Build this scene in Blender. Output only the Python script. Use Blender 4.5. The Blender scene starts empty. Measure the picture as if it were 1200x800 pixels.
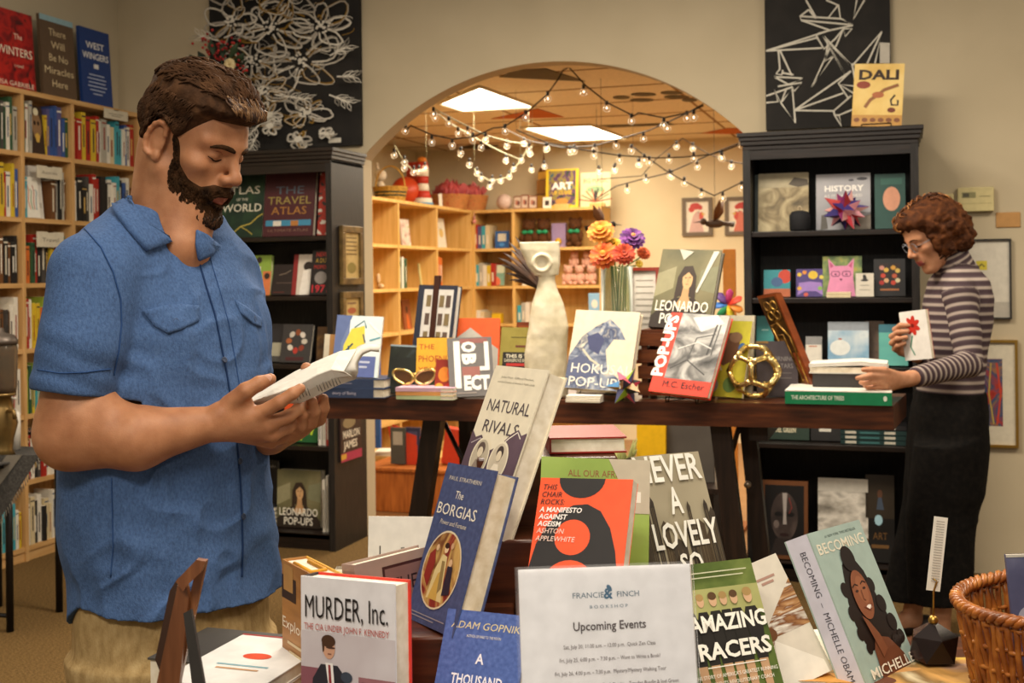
import bpy, bmesh, math, random
import numpy as np
from mathutils import Vector, Matrix, Euler

# ------------------------------------------------------------------ camera, sky, lights, exposure
SC = bpy.context.scene
COL = SC.collection
FPX, YAW, ROLL, CAMZ = 1400.0, math.radians(18.2), 0.012, 1.33
_f = Vector((-math.sin(YAW), math.cos(YAW), 0)); _r0 = Vector((math.cos(YAW), math.sin(YAW), 0)); _u0 = Vector((0, 0, 1))
_r = _r0*math.cos(ROLL) - _u0*math.sin(ROLL); _u = _u0*math.cos(ROLL) + _r0*math.sin(ROLL)
cam_data = bpy.data.cameras.new('camera'); cam = bpy.data.objects.new('camera', cam_data); COL.objects.link(cam)
cam.matrix_world = Matrix(((_r.x, _u.x, -_f.x, 0), (_r.y, _u.y, -_f.y, 0), (_r.z, _u.z, -_f.z, CAMZ), (0, 0, 0, 1)))
cam_data.sensor_width = 36; cam_data.lens = 36*FPX/1200; cam_data.shift_y = -75/1200
cam_data.clip_start = .05
cam_data.dof.use_dof = True; cam_data.dof.focus_distance = 1.95; cam_data.dof.aperture_fstop = 9.0
SC.camera = cam
w = bpy.data.worlds.new('world'); SC.world = w; w.use_nodes = True
w.node_tree.nodes['Background'].inputs[0].default_value = (1.0, .89, .74, 1)
w.node_tree.nodes['Background'].inputs[1].default_value = 0.30
SC.view_settings.view_transform = 'Standard'; SC.view_settings.look = 'None'
SC.view_settings.exposure = 0.0; SC.view_settings.gamma = 1.0; SC.view_settings.use_curve_mapping = False

def area(name, loc, rot, sx, sy, power, colr):
    d = bpy.data.lights.new(name, 'AREA'); d.shape = 'RECTANGLE'; d.size = sx; d.size_y = sy; d.energy = power; d.color = colr
    o = bpy.data.objects.new(name, d); COL.objects.link(o); o.location = loc; o.rotation_euler = rot
    return o
WARM = (1.0, .80, .56)
area('panel_and_fill_light', (-.1, 1.2, 2.95), (0, 0, 0), 1.2, .6, 40, (1.0, .90, .76))
area('panel_and_fill_light', (-.4, -.9, 2.95), (0, 0, 0), 1.2, .6, 85, (1.0, .91, .78))  # unseen fill added behind the viewpoint, brightens the sign and front books
area('panel_and_fill_light', (-1.2, 3.6, 2.95), (0, 0, 0), 1.2, .6, 95, (1.0, .88, .72))
area('panel_and_fill_light', (-3.0, 2.6, 2.95), (0, 0, 0), .6, 1.2, 34, (1.0, .82, .62))
area('panel_and_fill_light', (1.6, 3.6, 2.95), (0, 0, 0), .6, 1.2, 48, (1.0, .84, .64))  # unseen fill added on the right to brighten the back wall
area('panel_and_fill_light', (-2.2, 6.9, 2.38), (0, 0, 0), 1.1, .55, 48, (1.0, .87, .68))
area('panel_and_fill_light', (-2.0, 8.0, 2.38), (0, 0, 0), 1.1, .55, 32, (1.0, .87, .68))
area('panel_and_fill_light', (-.6, 7.4, 2.38), (0, 0, 0), 1.1, .55, 42, (1.0, .87, .68))

# ------------------------------------------------------------------ helpers
def P(u, v, d=None, X=None, Y=None, Z=None):
    """photo pixel -> point of the place at depth d, or on a plane X=, Y= or Z="""
    k = _f + _r*((u-600)/FPX) + _u*((325-v)/FPX)
    if d is not None: t = d
    elif X is not None: t = X/k.x
    elif Y is not None: t = Y/k.y
    else: t = (Z-CAMZ)/k.z
    return Vector((0, 0, CAMZ)) + k*t
def lin(h):
    h = h.lstrip('#'); c = [int(h[i:i+2], 16)/255 for i in (0, 2, 4)]
    return tuple(x/12.92 if x <= .04045 else ((x+.055)/1.055)**2.4 for x in c)
_mats = {}
def mat(h, rough=.5, spec=.4, metal=0.0, var=.06, vs=40.0):
    """a plain procedural surface: one colour with faint mottling"""
    k = (h, rough, spec, metal)
    if k in _mats: return _mats[k]
    m = bpy.data.materials.new('surface_'+h); m.use_nodes = True; N = m.node_tree.nodes; L = m.node_tree.links
    b = N['Principled BSDF']; c = lin(h)
    b.inputs['Roughness'].default_value = rough; b.inputs['Specular IOR Level'].default_value = spec; b.inputs['Metallic'].default_value = metal
    if var:
        t = N.new('ShaderNodeTexCoord'); n = N.new('ShaderNodeTexNoise'); n.inputs['Scale'].default_value = vs
        r = N.new('ShaderNodeValToRGB'); r.color_ramp.elements[0].position = .3; r.color_ramp.elements[1].position = .7
        r.color_ramp.elements[0].color = (*[x*(1-var) for x in c], 1); r.color_ramp.elements[1].color = (*[min(1, x*(1+var)) for x in c], 1)
        L.new(t.outputs['Object'], n.inputs['Vector']); L.new(n.outputs['Fac'], r.inputs['Fac']); L.new(r.outputs['Color'], b.inputs['Base Color'])
    else: b.inputs['Base Color'].default_value = (*c, 1)
    _mats[k] = m; return m
def nmat(name, cols, scale=6.0, stretch=(1, 1, 1), rough=.5, bump=0.0, kind='noise', detail=4.0, dist=0.0, coord='Object', spec=.4, bscale=None, pos=None, metal=0.0, sharp=False):
    """noise / wave / voronoi / magic driven colour ramp"""
    if name in _mats: return _mats[name]
    m = bpy.data.materials.new(name); m.use_nodes = True; N = m.node_tree.nodes; L = m.node_tree.links
    b = N['Principled BSDF']; b.inputs['Roughness'].default_value = rough; b.inputs['Specular IOR Level'].default_value = spec; b.inputs['Metallic'].default_value = metal
    t = N.new('ShaderNodeTexCoord'); mp = N.new('ShaderNodeMapping'); mp.inputs['Scale'].default_value = stretch
    L.new(t.outputs[coord], mp.inputs['Vector'])
    if kind == 'noise':
        n = N.new('ShaderNodeTexNoise'); n.inputs['Scale'].default_value = scale; n.inputs['Detail'].default_value = detail; n.inputs['Distortion'].default_value = dist; o = n.outputs['Fac']
    elif kind == 'wave':
        n = N.new('ShaderNodeTexWave'); n.inputs['Scale'].default_value = scale; n.inputs['Distortion'].default_value = dist; n.inputs['Detail'].default_value = detail; o = n.outputs['Fac']
    elif kind == 'voronoi':
        n = N.new('ShaderNodeTexVoronoi'); n.inputs['Scale'].default_value = scale; o = n.outputs['Distance']
    else:
        n = N.new('ShaderNodeTexChecker'); n.inputs['Scale'].default_value = scale; o = n.outputs['Fac']
    L.new(mp.outputs[0], n.inputs['Vector'])
    r = N.new('ShaderNodeValToRGB'); e = r.color_ramp.elements
    if sharp: r.color_ramp.interpolation = 'CONSTANT'
    k = len(cols); pp = pos or [.28+.44*i/max(1, k-1) for i in range(k)]
    while len(e) < k: e.new(.5)
    for i, c in enumerate(cols): e[i].position = pp[i]; e[i].color = (*lin(c), 1)
    L.new(o, r.inputs['Fac']); L.new(r.outputs['Color'], b.inputs['Base Color'])
    if bump:
        bp = N.new('ShaderNodeBump'); bp.inputs['Strength'].default_value = bump; bp.inputs['Distance'].default_value = .004
        if bscale:
            n2 = N.new('ShaderNodeTexNoise'); n2.inputs['Scale'].default_value = bscale; n2.inputs['Detail'].default_value = 3; L.new(mp.outputs[0], n2.inputs['Vector']); L.new(n2.outputs['Fac'], bp.inputs['Height'])
        else: L.new(o, bp.inputs['Height'])
        L.new(bp.outputs['Normal'], b.inputs['Normal'])
    _mats[name] = m; return m
def glass(name, tint='ffffff', alpha=.18, rough=.02):
    """thin clear glass or acrylic: mostly transparent with a reflecting coat"""
    if name in _mats: return _mats[name]
    m = bpy.data.materials.new(name); m.use_nodes = True; N = m.node_tree.nodes; L = m.node_tree.links
    o = N['Material Output']; b = N['Principled BSDF']; b.inputs['Base Color'].default_value = (*lin(tint), 1)
    b.inputs['Roughness'].default_value = rough; b.inputs['Specular IOR Level'].default_value = .8
    t = N.new('ShaderNodeBsdfTransparent'); t.inputs[0].default_value = (*lin(tint), 1); mx = N.new('ShaderNodeMixShader')
    fr = N.new('ShaderNodeLayerWeight'); fr.inputs[0].default_value = .12; ad = N.new('ShaderNodeMath'); ad.operation = 'ADD'; ad.inputs[1].default_value = alpha; ad.use_clamp = True
    L.new(fr.outputs['Fresnel'], ad.inputs[0]); L.new(ad.outputs[0], mx.inputs[0]); L.new(t.outputs[0], mx.inputs[1]); L.new(b.outputs[0], mx.inputs[2]); L.new(mx.outputs[0], o.inputs[0])
    _mats[name] = m; return m
def glow(name, h, strength):
    if name in _mats: return _mats[name]
    m = bpy.data.materials.new(name); m.use_nodes = True; b = m.node_tree.nodes['Principled BSDF']
    b.inputs['Base Color'].default_value = (*lin(h), 1); b.inputs['Emission Color'].default_value = (*lin(h), 1); b.inputs['Emission Strength'].default_value = strength
    _mats[name] = m; return m

class MB:
    """collects shapes (boxes, tubes, lathes, letters) and links them as ONE mesh object"""
    def __init__(s): s.v = []; s.f = []; s.mi = []; s.sm = []; s.mats = []; s.n = 0
    def add(s, verts, faces, m, smooth=False, M=None):
        if m not in s.mats: s.mats.append(m)
        k = s.mats.index(m); b = s.n
        for q in verts:
            q = Vector(q); s.v.append(M @ q if M is not None else q)
        s.n += len(verts)
        for f in faces: s.f.append([b+i for i in f]); s.mi.append(k); s.sm.append(smooth)
        return s
    def box(s, lo, hi, m, M=None, bev=0.0):
        x0, y0, z0 = lo; x1, y1, z1 = hi
        if bev:
            bm = bmesh.new(); bmesh.ops.create_cube(bm, size=1)
            for q in bm.verts: q.co = Vector((x0+(q.co.x+.5)*(x1-x0), y0+(q.co.y+.5)*(y1-y0), z0+(q.co.z+.5)*(z1-z0)))
            bmesh.ops.bevel(bm, geom=bm.edges[:], offset=bev, segments=2, affect='EDGES', profile=.5)
            s.bm(bm, m, M=M); return s
        v = [(x0, y0, z0), (x1, y0, z0), (x1, y1, z0), (x0, y1, z0), (x0, y0, z1), (x1, y0, z1), (x1, y1, z1), (x0, y1, z1)]
        return s.add(v, [(0, 3, 2, 1), (4, 5, 6, 7), (0, 1, 5, 4), (1, 2, 6, 5), (2, 3, 7, 6), (3, 0, 4, 7)], m, M=M)
    def bm(s, bm, m, M=None, smooth=False):
        bm.verts.index_update()
        s.add([q.co.copy() for q in bm.verts], [[q.index for q in f.verts] for f in bm.faces], m, smooth, M); bm.free(); return s
    def prism(s, pts, ax, a0, a1, m, M=None, smooth=False):
        """outline pts (2D) in the plane across axis ax, extruded from a0 to a1"""
        def mk(p, a): return {'x': (a, p[0], p[1]), 'y': (p[0], a, p[1]), 'z': (p[0], p[1], a)}[ax]
        n = len(pts); v = [mk(p, a0) for p in pts]+[mk(p, a1) for p in pts]
        f = [list(range(n)), list(range(2*n-1, n-1, -1))]+[(i, n+i, n+(i+1) % n, (i+1) % n) for i in range(n)]
        return s.add(v, f, m, smooth, M)
    def solid(s, quad, th, m, M=None):
        """polygon in space given thickness th along its normal (backwards)"""
        q = [Vector(p) for p in quad]; nn = (q[1]-q[0]).cross(q[2]-q[0]).normalized()*th; n = len(q)
        v = q+[p-nn for p in q]
        f = [list(range(n)), list(range(2*n-1, n-1, -1))]+[(i, n+i, n+(i+1) % n, (i+1) % n) for i in range(n)]
        return s.add(v, f, m, M=M)
    def tube(s, path, r, m, n=8, M=None, closed=False, flat=1.0):
        path = [Vector(p) for p in path]; k = len(path); rr = r if isinstance(r, (list, tuple)) else [r]*k
        v = []; up = None
        for i, p in enumerate(path):
            a = path[(i-1) % k] if (closed or i > 0) else path[i]; b = path[(i+1) % k] if (closed or i < k-1) else path[i]
            t = (b-a).normalized()
            if up is None: up = t.orthogonal().normalized()
            up = (up-t*up.dot(t)); up = up.normalized() if up.length > 1e-6 else t.orthogonal().normalized(); sd = t.cross(up)
            for j in range(n):
                an = 2*math.pi*j/n; v.append(p+up*(math.cos(an)*rr[i])+sd*(math.sin(an)*rr[i]*flat))
        f = []
        for i in range(k if closed else k-1):
            for j in range(n): a = i*n+j; b = i*n+(j+1) % n; c = ((i+1) % k)*n+(j+1) % n; d = ((i+1) % k)*n+j; f.append((a, d, c, b))
        if not closed: f += [list(range(n)), list(range(k*n-1, (k-1)*n-1, -1))]
        return s.add(v, f, m, True, M)
    def lathe(s, prof, m, n=20, M=None, smooth=True, sy=1.0):
        v = []; f = []
        for r, z in prof:
            for j in range(n): a = 2*math.pi*j/n; v.append((r*math.cos(a), r*math.sin(a)*sy, z))
        k = len(prof)
        for i in range(k-1):
            for j in range(n): f.append((i*n+j, i*n+(j+1) % n, (i+1)*n+(j+1) % n, (i+1)*n+j))
        if prof[0][0] > 1e-5: f.append(list(range(n-1, -1, -1)))
        if prof[-1][0] > 1e-5: f.append(list(range((k-1)*n, k*n)))
        return s.add(v, f, m, smooth, M)
    def ball(s, c, r, m, M=None, seg=12, smooth=True):
        rx, ry, rz = r if isinstance(r, (tuple, list)) else (r, r, r)
        pr = [(math.sin(math.pi*i/(seg//2+1)), -math.cos(math.pi*i/(seg//2+1))) for i in range(seg//2+2)]
        T = Matrix.Translation(c) @ Matrix.Diagonal((rx, ry, rz, 1))
        return s.lathe([(max(a, 1e-4), b) for a, b in pr], m, seg, (M @ T) if M is not None else T, smooth)
    def build(s, name, parent=None, M=None, world=False):
        me = bpy.data.meshes.new(name); me.from_pydata([tuple(q) for q in s.v], [], s.f)
        for m in s.mats: me.materials.append(m)
        me.polygons.foreach_set('material_index', s.mi); me.polygons.foreach_set('use_smooth', s.sm); me.update()
        o = bpy.data.objects.new(name, me); COL.objects.link(o)
        if parent is not None:
            o.parent = parent
            if world: o.matrix_parent_inverse = Matrix.Translation(parent.location).inverted()
        return o
def props(o, label=None, cat=None, group=None, kind=None):
    if label: o['label'] = label
    if cat: o['category'] = cat
    if group: o['group'] = group
    if kind: o['kind'] = kind
    return o
def thing(name, label, cat, loc=(0, 0, 0), rot=(0, 0, 0), group=None):
    o = bpy.data.objects.new(name, None); COL.objects.link(o); o.empty_display_size = .05
    o.location = loc; o.rotation_euler = rot
    return props(o, label, cat, group)
def struct(mb, name):
    o = mb.build(name); o['kind'] = 'structure'; return o

# lettering ---------------------------------------------------------------
_txt = {}
def text_geo(t, bold=0.0):
    k = (t, bold)
    if k in _txt: return _txt[k]
    c = bpy.data.curves.new('letters', 'FONT'); c.body = t; c.size = 1; c.offset = bold; c.resolution_u = 2
    o = bpy.data.objects.new('letters', c); COL.objects.link(o)
    me = bpy.data.meshes.new_from_object(o)
    vs = [(q.co.x, q.co.y) for q in me.vertices]; fs = [list(p.vertices) for p in me.polygons]
    bpy.data.objects.remove(o); bpy.data.curves.remove(c); bpy.data.meshes.remove(me)
    if vs:
        x0 = min(v[0] for v in vs); x1 = max(v[0] for v in vs); vs = [(x-x0, y) for x, y in vs]; wd = x1-x0
    else: wd = .5
    _txt[k] = (vs, fs, wd); return _txt[k]
def letters(mb, t, x, y, h, m, M, width=None, align='c', bold=0.0, slant=0.0, serif=False):
    """text in the local plane (x right, y up) of M; h = cap height"""
    vs, fs, wd = text_geo(t, bold); sc = h/.7; sx = (width/wd) if width else sc
    tw = wd*sx; ox = {'c': -tw/2, 'l': 0, 'r': -tw}[align]
    mb.add([(x+ox+a*sx+b*sc*slant, y+b*sc, 0) for a, b in vs], fs, m, M=M)
def clip01(pts):
    """outline clipped to the printed face"""
    for ax, lim, sg in ((0, 0, 1), (0, 1, -1), (1, 0, 1), (1, 1, -1)):
        out = []; n = len(pts)
        for i in range(n):
            a, b = pts[i], pts[(i+1) % n]; ia, ib = (a[ax]-lim)*sg >= 0, (b[ax]-lim)*sg >= 0
            if ia: out.append(a)
            if ia != ib: t = (lim-a[ax])/(b[ax]-a[ax]); out.append((a[0]+t*(b[0]-a[0]), a[1]+t*(b[1]-a[1])))
        pts = out
        if not pts: break
    return pts
def art(mb, els, w, h, M, z0=.0004):
    """printed design: els are drawn bottom to top, coordinates run 0..1 from the left and from the top"""
    z = z0
    for e in els:
        T = M @ Matrix.Translation((0, 0, z)); z += .00012
        k = e[0]; mm = e[1] if not isinstance(e[1], str) else mat(e[1], .45)
        X = lambda a: (a-.5)*w
        Yf = lambda b: (1-b)*h
        if k == 'r':
            x0, y0, x1, y1 = e[2:6]; mb.add([(X(x0), Yf(y1), 0), (X(x1), Yf(y1), 0), (X(x1), Yf(y0), 0), (X(x0), Yf(y0), 0)], [(0, 1, 2, 3)], mm, M=T)
        elif k == 'e':
            cx, cy, rx, ry = e[2:6]; a0 = e[6] if len(e) > 6 else 0; n = 28
            ca, sa = math.cos(a0), math.sin(a0)
            pts = []
            for i in range(n):
                a = 2*math.pi*i/n; px, py = rx*w*math.cos(a), ry*h*math.sin(a); pts.append((cx+(px*ca-py*sa)/w, cy-(px*sa+py*ca)/h))
            pts = [(X(a), Yf(b), 0) for a, b in clip01(pts)]
            if len(pts) > 2: mb.add(pts, [list(range(len(pts)))], mm, M=T)
        elif k == 'p':
            pts = [(X(a), Yf(b), 0) for a, b in clip01(e[2])]
            if len(pts) > 2: mb.add(pts, [list(range(len(pts)))], mm, M=T)
        elif k == 'l':      # stroke
            pts = [Vector((X(a), Yf(b), 0)) for a, b in e[2]]; tw = e[3]*w/2; vv = []; ff = []
            for i, p in enumerate(pts):
                d = (pts[min(i+1, len(pts)-1)]-pts[max(i-1, 0)]); d = d.normalized() if d.length else Vector((1, 0, 0)); nrm = Vector((-d.y, d.x, 0))*tw
                vv += [p+nrm, p-nrm]
                if i: ff.append((2*i-2, 2*i-1, 2*i+1, 2*i))
            mb.add(vv, ff, mm, M=T)
        elif k == 't':      # ('t', colour, string, x, y(baseline), cap height, {options})
            o = dict(e[6]) if len(e) > 6 else {}
            if 'width' in o: o['width'] *= w
            rot = o.pop('rot', 0)
            T2 = T @ Matrix.Translation((X(e[3]), Yf(e[4]), 0)) @ Matrix.Rotation(rot, 4, 'Z')
            letters(mb, e[2], 0, 0, e[5]*h, mm, T2, **o)
FRONT = Matrix.Rotation(math.pi/2, 4, 'X')          # local plane (x,y) -> upright plane facing -Y
PAGE = nmat('page_edges', ['d9cdb4', 'efe6d2'], 60, (1, 1, 1), .8, detail=2)
def book(label, w, h, t, loc, rot=(0, 0, 0), cover='444444', els=(), spine=None, spels=(), back=None, hard=True, group=None, cat='book', name='book', page=None):
    """upright book standing on its lower edge; front cover faces local -Y, spine on local -X; origin under the middle of the front cover"""
    o = thing(name, label, cat, loc, rot, group)
    cm = mat(cover, .42) if isinstance(cover, str) else cover; sm = (mat(spine, .42) if isinstance(spine, str) else spine) or cm; bmt = (mat(back, .42) if isinstance(back, str) else back) or cm
    b = .0026 if hard else .0007; c = MB()
    c.box((-w/2, 0, 0), (w/2, b, h), cm); c.box((-w/2, t-b, 0), (w/2, t, h), bmt); c.box((-w/2, b, 0), (-w/2+b, t-b, h), sm)
    if els: art(c, els, w, h, FRONT)
    if spels: art(c, spels, t, h, Matrix.Translation((-w/2, t/2, 0)) @ Matrix.Rotation(-math.pi/2, 4, 'Z') @ FRONT)
    c.build('cover', o)
    q = .0035 if hard else .0004
    MB().box((-w/2+b, b, q), (w/2-q, t-b, h-q), page or PAGE).build('pages', o)
    return o
def solve_rot(lean, yaw, roll=0.0): return (-lean, roll, yaw)
def shelf_book(label, uL, uR, vT, Y, zb, t=.02, lean=.12, els=(), cover='444444', vref=None, **k):
    """front-facing book on a shelf whose face spans photo columns uL..uR at wall distance Y and whose top edge shows at row vT"""
    vm = vref or (vT+30); a = P(uL, vm, Y=Y); b = P(uR, vm, Y=Y); top = P((uL+uR)/2, vT, Y=Y)
    hh = (top.z-zb)/math.cos(lean)
    return book(label, b.x-a.x, hh, t, ((a.x+b.x)/2, Y, zb+t*math.sin(lean)+.001), (-lean, 0, 0), cover, els, **k)
def dup(o, loc=None, rot=None, label=None):
    c = o.copy(); COL.objects.link(c)
    if loc is not None: c.location = loc
    if rot is not None: c.rotation_euler = rot
    if label: c['label'] = label
    for ch in [x for x in KIDS.get(o, [])]:
        q = ch.copy(); COL.objects.link(q); q.parent = c
    return c
KIDS = {}
ORD = ['first', 'second', 'third', 'fourth', 'fifth', 'sixth', 'seventh', 'eighth', 'ninth', 'tenth', 'eleventh', 'twelfth', 'thirteenth', 'fourteenth', 'fifteenth', 'sixteenth']
CN = {'w': ('white', 'd9d2c2'), 'c': ('cream', 'cfbd94'), 'r': ('red', 'a32a1f'), 'o': ('orange', 'c8682a'), 'y': ('yellow', 'c9ab2e'), 'l': ('lime green', '93a63a'), 'g': ('dark green', '2f5236'), 'k': ('black', '22201f'), 'd': ('dark grey', '46423e'), 'b': ('blue', '37528c'), 't': ('teal', '3f9aa8'), 'p': ('pink', 'c98a7a'), 'n': ('brown', '6a4526'), 'v': ('purple', '55507c'), 's': ('pale grey', 'a9a394')}
rg = random.Random(5)
def star(label, loc, r, cols, seed, spikes=20, squash=1.0):
    o = thing('paper_star', label, 'ornament', loc); rr = random.Random(seed); m = MB(); dirs = []
    for i in range(spikes): z = 1-2*(i+.5)/spikes; t = i*2.39996; q = math.sqrt(1-z*z); dirs.append(Vector((q*math.cos(t), q*math.sin(t), z)))
    for i, d in enumerate(dirs):
        s1 = d.orthogonal().normalized(); s2 = d.cross(s1); tip = d*r*rr.uniform(.85, 1.05); bs = [d*r*.30+(s1*math.cos(a)+s2*math.sin(a))*r*.27 for a in (rr.random(), rr.random()+1.6, rr.random()+3.1, rr.random()+4.7)]
        for j in range(4): m.add([tip+Vector((0, 0, r*.8)), bs[j]+Vector((0, 0, r*.8)), bs[(j+1) % 4]+Vector((0, 0, r*.8))], [(0, 1, 2)], mat(cols[(i+j) % len(cols)], .45))
    m.v = [Vector((q.x, q.y, max(q.z, .001))) for q in m.v]; m.build('folded_points', o)
# ------------------------------------------------------------------ the room
YW = 5.65; WT = .12; XJ = -2.67
WALL = nmat('wall_paint', ['b8aa8e', 'c0b296'], 3, rough=.85, bump=.15, bscale=180, spec=.2)
CARPET = nmat('carpet_loop', ['46341f', '66502f', '806640'], 90, (1, 2.2, 1), .95, bump=.8, detail=3, spec=.1)
BACKWALL = nmat('cream_paint', ['d6c6a2', 'decfac'], 3, rough=.85, bump=.1, bscale=160, spec=.2)
WOODFLOOR = nmat('orange_wood_floor', ['85603a', '946c44', 'a37a50'], 5, (1, 9, 1), .45, detail=3)
DARK = nmat('black_stained_wood', ['14110f', '1d1917', '292421'], 14, (9, 9, .8), .5, bump=.25, detail=3)
DARKB = nmat('black_stained_board', ['120d0a', '1c1410', '261b15'], 12, (.8, 9, 9), .38, bump=.1, detail=3)
SHELFWOOD = nmat('pale_birch', ['b98d55', 'c79c64', 'd2aa74'], 7, (7, 7, .5), .5, detail=3)
SHELFWOODX = nmat('pale_birch_board', ['b98d55', 'c79c64', 'd2aa74'], 7, (5, .5, 7), .5, detail=3)
MAPLE = nmat('yellow_maple', ['c99c52', 'd6ab62', 'dfb873'], 7, (7, 7, .5), .5, detail=3)
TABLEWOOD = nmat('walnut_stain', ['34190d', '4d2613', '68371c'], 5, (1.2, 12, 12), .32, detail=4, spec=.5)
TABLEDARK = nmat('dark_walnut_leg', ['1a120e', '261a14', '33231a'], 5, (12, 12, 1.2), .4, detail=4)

m = MB(); m.box((-4.6, -1.5, -.05), (3.2, YW+WT, 0), CARPET); struct(m, 'floor')
m = MB(); m.box((-4.6, YW+WT, -.05), (1.2, 9.8, 0), WOODFLOOR); struct(m, 'floor_reading_room')
# wall with the arched opening
a_l = P(424, 186, Y=YW); a_t = P(648, 72, Y=YW); a_r = P(870, 155, Y=YW)
def circ(p, q, r):
    ax, ay, bx, by, cx, cy = p.x, p.z, q.x, q.z, r.x, r.z; d = 2*(ax*(by-cy)+bx*(cy-ay)+cx*(ay-by))
    ux = ((ax*ax+ay*ay)*(by-cy)+(bx*bx+by*by)*(cy-ay)+(cx*cx+cy*cy)*(ay-by))/d
    uy = ((ax*ax+ay*ay)*(cx-bx)+(bx*bx+by*by)*(ax-cx)+(cx*cx+cy*cy)*(bx-ax))/d
    return ux, uy, math.hypot(ax-ux, ay-uy)
cx, cz, cr = circ(a_l, a_t, a_r)
xl = a_l.x; zs = a_l.z; xr = cx+(cx-xl); zt = 3.1; X0, X1 = -4.155, 3.2
N_ = 48; arc = []
t0 = math.atan2(zs-cz, xl-cx); t1 = math.atan2(zs-cz, xr-cx)
for i in range(N_+1): t = t0+(t1-t0)*i/N_; arc.append((cx+cr*math.cos(t), cz+cr*math.sin(t)))
m = MB()
m.prism([(X0, 0), (xl, 0), (xl, zs), (xl, zt), (X0, zt)], 'y', YW, YW+WT, WALL)
m.prism([(xr, 0), (X1, 0), (X1, zt), (xr, zt), (xr, zs)], 'y', YW, YW+WT, WALL)
for (xa, za), (xb, zb) in zip(arc[:-1], arc[1:]):
    v = [(xa, YW, za), (xb, YW, zb), (xb, YW, zt), (xa, YW, zt)]; v += [(x, YW+WT, z) for x, y, z in v]
    m.add(v, [(0, 1, 2, 3), (7, 6, 5, 4), (0, 4, 5, 1), (3, 2, 6, 7)], WALL)
struct(m, 'wall_back')
m = MB(); m.box((X0-.1, -1.0, 0), (X0, YW+WT, zt), WALL); struct(m, 'wall_left')
# the room beyond the arch
XB, YB, ZC = -3.99, 9.52, 2.42
m = MB(); m.box((XB, YB, 0), (1.2, YB+.1, ZC), BACKWALL); struct(m, 'wall_far')
m = MB(); m.box((XB-.1, YW+WT, 0), (XB, YB+.1, ZC), BACKWALL); struct(m, 'wall_far_left')
m = MB(); m.box((1.2, YW+WT, 0), (1.3, YB+.1, ZC), BACKWALL); struct(m, 'wall_far_right')
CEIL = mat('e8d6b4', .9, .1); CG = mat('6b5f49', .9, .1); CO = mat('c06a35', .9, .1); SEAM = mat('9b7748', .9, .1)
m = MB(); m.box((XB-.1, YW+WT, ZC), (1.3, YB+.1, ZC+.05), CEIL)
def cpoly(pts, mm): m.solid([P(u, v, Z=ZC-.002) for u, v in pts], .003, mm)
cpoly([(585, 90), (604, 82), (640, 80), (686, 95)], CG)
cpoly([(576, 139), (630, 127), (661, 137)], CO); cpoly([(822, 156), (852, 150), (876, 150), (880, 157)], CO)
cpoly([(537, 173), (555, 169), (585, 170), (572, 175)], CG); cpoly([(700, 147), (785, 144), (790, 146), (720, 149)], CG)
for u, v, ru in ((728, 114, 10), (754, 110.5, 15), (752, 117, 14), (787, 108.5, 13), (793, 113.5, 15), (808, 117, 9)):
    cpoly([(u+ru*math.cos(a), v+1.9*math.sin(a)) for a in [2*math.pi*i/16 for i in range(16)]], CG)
for y in np.arange(6.1, 9.5, .61): m.box((XB, y-.008, ZC-.003), (1.2, y+.008, ZC+.001), SEAM)
for x in np.arange(-3.7, 1.2, 1.22): m.box((x-.008, YW+WT, ZC-.003), (x+.008, YB, ZC+.001), SEAM)
struct(m, 'ceiling_reading_room')
PANEL = glow('light_panel_diffuser', 'fff1d8', 9.0)
for nm, pts, lb in (('ceiling_light', [(514, 121), (542, 130), (628, 125), (562, 101)], 'lit square ceiling panel nearest the arch opening'),
                    ('ceiling_light', [(610, 149), (660, 165), (736, 162), (692, 146)], 'lit square ceiling panel deeper in the back room, behind the string bulbs')):
    q = [P(u, v, Z=ZC-.006) for u, v in pts]; c = sum(q, Vector())/4
    o = thing(nm, lb, 'ceiling light', (c.x, c.y, ZC-.006))
    MB().solid([p-c for p in q], .004, PANEL).build('diffuser', o)
    fr = MB(); k = [p-c for p in q]
    for i in range(4): fr.tube([k[i], k[(i+1) % 4]], .012, mat('d8c7a4', .6), 6)
    fr.build('frame', o)

# ------------------------------------------------------------------ the two black bookcases
YC = 5.27; HC = 1.945
def bookcase(label, x0, x1, yf, levels, HC=HC):
    o = thing('bookcase', label, 'bookcase', ((x0+x1)/2, yf, 0)); hw = (x1-x0)/2; D = YW-yf-.012
    for s in (-1, 1): MB().box((min(s*hw, s*(hw-.032)), 0.001, 0), (max(s*hw, s*(hw-.032)), D, HC-.06), DARK).build('side_panel', o)
    MB().box((-hw+.032, D-.012, .08), (hw-.032, D, HC-.06), DARK).build('back_panel', o)
    c = MB()
    for k, (dz, e) in enumerate(((.075, .0), (.055, .008), (.036, .014), (.018, .022))):
        c.box((-hw-e, -e, HC-dz), (hw+e, D, HC-dz+.019), DARKB, bev=.003)
    c.box((-hw+.032, .004, HC-.115), (hw-.032, .022, HC-.073), DARKB); c.build('crown', o)
    MB().box((-hw+.03, .012, 0), (hw-.03, .03, .075), DARKB).box((-hw+.032, .012, .055), (hw-.032, D-.012, .08), DARKB).build('base', o)
    for z in levels: MB().box((-hw+.032, .015, z-.022), (hw-.032, D-.012, z), DARKB, bev=.002).build('shelf', o)
    return o
LX0, LX1, RX0, RX1 = -3.42, -2.657, -.667, .06
lz = [P(345, v, Y=YC+.02).z for v in (277, 347, 427, 522)]; rz = [P(970, v, Y=YC+.02).z for v in (270, 349, 430, 521)]
bookcase('tall black bookcase behind the man, left of the arched opening', LX0, LX1, YC, lz, 1.975)
bookcase('tall black bookcase behind the table, right of the arched opening', RX0, RX1, YC, rz)

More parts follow.
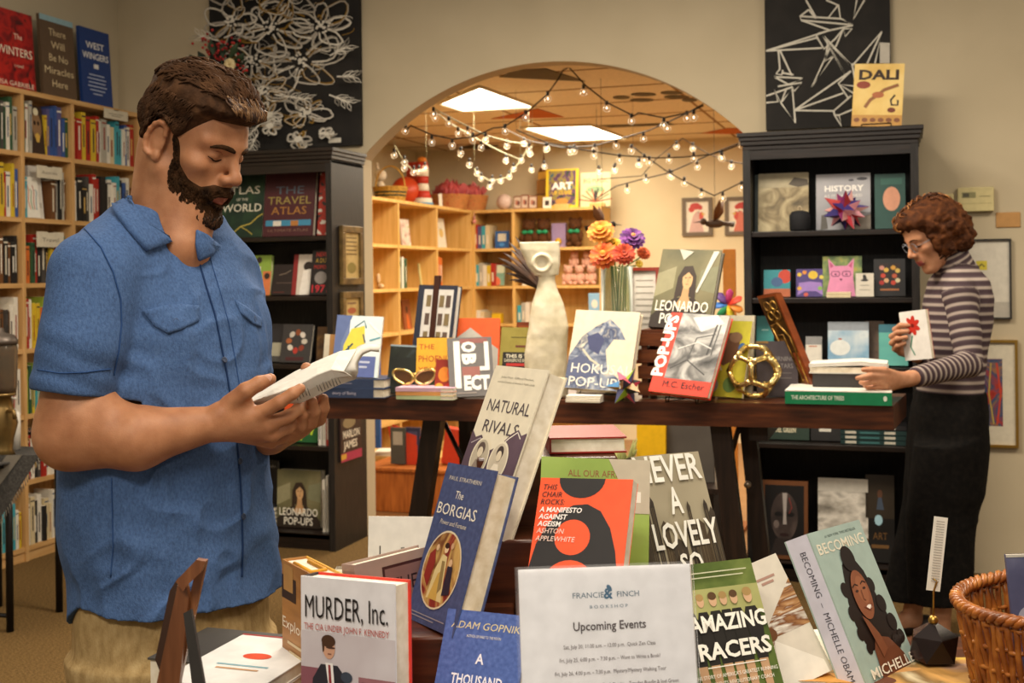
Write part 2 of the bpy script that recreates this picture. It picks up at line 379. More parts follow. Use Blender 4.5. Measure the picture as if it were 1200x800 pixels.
# ------------------------------------------------------------------ pale wall shelving on the left
XS = -4.0
def wall_shelf():
    o = thing('wall_bookshelf', 'pale wood open bookshelf along the left wall, behind the man', 'bookshelf', (XS, 4.0, 0)); T = .022
    y0, y1 = P(-30, 110, X=XS).y, 5.62
    yd = [y0, P(26, 110, X=XS).y, P(85, 120, X=XS).y, 5.62]
    for y in yd: MB().box((-.145, y-4-T/2, 0), (0, y-4+T/2, 2.235), SHELFWOOD).build('upright', o)
    for k in range(7):
        z = .07+.315*k if k else .07
        for a, b in zip(yd[:-1], yd[1:]): MB().box((-.14, a-4+T/2, z-T), (-.004, b-4-T/2, z), SHELFWOODX).build('shelf', o)
    MB().box((-.15, y0-4-T/2, 2.235), (.004, y1-4+T/2, 2.258), SHELFWOODX).build('top', o)
    MB().box((-.15, y0-4, .001), (-.142, y1-4, 2.235), SHELFWOOD).build('back_panel', o)
    MB().box((-.03, y0-4, .0), (-.012, y1-4, .05), SHELFWOODX).build('kickboard', o)
    return yd
YD = wall_shelf()

# ------------------------------------------------------------------ the cube shelving of the room beyond
def cube_shelf():
    T = .022; HT = 1.86
    o = thing('cube_shelf', 'yellow maple cube shelving along the left wall of the back room', 'shelving', (-3.36, 9.17, 0))
    ys = [P(400, 240, X=-3.36).y, P(437, 240, X=-3.36).y-.02, P(467, 240, X=-3.36).y, P(512, 245, X=-3.36).y, 9.17]
    for y in ys: MB().box((-.32, y-9.17-T/2, 0), (0, y-9.17+T/2, HT), MAPLE).build('upright', o)
    for k in range(6):
        z = .02+.305*k
        for a, b in zip(ys[:-1], ys[1:]): MB().box((-.32, a-9.17+T/2, z), (-.003, b-9.17-T/2, z+T), MAPLE).build('shelf', o)
    MB().box((-.33, ys[0]-9.17, HT), (.004, .0, HT+.022), MAPLE).build('top', o)
    MB().box((-.335, ys[0]-9.17, 0), (-.322, 0, HT), MAPLE).build('back_panel', o)
    o = thing('cube_shelf', 'yellow maple cube shelving across the far wall of the back room', 'shelving', (-3.36, 9.18, 0))
    xs = [.012, P(601, 250, Y=9.18).x+3.36, P(703, 250, Y=9.18).x+3.36]
    for x in xs: MB().box((x-T/2, 0, 0), (x+T/2, .3, HT), MAPLE).build('upright', o)
    for k in range(6):
        z = .02+.305*k
        for a, b in zip(xs[:-1], xs[1:]): MB().box((a+T/2, .003, z), (b-T/2, .3, z+T), MAPLE).build('shelf', o)
    MB().box((0, -.004, HT), (xs[-1]+T/2, .31, HT+.022), MAPLE).build('top', o)
    MB().box((0, .3, 0), (xs[-1], .312, HT), MAPLE).build('back_panel', o)
cube_shelf()
# ------------------------------------------------------------------ bodies and cloth: smooth blended volumes meshed as one surface
import openvdb
def _hash(i, j, k):
    n = (i*73856093 ^ j*19349663 ^ k*83492791) & 0x7fffffff
    n = (n*1103515245+12345) & 0x7fffffff; n = (n ^ (n >> 13))*60493 & 0x7fffffff
    return (n % 10007)/5003.5-1
def vnoise(p):
    q = np.floor(p).astype(np.int64); f = p-q; f = f*f*(3-2*f); r = 0
    for a in (0, 1):
        for b in (0, 1):
            for c in (0, 1):
                wgt = (f[..., 0] if a else 1-f[..., 0])*(f[..., 1] if b else 1-f[..., 1])*(f[..., 2] if c else 1-f[..., 2])
                r = r+wgt*_hash(q[..., 0]+a, q[..., 1]+b, q[..., 2]+c)
    return r
def A(v): return np.array(tuple(v), dtype=np.float64)
class Vol:
    """list of blended shapes; mesh() walks only the blocks they touch"""
    def __init__(s, vox): s.vox = vox; s.pr = []
    def put(s, fn, lo, hi, op='u', k=.01): s.pr.append((fn, np.asarray(lo, float), np.asarray(hi, float), op, k)); return s
    def cap(s, a, b, ra, rb=None, k=.012, op='u'):
        a, b = A(a), A(b); rb = ra if rb is None else rb; ba = b-a; l2 = max(ba@ba, 1e-12); R = max(ra, rb)
        def fn(p):
            t = np.clip(((p-a)@ba)/l2, 0, 1); return np.linalg.norm(p-a-t[..., None]*ba, axis=-1)-(ra+(rb-ra)*t)
        return s.put(fn, np.minimum(a, b)-R, np.maximum(a, b)+R, op, k)
    def chain(s, pts, rad, k=.01):
        for i in range(len(pts)-1): s.cap(pts[i], pts[i+1], rad[i], rad[i+1], k)
        return s
    def ell(s, c, rad, axes=None, k=.012, op='u'):
        c = A(c); r = np.asarray(rad, float); Ax = np.eye(3) if axes is None else np.array([A(x) for x in axes])
        def fn(p):
            q = (p-c)@Ax.T; k0 = np.linalg.norm(q/r, axis=-1); k1 = np.linalg.norm(q/(r*r), axis=-1); return k0*(k0-1)/np.maximum(k1, 1e-9)
        R = r.max(); return s.put(fn, c-R, c+R, op, k)
    def tri(s, a, b, c, r, k=.004):
        a, b, c = A(a), A(b), A(c)
        n = np.cross(b-a, c-a); n = n/np.linalg.norm(n)
        def fn(p):
            ed = []
            for x, y in ((a, b), (b, c), (c, a)):
                e = y-x; t = np.clip(((p-x)@e)/(e@e), 0, 1); ed.append(np.linalg.norm(p-x-t[..., None]*e, axis=-1))
            ins = np.ones(p.shape[:-1], bool)
            for x, y in ((a, b), (b, c), (c, a)): ins &= ((p-x)@np.cross(n, y-x)) >= 0
            return np.where(ins, np.abs((p-a)@n), np.minimum(np.minimum(ed[0], ed[1]), ed[2]))-r
        return s.put(fn, np.minimum(np.minimum(a, b), c)-r, np.maximum(np.maximum(a, b), c)+r, 'u', k)
    def loft(s, st, ax, ay, k=.02, zlo=None, zhi=None, wr=None, hem=None, sq=2.0):
        """stations (z, centre x, centre y, half width along ax, half depth along ay) joined into a smooth trunk"""
        st = sorted(st); z = np.array([q[0] for q in st]); T = np.array([q[1:] for q in st]); ax, ay = A(ax)[:2], A(ay)[:2]
        zz = np.linspace(z[0], z[-1], 160); TT = np.stack([np.interp(zz, z, T[:, i]) for i in range(4)], 1)
        ker = np.hanning(15); ker /= ker.sum(); pad = np.pad(TT, ((7, 7), (0, 0)), 'edge'); TT = np.stack([np.convolve(pad[:, i], ker, 'valid') for i in range(4)], 1)
        lo_, hi_ = (z[0] if zlo is None else zlo), (z[-1] if zhi is None else zhi)
        def fn(p):
            C = [np.interp(p[..., 2], zz, TT[:, i]) for i in range(4)]; dx, dy = p[..., 0]-C[0], p[..., 1]-C[1]
            x = (dx*ax[0]+dy*ax[1]); y = (dx*ay[0]+dy*ay[1]); a, b = C[2], C[3]
            k0 = (np.abs(x/a)**sq+np.abs(y/b)**sq)**(1/sq); k1 = np.sqrt((x/(a*a))**2+(y/(b*b))**2)
            d = np.where(k1 > 1e-6, k0*(k0-1)/np.maximum(k1, 1e-6), -np.minimum(a, b)); d = np.maximum(d, -.06)
            if wr is not None: d = d+wr(p, x, y)
            bot = lo_ if hem is None else hem(p, x/a, y/b)
            return np.maximum(d, np.maximum(bot-p[..., 2], p[..., 2]-hi_))
        R = T[:, 2:].max()*1.1; lo = np.array([T[:, 0].min()-R, T[:, 1].min()-R, lo_-.05]); hi = np.array([T[:, 0].max()+R, T[:, 1].max()+R, hi_+.02])
        return s.put(fn, lo, hi, 'u', k)
    def eval(s, p, prims=None):
        d = np.full(p.shape[:-1], 1.0)
        for fn, lo, hi, op, k in (s.pr if prims is None else prims):
            e = fn(p)
            if op == 'u':
                h = np.maximum(k-np.abs(d-e), 0)/max(k, 1e-9); d = np.minimum(d, e)-h*h*k*.25
            elif op == 's':
                e = -e; h = np.maximum(k-np.abs(d-e), 0)/max(k, 1e-9); d = np.maximum(d, e)+h*h*k*.25
            elif op == 'i':
                h = np.maximum(k-np.abs(d-e), 0)/max(k, 1e-9); d = np.maximum(d, e)+h*h*k*.25
            else: d = d+e          # displacement
        return d
    def mesh(s, B=24):
        h = s.vox; un = [q for q in s.pr if q[3] == 'u']
        lo = np.min([q[1] for q in un], 0)-.02; hi = np.max([q[2] for q in un], 0)+.02
        n = np.ceil((hi-lo)/h/B).astype(int); g = openvdb.FloatGrid(background=.02)
        base = np.stack(np.meshgrid(*[np.arange(B)]*3, indexing='ij'), -1)*h; m = .012
        for i in range(n[0]):
            for j in range(n[1]):
                for k in range(n[2]):
                    b0 = lo+np.array([i, j, k])*B*h; b1 = b0+B*h
                    act = [q for q in s.pr if q[3] == 'd' or (np.all(q[1]-m-q[4] < b1) and np.all(q[2]+m+q[4] > b0))]
                    if not any(q[3] == 'u' for q in act): continue
                    cc = (b0+b1)/2; dc = s.eval(cc[None, :], act)[0]
                    if abs(dc) > B*h*.9+.03:
                        if dc < 0: g.copyFromArray(np.full((B, B, B), -.02, np.float32), ijk=(i*B, j*B, k*B))
                        continue
                    d = s.eval(base+b0, act); g.copyFromArray(np.clip(d, -.02, .02).astype(np.float32), ijk=(i*B, j*B, k*B))
        p, t, q = g.convertToPolygons(0.0, 0.0)
        return p*h+lo, q, t
def vol_obj(vol, name, m, parent=None, mats=None, pick=None):
    p, q, t = vol.mesh()
    me = bpy.data.meshes.new(name); me.from_pydata(p.tolist(), [], q.tolist()+t.tolist())
    for x in [m]+(mats or []): me.materials.append(x)
    me.polygons.foreach_set('use_smooth', [True]*len(me.polygons))
    if pick is not None:
        cc = np.array([p[list(f.vertices)].mean(0) for f in me.polygons]); me.polygons.foreach_set('material_index', pick(cc).astype(np.int32))
    me.update(); o = bpy.data.objects.new(name, me); COL.objects.link(o)
    if parent is not None: o.parent = parent; o.matrix_parent_inverse = parent.matrix_world.inverted()
    return o
def skin(name, cols, bump=.12):
    m = nmat(name, cols, 28, rough=.52, bump=bump, bscale=420, detail=5, spec=.35)
    b = m.node_tree.nodes['Principled BSDF']; b.inputs['Subsurface Weight'].default_value = .12; b.inputs['Subsurface Radius'].default_value = (.012, .004, .002); b.inputs['Subsurface Scale'].default_value = .6
    return m
def sstep(a, b, x): t = np.clip((x-a)/(b-a), 0, 1); return t*t*(3-2*t)
class Head:
    """head frame: f forward, r to the person's own right, u up; origin between the ears"""
    def __init__(s, O, turn, pitch, k=1.0, tilt=0.0):
        F0 = _r0*math.sin(turn)-_f*math.cos(turn); s.R = (-_r0*math.cos(turn)-_f*math.sin(turn)); U0 = Vector((0, 0, 1))
        s.F = F0*math.cos(pitch)-U0*math.sin(pitch); s.U = U0*math.cos(pitch)+F0*math.sin(pitch)
        if tilt: R, U = s.R, s.U; s.R = R*math.cos(tilt)+U*math.sin(tilt); s.U = U*math.cos(tilt)-R*math.sin(tilt)
        s.O = O; s.k = k; s.ax = (s.F, s.R, s.U); s.M = np.array([A(x) for x in s.ax])
    def __call__(s, f, r, u): return s.O+(s.F*f+s.R*r+s.U*u)*s.k
    def loc(s, p): return ((p-A(s.O))@s.M.T)/s.k
    def sculpt(s, v, male=True):
        k = s.k; E = lambda c, r, kk=.012, op='u': v.ell(s(*c), [x*k for x in r], s.ax, kk, op)
        Cp = lambda a, b, ra, rb=None, kk=.012, op='u': v.cap(s(*a), s(*b), ra*k, (rb if rb is not None else ra)*k, kk, op)
        E((-.008, 0, .045), (.098, .075, .083)); E((.036, 0, .036), (.058, .060, .062), .02); E((.042, 0, -.025), (.052, .056, .082), .02)
        E((.050, 0, -.074), (.043, .043, .038), .02); E((.078, 0, -.101), (.020, .020, .017), .018)
        for g in (-1, 1):
            Cp((.008, g*.055, -.045), (.066, g*.022, -.100), .017, .015, .02)
            Cp((.090, g*.010, .032), (.070, g*.047, .032), .0105 if male else .008, .009, .014)
            E((.058, g*.046, -.012), (.024, .018, .017), .016)
        for g in (-1, 1): E((.099, g*.033, .012), (.016, .019, .010), .012, 's')
        for g in (-1, 1):
            E((.0775, g*.0325, .0115), (.0120, .0150, .0105), .004)
        Cp((.090, 0, .026), (.113, 0, -.012), .0075, .0095, .012); E((.1165, 0, -.019), (.0115, .0115, .0105), .008)
        for g in (-1, 1): E((.104, g*.0125, -.024), (.012, .0085, .0085), .006)
        for g in (-1, 1): E((.107, g*.007, -.032), (.006, .004, .004), .003, 's')
        E((.092, 0, -.045), (.014, .024, .018), .012)
        Cp((.0985, -.013, -.0555), (.1025, 0, -.0535), .0048, .0058, .004); Cp((.0985, .013, -.0555), (.1025, 0, -.0535), .0048, .0058, .004)
        Cp((.094, -.024, -.058), (.0985, -.013, -.0555), .003, .0048, .004); Cp((.094, .024, -.058), (.0985, .013, -.0555), .003, .0048, .004)
        Cp((.0955, -.018, -.0625), (.100, 0, -.0655), .0045, .0068, .004); Cp((.0955, .018, -.0625), (.100, 0, -.0655), .0045, .0068, .004)
        for g in (-1, 1):
            v.ell(s(-.008, g*.077, .003), (.016*k, .006*k, .027*k), s.ax, .006)
            rim = [(-.008+.0185*math.cos(t)*(1 if math.cos(t) < 0 else .75)+.004*math.sin(t), g*(.080+.006*(math.cos(t) < .3)), .004+.0295*math.sin(t)-(.0 if math.sin(t) > 0 else .001)) for t in [math.radians(x) for x in range(20, 300, 28)]]
            v.chain([s(*q) for q in rim], [.0042*k]*len(rim), .004); v.ell(s(-.001, g*.080, -.026), (.008*k, .005*k, .009*k), s.ax, .005)
            v.ell(s(-.004, g*.087, .004), (.0085*k, .006*k, .015*k), s.ax, .004, 's')

def bvh_of(o):
    from mathutils.bvhtree import BVHTree
    me = o.data; return BVHTree.FromPolygons([q.co[:] for q in me.vertices], [list(f.vertices) for f in me.polygons])
def on_head(bv, H, r, u, lift=.0008):
    """point of the face straight ahead of (r, u)"""
    h = bv.ray_cast(H(.25, r, u), -H.F); return h[0]+h[1]*lift if h[0] is not None else H(.09, r, u)
def strands(o, H, starts, flow, n, ln, rad, mats, seed, lift=.001, wob=.25):
    """fine locks laid along the surface of hair volume o and joined to it"""
    rg = random.Random(seed); bv = bvh_of(o); mb = MB(); me = o.data
    for _ in range(n):
        a = starts(rg)
        if a is None: continue
        h = bv.find_nearest(H(*a))
        if h[0] is None: continue
        p, nn = h[0], h[1]; pts = [p+nn*(-.0008)]; L = ln*rg.uniform(.6, 1.3); k = 6; ph = rg.uniform(0, 6.3); wv = rg.uniform(-wob, wob)
        for i in range(1, k):
            q = H.loc(A(p)); d = flow(q, rg); dv = (H.F*d[0]+H.R*d[1]+H.U*d[2]); dv = dv-nn*dv.dot(nn)
            if dv.length < 1e-5: break
            dv = dv.normalized(); sd = nn.cross(dv); dv = (dv+sd*(wv+.35*math.sin(ph+i*1.1)*wob*2)).normalized(); p2 = p+dv*(L/k); h = bv.find_nearest(p2)
            if h[0] is None: break
            p, nn = h[0], h[1]; pts.append(p+nn*(lift*math.sin(math.pi*i/(k-1))+.0002))
        if len(pts) > 2:
            m = len(pts); mb.tube(pts, [rad*(.55+.45*math.sin(math.pi*(i+.6)/(m+.2))) for i in range(m)], rg.choice(mats), 4)
    b0 = len(me.vertices); vs = [q.co[:] for q in me.vertices]+[tuple(q) for q in mb.v]; fs = [list(f.vertices) for f in me.polygons]+[[b0+i for i in f] for f in mb.f]; mi = [0]*len(me.polygons)+[1+k for k in mb.mi]
    m2 = bpy.data.meshes.new(o.name); m2.from_pydata(vs, [], fs); m2.materials.append(me.materials[0])
    for x in mb.mats: m2.materials.append(x)
    m2.polygons.foreach_set('material_index', mi); m2.polygons.foreach_set('use_smooth', [True]*len(fs)); m2.update(); o.data = m2
# ------------------------------------------------------------------ books on the pale wall shelving (spines face the room)
def spine_book(ch, y, th, h, zb, xf, dep, label, group, lean=0.0):
    nm, cl = CN[ch]; cm = mat(cl, .5); o = MB()
    o.box((-dep, 0, 0), (0, th, h), cm); o.box((-dep+.002, .0015, h-.0008), (-.001, th-.0015, h+.0002), PAGE)
    tm = mat(rg.choice(['d8cfb8', '2a2522', 'c9a45a', 'e6e0d0']) if ch not in 'wcys' else rg.choice(['3a3030', '8a2f22', '2f4a6a']), .5); a = h*rg.uniform(.15, .3); b = h*rg.uniform(.6, .85)
    o.box((0, th*.36, a), (.0006, th*.64, b), tm)
    if rg.random() < .5: o.box((0, .0, h*.9), (.0005, th, h*.93), tm)
    ob = o.build('book'); ob.location = (xf, y, zb); ob.rotation_euler = (lean, 0, 0)
    props(ob, label, 'book', group); return ob
ROWS = {(0, 0): 'swscwgdg', (0, 1): 'bwyplryr', (0, 2): 'nokndonk', (0, 3): 'ppnkwcnd', (0, 4): 'wsrwcrww', (0, 5): 'rwrwrkws', (0, 6): 'tycwwctn',
        (1, 0): 'gws#yvb', (1, 1): 't#W.nsk', (1, 2): 'yogrkdk', (1, 3): 'rwyyonl', (1, 4): 'lgytlrn', (1, 5): 'krwkdrw', (1, 6): 'wck',
        (2, 0): 'rryryrwswcTtwbwrr', (2, 1): 'wkkdwrrkkwwtkbwn', (2, 2): 'kwgnrtcdkwwr'}
BAY = ['nearest bay', 'middle bay', 'wide corner bay']; RW = ['top', 'second', 'third', 'fourth', 'fifth', 'sixth', 'bottom']
for (bay, row), seq in ROWS.items():
    zb = (2.235-.022) if False else None
    k = 6-row; zb = (.07+.315*k if k else .07)+.0005; y = YD[bay]+.014; y1 = YD[bay+1]-.014
    if bay == 0: y = YD[1]-.30
    n = 0
    if row < 3 or bay < 2: seq = seq+''.join(rg.choice(seq.replace('#', '').replace('W', '').replace('.', '').replace('T', '')) for _ in range(9))
    for i, ch in enumerate(seq):
        if n > 15: break
        if ch == '.': y += .02; continue
        if ch in '#W':
            big = ch == 'W'; wv = .09 if not big else .085; hh = .235 if row == 0 else (.2 if not big else .26)
            if y+wv > y1: continue
            if row == 0: els = [('r', '3a2a20', 0, 0, 1, 1), ('e', '8a6a4a', .5, .42, .36, .3), ('e', '2a1a14', .36, .36, .09, .05), ('e', '2a1a14', .64, .36, .09, .05), ('p', 'c9a24a', [(.3, .62), (.5, .56), (.7, .62), (.6, .76), (.4, .76)]), ('e', 'd8cfae', .5, .12, .2, .08)]; lb = 'dark book with a carved mask cover facing out, top shelf of the wall bookshelf'
            elif not big: els = [('r', 'e6e0d2', 0, 0, 1, 1)]+[('l', c_, [(.15+.2*q, .2+.1*(q % 2)), (.25+.2*q, .35), (.15+.2*q, .6), (.3+.15*q, .8)], .06) for q, c_ in enumerate(('c96a3a', '5a8a5a', 'b0523a', '5a8a9a'))]; lb = 'white patterned book facing out, second shelf, middle bay of the wall bookshelf'
            else: els = [('r', 'd6d0c4', 0, 0, 1, 1), ('r', 'b9b2a4', .1, .7, .9, .8)]; lb = 'large plain white book facing out behind the white patterned book'
            book(lb, wv, hh, .018, (-4.012 if not big else -4.035, y+wv/2-(.035 if big else 0), zb+.002), (-.1, 0, math.pi/2), els[0][1], els); y += wv+.004-(.03 if big else 0); continue
        cx_ = ch.lower(); big = ch.isupper(); th = rg.uniform(.017, .033)*(1.4 if big else 1)*(1.25 if bay == 2 else 1); h = rg.uniform(.19, .255) if row in (0, 1, 3) else rg.uniform(.17, .24); 
        if ch in 'kdn': h *= .95
        if y+th > y1: break
        nm = CN[cx_][0]; n += 1; dp = rg.uniform(.10, .125)
        spine_book(cx_, y, th, min(h, .268), zb, XS-.008-rg.uniform(0, .015), dp, f'{nm} spine, {ORD[n-1]} along the {RW[row]} shelf, {BAY[bay]} of wall bookshelf', f'spines on the {RW[row]} shelf of the wall bookshelf'); y += th+.0012
# books standing on top of that shelving, and its section cards
def top_book(label, uL, uR, vT, els, cover, lean=.06):
    vm = 70; a = P(uL, vm, X=-4.03); b = P(uR, vm, X=-4.03); t = P((uL+uR)/2, vT, X=-4.03)
    return book(label, b.y-a.y, t.z-2.26, .018, (-4.03, (a.y+b.y)/2, 2.261+.002), (-lean, 0, math.pi/2), cover, els, hard=False)
ROSE = nmat('red_rose_print', ['2a0c0c', '8a1414', 'b32018', '1c0a0a'], 16, rough=.5, kind='noise', detail=3, dist=1.0)
top_book('red book titled The WINTERS standing on top of the pale wall bookshelf', -6, 42, 12, [('r', ROSE, 0, 0, 1, 1), ('t', 'e9d9c0', 'The', .62, .36, .07, {'width': .2}), ('t', 'f0e4cc', 'WINTERS', .52, .58, .11, {'width': .86}), ('t', 'e9d9c0', 'a novel', .6, .72, .04), ('t', 'e9d9c0', 'LISA GABRIELE', .5, .97, .06, {'width': .9})], '8a1414')
top_book('grey-brown book titled There Will Be No Miracles Here, on top of the wall bookshelf', 51, 90, 21, [('r', '8fb0b8', 0, 0, 1, .07)]+[('t', 'd3bf96', t, .5, .24+.16*i, .09, {'width': w_}) for i, (t, w_) in enumerate((('There', .5), ('Will', .4), ('Be No', .56), ('Miracles', .86), ('Here', .46)))], '5d4a38')
top_book('dark blue book titled WEST WINGERS standing on top of the wall bookshelf', 97, 132, 35, [('t', 'e4e2dc', 'WEST', .5, .26, .085, {'width': .6, 'bold': .015}), ('t', 'e4e2dc', 'WINGERS', .5, .40, .085, {'width': .86, 'bold': .015}), ('r', 'd8d6d0', .42, .46, .58, .52)]+[('r', 'a9b3c9', .5-w_/2, .60+.05*i, .5+w_/2, .615+.05*i) for i, w_ in enumerate((.5, .62, .56, .62, .5, .3))], '1e3a74')
CARD = mat('c9bfa8', .7)
for lb, u0, u1, v0, v1, t in (('small white section card on the wall bookshelf reading Australia', 43, 73, 193, 211, 'Australia'), ('small white section card on the wall bookshelf reading Travel', 43, 75, 271, 290, 'Travel'), ('small section card on the top edge of the wall bookshelf, below the blue book', 122, 150, 126, 143, '')):
    a = P(u0, v0, X=XS+.012); b = P(u1, v1, X=XS+.012); o = MB(); w_ = b.y-a.y; h_ = a.z-b.z
    o.box((-.002, 0, -h_), (0, w_, 0), CARD)
    if t: letters(o, t, w_/2, -h_*.65, h_*.26, mat('6a6258', .8), Matrix(((0, 0, 1, .0004), (1, 0, 0, 0), (0, 1, 0, 0), (0, 0, 0, 1))), width=w_*.6)
    else: o.box((0, w_*.2, -h_*.5), (.0004, w_*.8, -h_*.42), mat('8a8272', .8)); o.box((0, w_*.3, -h_*.7), (.0004, w_*.7, -h_*.62), mat('8a8272', .8))
    o.box((-.012, w_*.4, -.004), (0, w_*.6, 0), CARD); ob = o.build('section_card'); ob.location = (XS+.012, a.y, a.z); props(ob, lb, 'sign')

# ------------------------------------------------------------------ contents of the left black bookcase
Y1 = YC+.10
def cbook(label, uL, uR, vT, zb, els, cover, Y=Y1, t=.02, lean=.14, **k): return shelf_book(label, uL, uR, vT, Y, zb+.001, t, lean, els, cover, vref=vT+30, **k)
DGREEN = nmat('dark_world_print', ['10201a', '1c3326', '2c4a2e'], 10)
cbook('dark green book titled ATLAS OF THE WORLD on the top shelf of the left bookcase', 250, 306, 199, lz[0], [('r', DGREEN, 0, 0, 1, 1), ('t', 'e6e0cc', 'ATLAS', .5, .36, .115, {'width': .82}), ('t', 'd9d3bf', 'OF THE', .55, .46, .04), ('t', 'e6e0cc', 'WORLD', .55, .62, .115, {'width': .82}), ('l', 'b9a64a', [(.1, .98), (.25, .92), (.4, .93), (.55, .84), (.75, .8), (.9, .70), (1, .66)], .02), ('l', 'b9a64a', [(.55, .84), (.7, .9), (.8, .96)], .014)], '1c3326')
cbook('maroon book titled THE TRAVEL ATLAS on the top shelf of the left bookcase', 307, 366, 202, lz[0], [('t', '5a6a7a', 'THE', .5, .34, .12, {'width': .56}), ('t', '9a8a4a', 'TRAVEL', .5, .50, .12, {'width': .86}), ('t', 'a8763a', 'ATLAS', .5, .66, .12, {'width': .7}), ('r', '3f86a8', .05, .75, .95, .84), ('r', 'd9d3c4', .2, .76, .36, .84), ('r', 'b0743a', .55, .76, .7, .84), ('t', '8a6a5a', 'ULTIMATE ATLAS', .5, .93, .04, {'width': .8})], '4a2228', t=.03)
cbook('white and red patterned book at the end of the top shelf, left bookcase', 371, 385, 203, lz[0], [('r', nmat('red_white_print', ['d8d0c4', 'a83226', '3a3230', 'd8d0c4'], 22, sharp=True), 0, 0, 1, 1)], 'd8d0c4', t=.03)
cbook('green orange and blue travel guide on the second shelf of the left bookcase', 284, 316, 300, lz[1], [('r', '8fae4a', 0, 0, .8, .6), ('r', 'd97f4e', .7, .4, 1, 1), ('r', '3f8fb0', 0, .75, .7, 1), ('r', 'e6e0d2', .12, .28, .62, .78), ('e', '3a2f28', .55, .12, .1, .08), ('e', '3a2f28', .86, .52, .1, .08)], '8fae4a')
cbook('dark book with a pale streak, leaning on the second shelf of the left bookcase', 317, 343, 311, lz[1], [('l', '8a7a6a', [(.3, .35), (.6, .3), (.8, .2)], .03), ('r', '5a4a44', .2, .6, .9, .63), ('r', '5a2f2a', .1, .9, .6, .94)], '2b2322', lean=.25)
cbook('red and white book with a white figure, second shelf of the left bookcase', 341, 371, 299, lz[1], [('r', '8f2b2c', 0, 0, 1, 1), ('r', 'd9cfc2', .18, .0, 1, 1), ('e', '2b2322', .6, .3, .2, .12), ('p', 'f0eae0', [(.3, 1), (.4, .4), (.7, .36), (.85, .7), (.6, 1)])], '8f2b2c', lean=.2)
cbook('black book with red lettering 1971, second shelf of the left bookcase', 362, 386, 294, lz[1], [('t', 'b8332a', 'NEVER', .55, .14, .1, {'width': .7, 'bold': .02}), ('t', 'c9a43a', 'A DULL', .55, .28, .1, {'width': .7}), ('t', 'b8332a', 'MOMENT', .55, .42, .09, {'width': .8}), ('e', '8a8480', .5, .62, .3, .14), ('t', 'c22f3a', '1971', .5, .94, .16, {'width': .8, 'bold': .02})], '1f1a1a', Y=YC+.06, lean=.2)
cbook('dark book with a green hill picture, third shelf of the left bookcase', 306, 336, 381, lz[2], [('r', 'a8a48f', .0, .5, 1, .85), ('e', '6a7a2f', .1, .62, .2, .16), ('r', '4a4a48', 0, .85, 1, 1)], '2c2b2e', lean=.25)
cbook('dark grey book with a ring of flowers, third shelf of the left bookcase', 327, 362, 382, lz[2], [('e', c_, .5+.26*math.cos(a), .45+.24*math.sin(a), .10, .07, a) for a, c_ in zip((0, .8, 1.6, 2.4, 3.2, 4.0, 4.8, 5.5), ('c9c2b4', '8a3a2a', 'b33a30', 'd8d0c2', 'a8623a', 'c9c2b4', '8a4a2a', 'd9d0c4'))]+[('r', '4a2226', .2, .86, .8, .95)], '3a3838', lean=.28, Y=YC+.06)
cbook('narrow brown book at the right end of the third shelf, left bookcase', 370, 384, 384, lz[2], [('r', nmat('brown_gold_print', ['2f2118', '5a3f24', '8a6a34'], 18), 0, 0, 1, 1)], '4a3220')
cbook('small yellow book on the fourth shelf of the left bookcase', 303, 318, 500, lz[3], [('r', 'd9a92e', 0, 0, 1, 1)], 'd9a92e')
cbook('green book with yellow lizard and orange band, fourth shelf of the left bookcase', 331, 372, 462, lz[3], [('r', '1f5a2f', 0, 0, 1, 1), ('r', 'dd5526', 0, 0, 1, .55), ('e', 'b9d23a', .5, .76, .2, .08), ('l', 'b9d23a', [(.3, .78), (.15, .70), (.12, .85), (.2, .9)], .05), ('l', 'b9d23a', [(.6, .72), (.75, .62), (.85, .72), (.8, .85)], .06), ('l', 'b9d23a', [(.5, .8), (.45, .92), (.55, .95)], .05)], '1f5a2f', t=.03)
for i, (u0, c_, nm) in enumerate(((373, 'd9d4c8', 'white'), (378, 'd0cbc0', 'pale'), (382, 'a83a30', 'red and white'))):
    a = P(u0, 500, Y=YC+.05); o = MB(); o.box((0, 0, 0), (.016, .14, .2), mat(c_, .5)); o.box((.004, -.0006, .03), (.011, 0, .15), mat('b9b2a4' if i else '8a8a90', .5)); ob = o.build('book'); ob.location = (a.x, YC+.05, lz[3]+.001); props(ob, f'{nm} spine beside the green lizard book, fourth shelf of the left bookcase', 'book')
PORTRAIT = nmat('olive_landscape_print', ['4a4a34', '6b6647', '8a8160'], 5, detail=5)
def pop_cover(title, dark=False):      # a plain portrait stand-in
    return [('r', PORTRAIT, 0, 0, 1, 1), ('p', '8f8a6a', [(0, .32), (.3, .22), (.3, .5), (0, .62)]), ('p', '7a7a5e', [(.72, .26), (1, .2), (1, .55), (.7, .5)]), ('p', '2a211a', [(0, 1), (.0, .86), (.22, .70), (.36, .62), (.68, .62), (.84, .72), (1, .88), (1, 1)]), ('p', '33261c', [(.34, .66), (.35, .36), (.43, .22), (.57, .21), (.66, .34), (.70, .66), (.60, .60), (.42, .60)]), ('p', 'b98f63', [(.38, .72), (.46, .60), (.47, .48), (.57, .48), (.58, .60), (.66, .72), (.52, .77)]), ('e', 'c99f70', .52, .385, .085, .125, .08), ('p', '33261c', [(.43, .36), (.46, .26), (.57, .25), (.61, .36), (.52, .29)]), ('e', '3a2a20', .487, .365, .018, .007), ('e', '3a2a20', .555, .36, .018, .007), ('l', 'a87a54', [(.525, .36), (.535, .41), (.52, .415)], .008), ('l', '8a5a44', [(.50, .445), (.525, .45), (.55, .443)], .009),
      ('t', 'e9e4d4', title[0], .5, .79, .13, {'width': .88, 'bold': .01}), ('t', 'e9e4d4', title[1], .5, .95, .13, {'width': .66, 'bold': .01})]
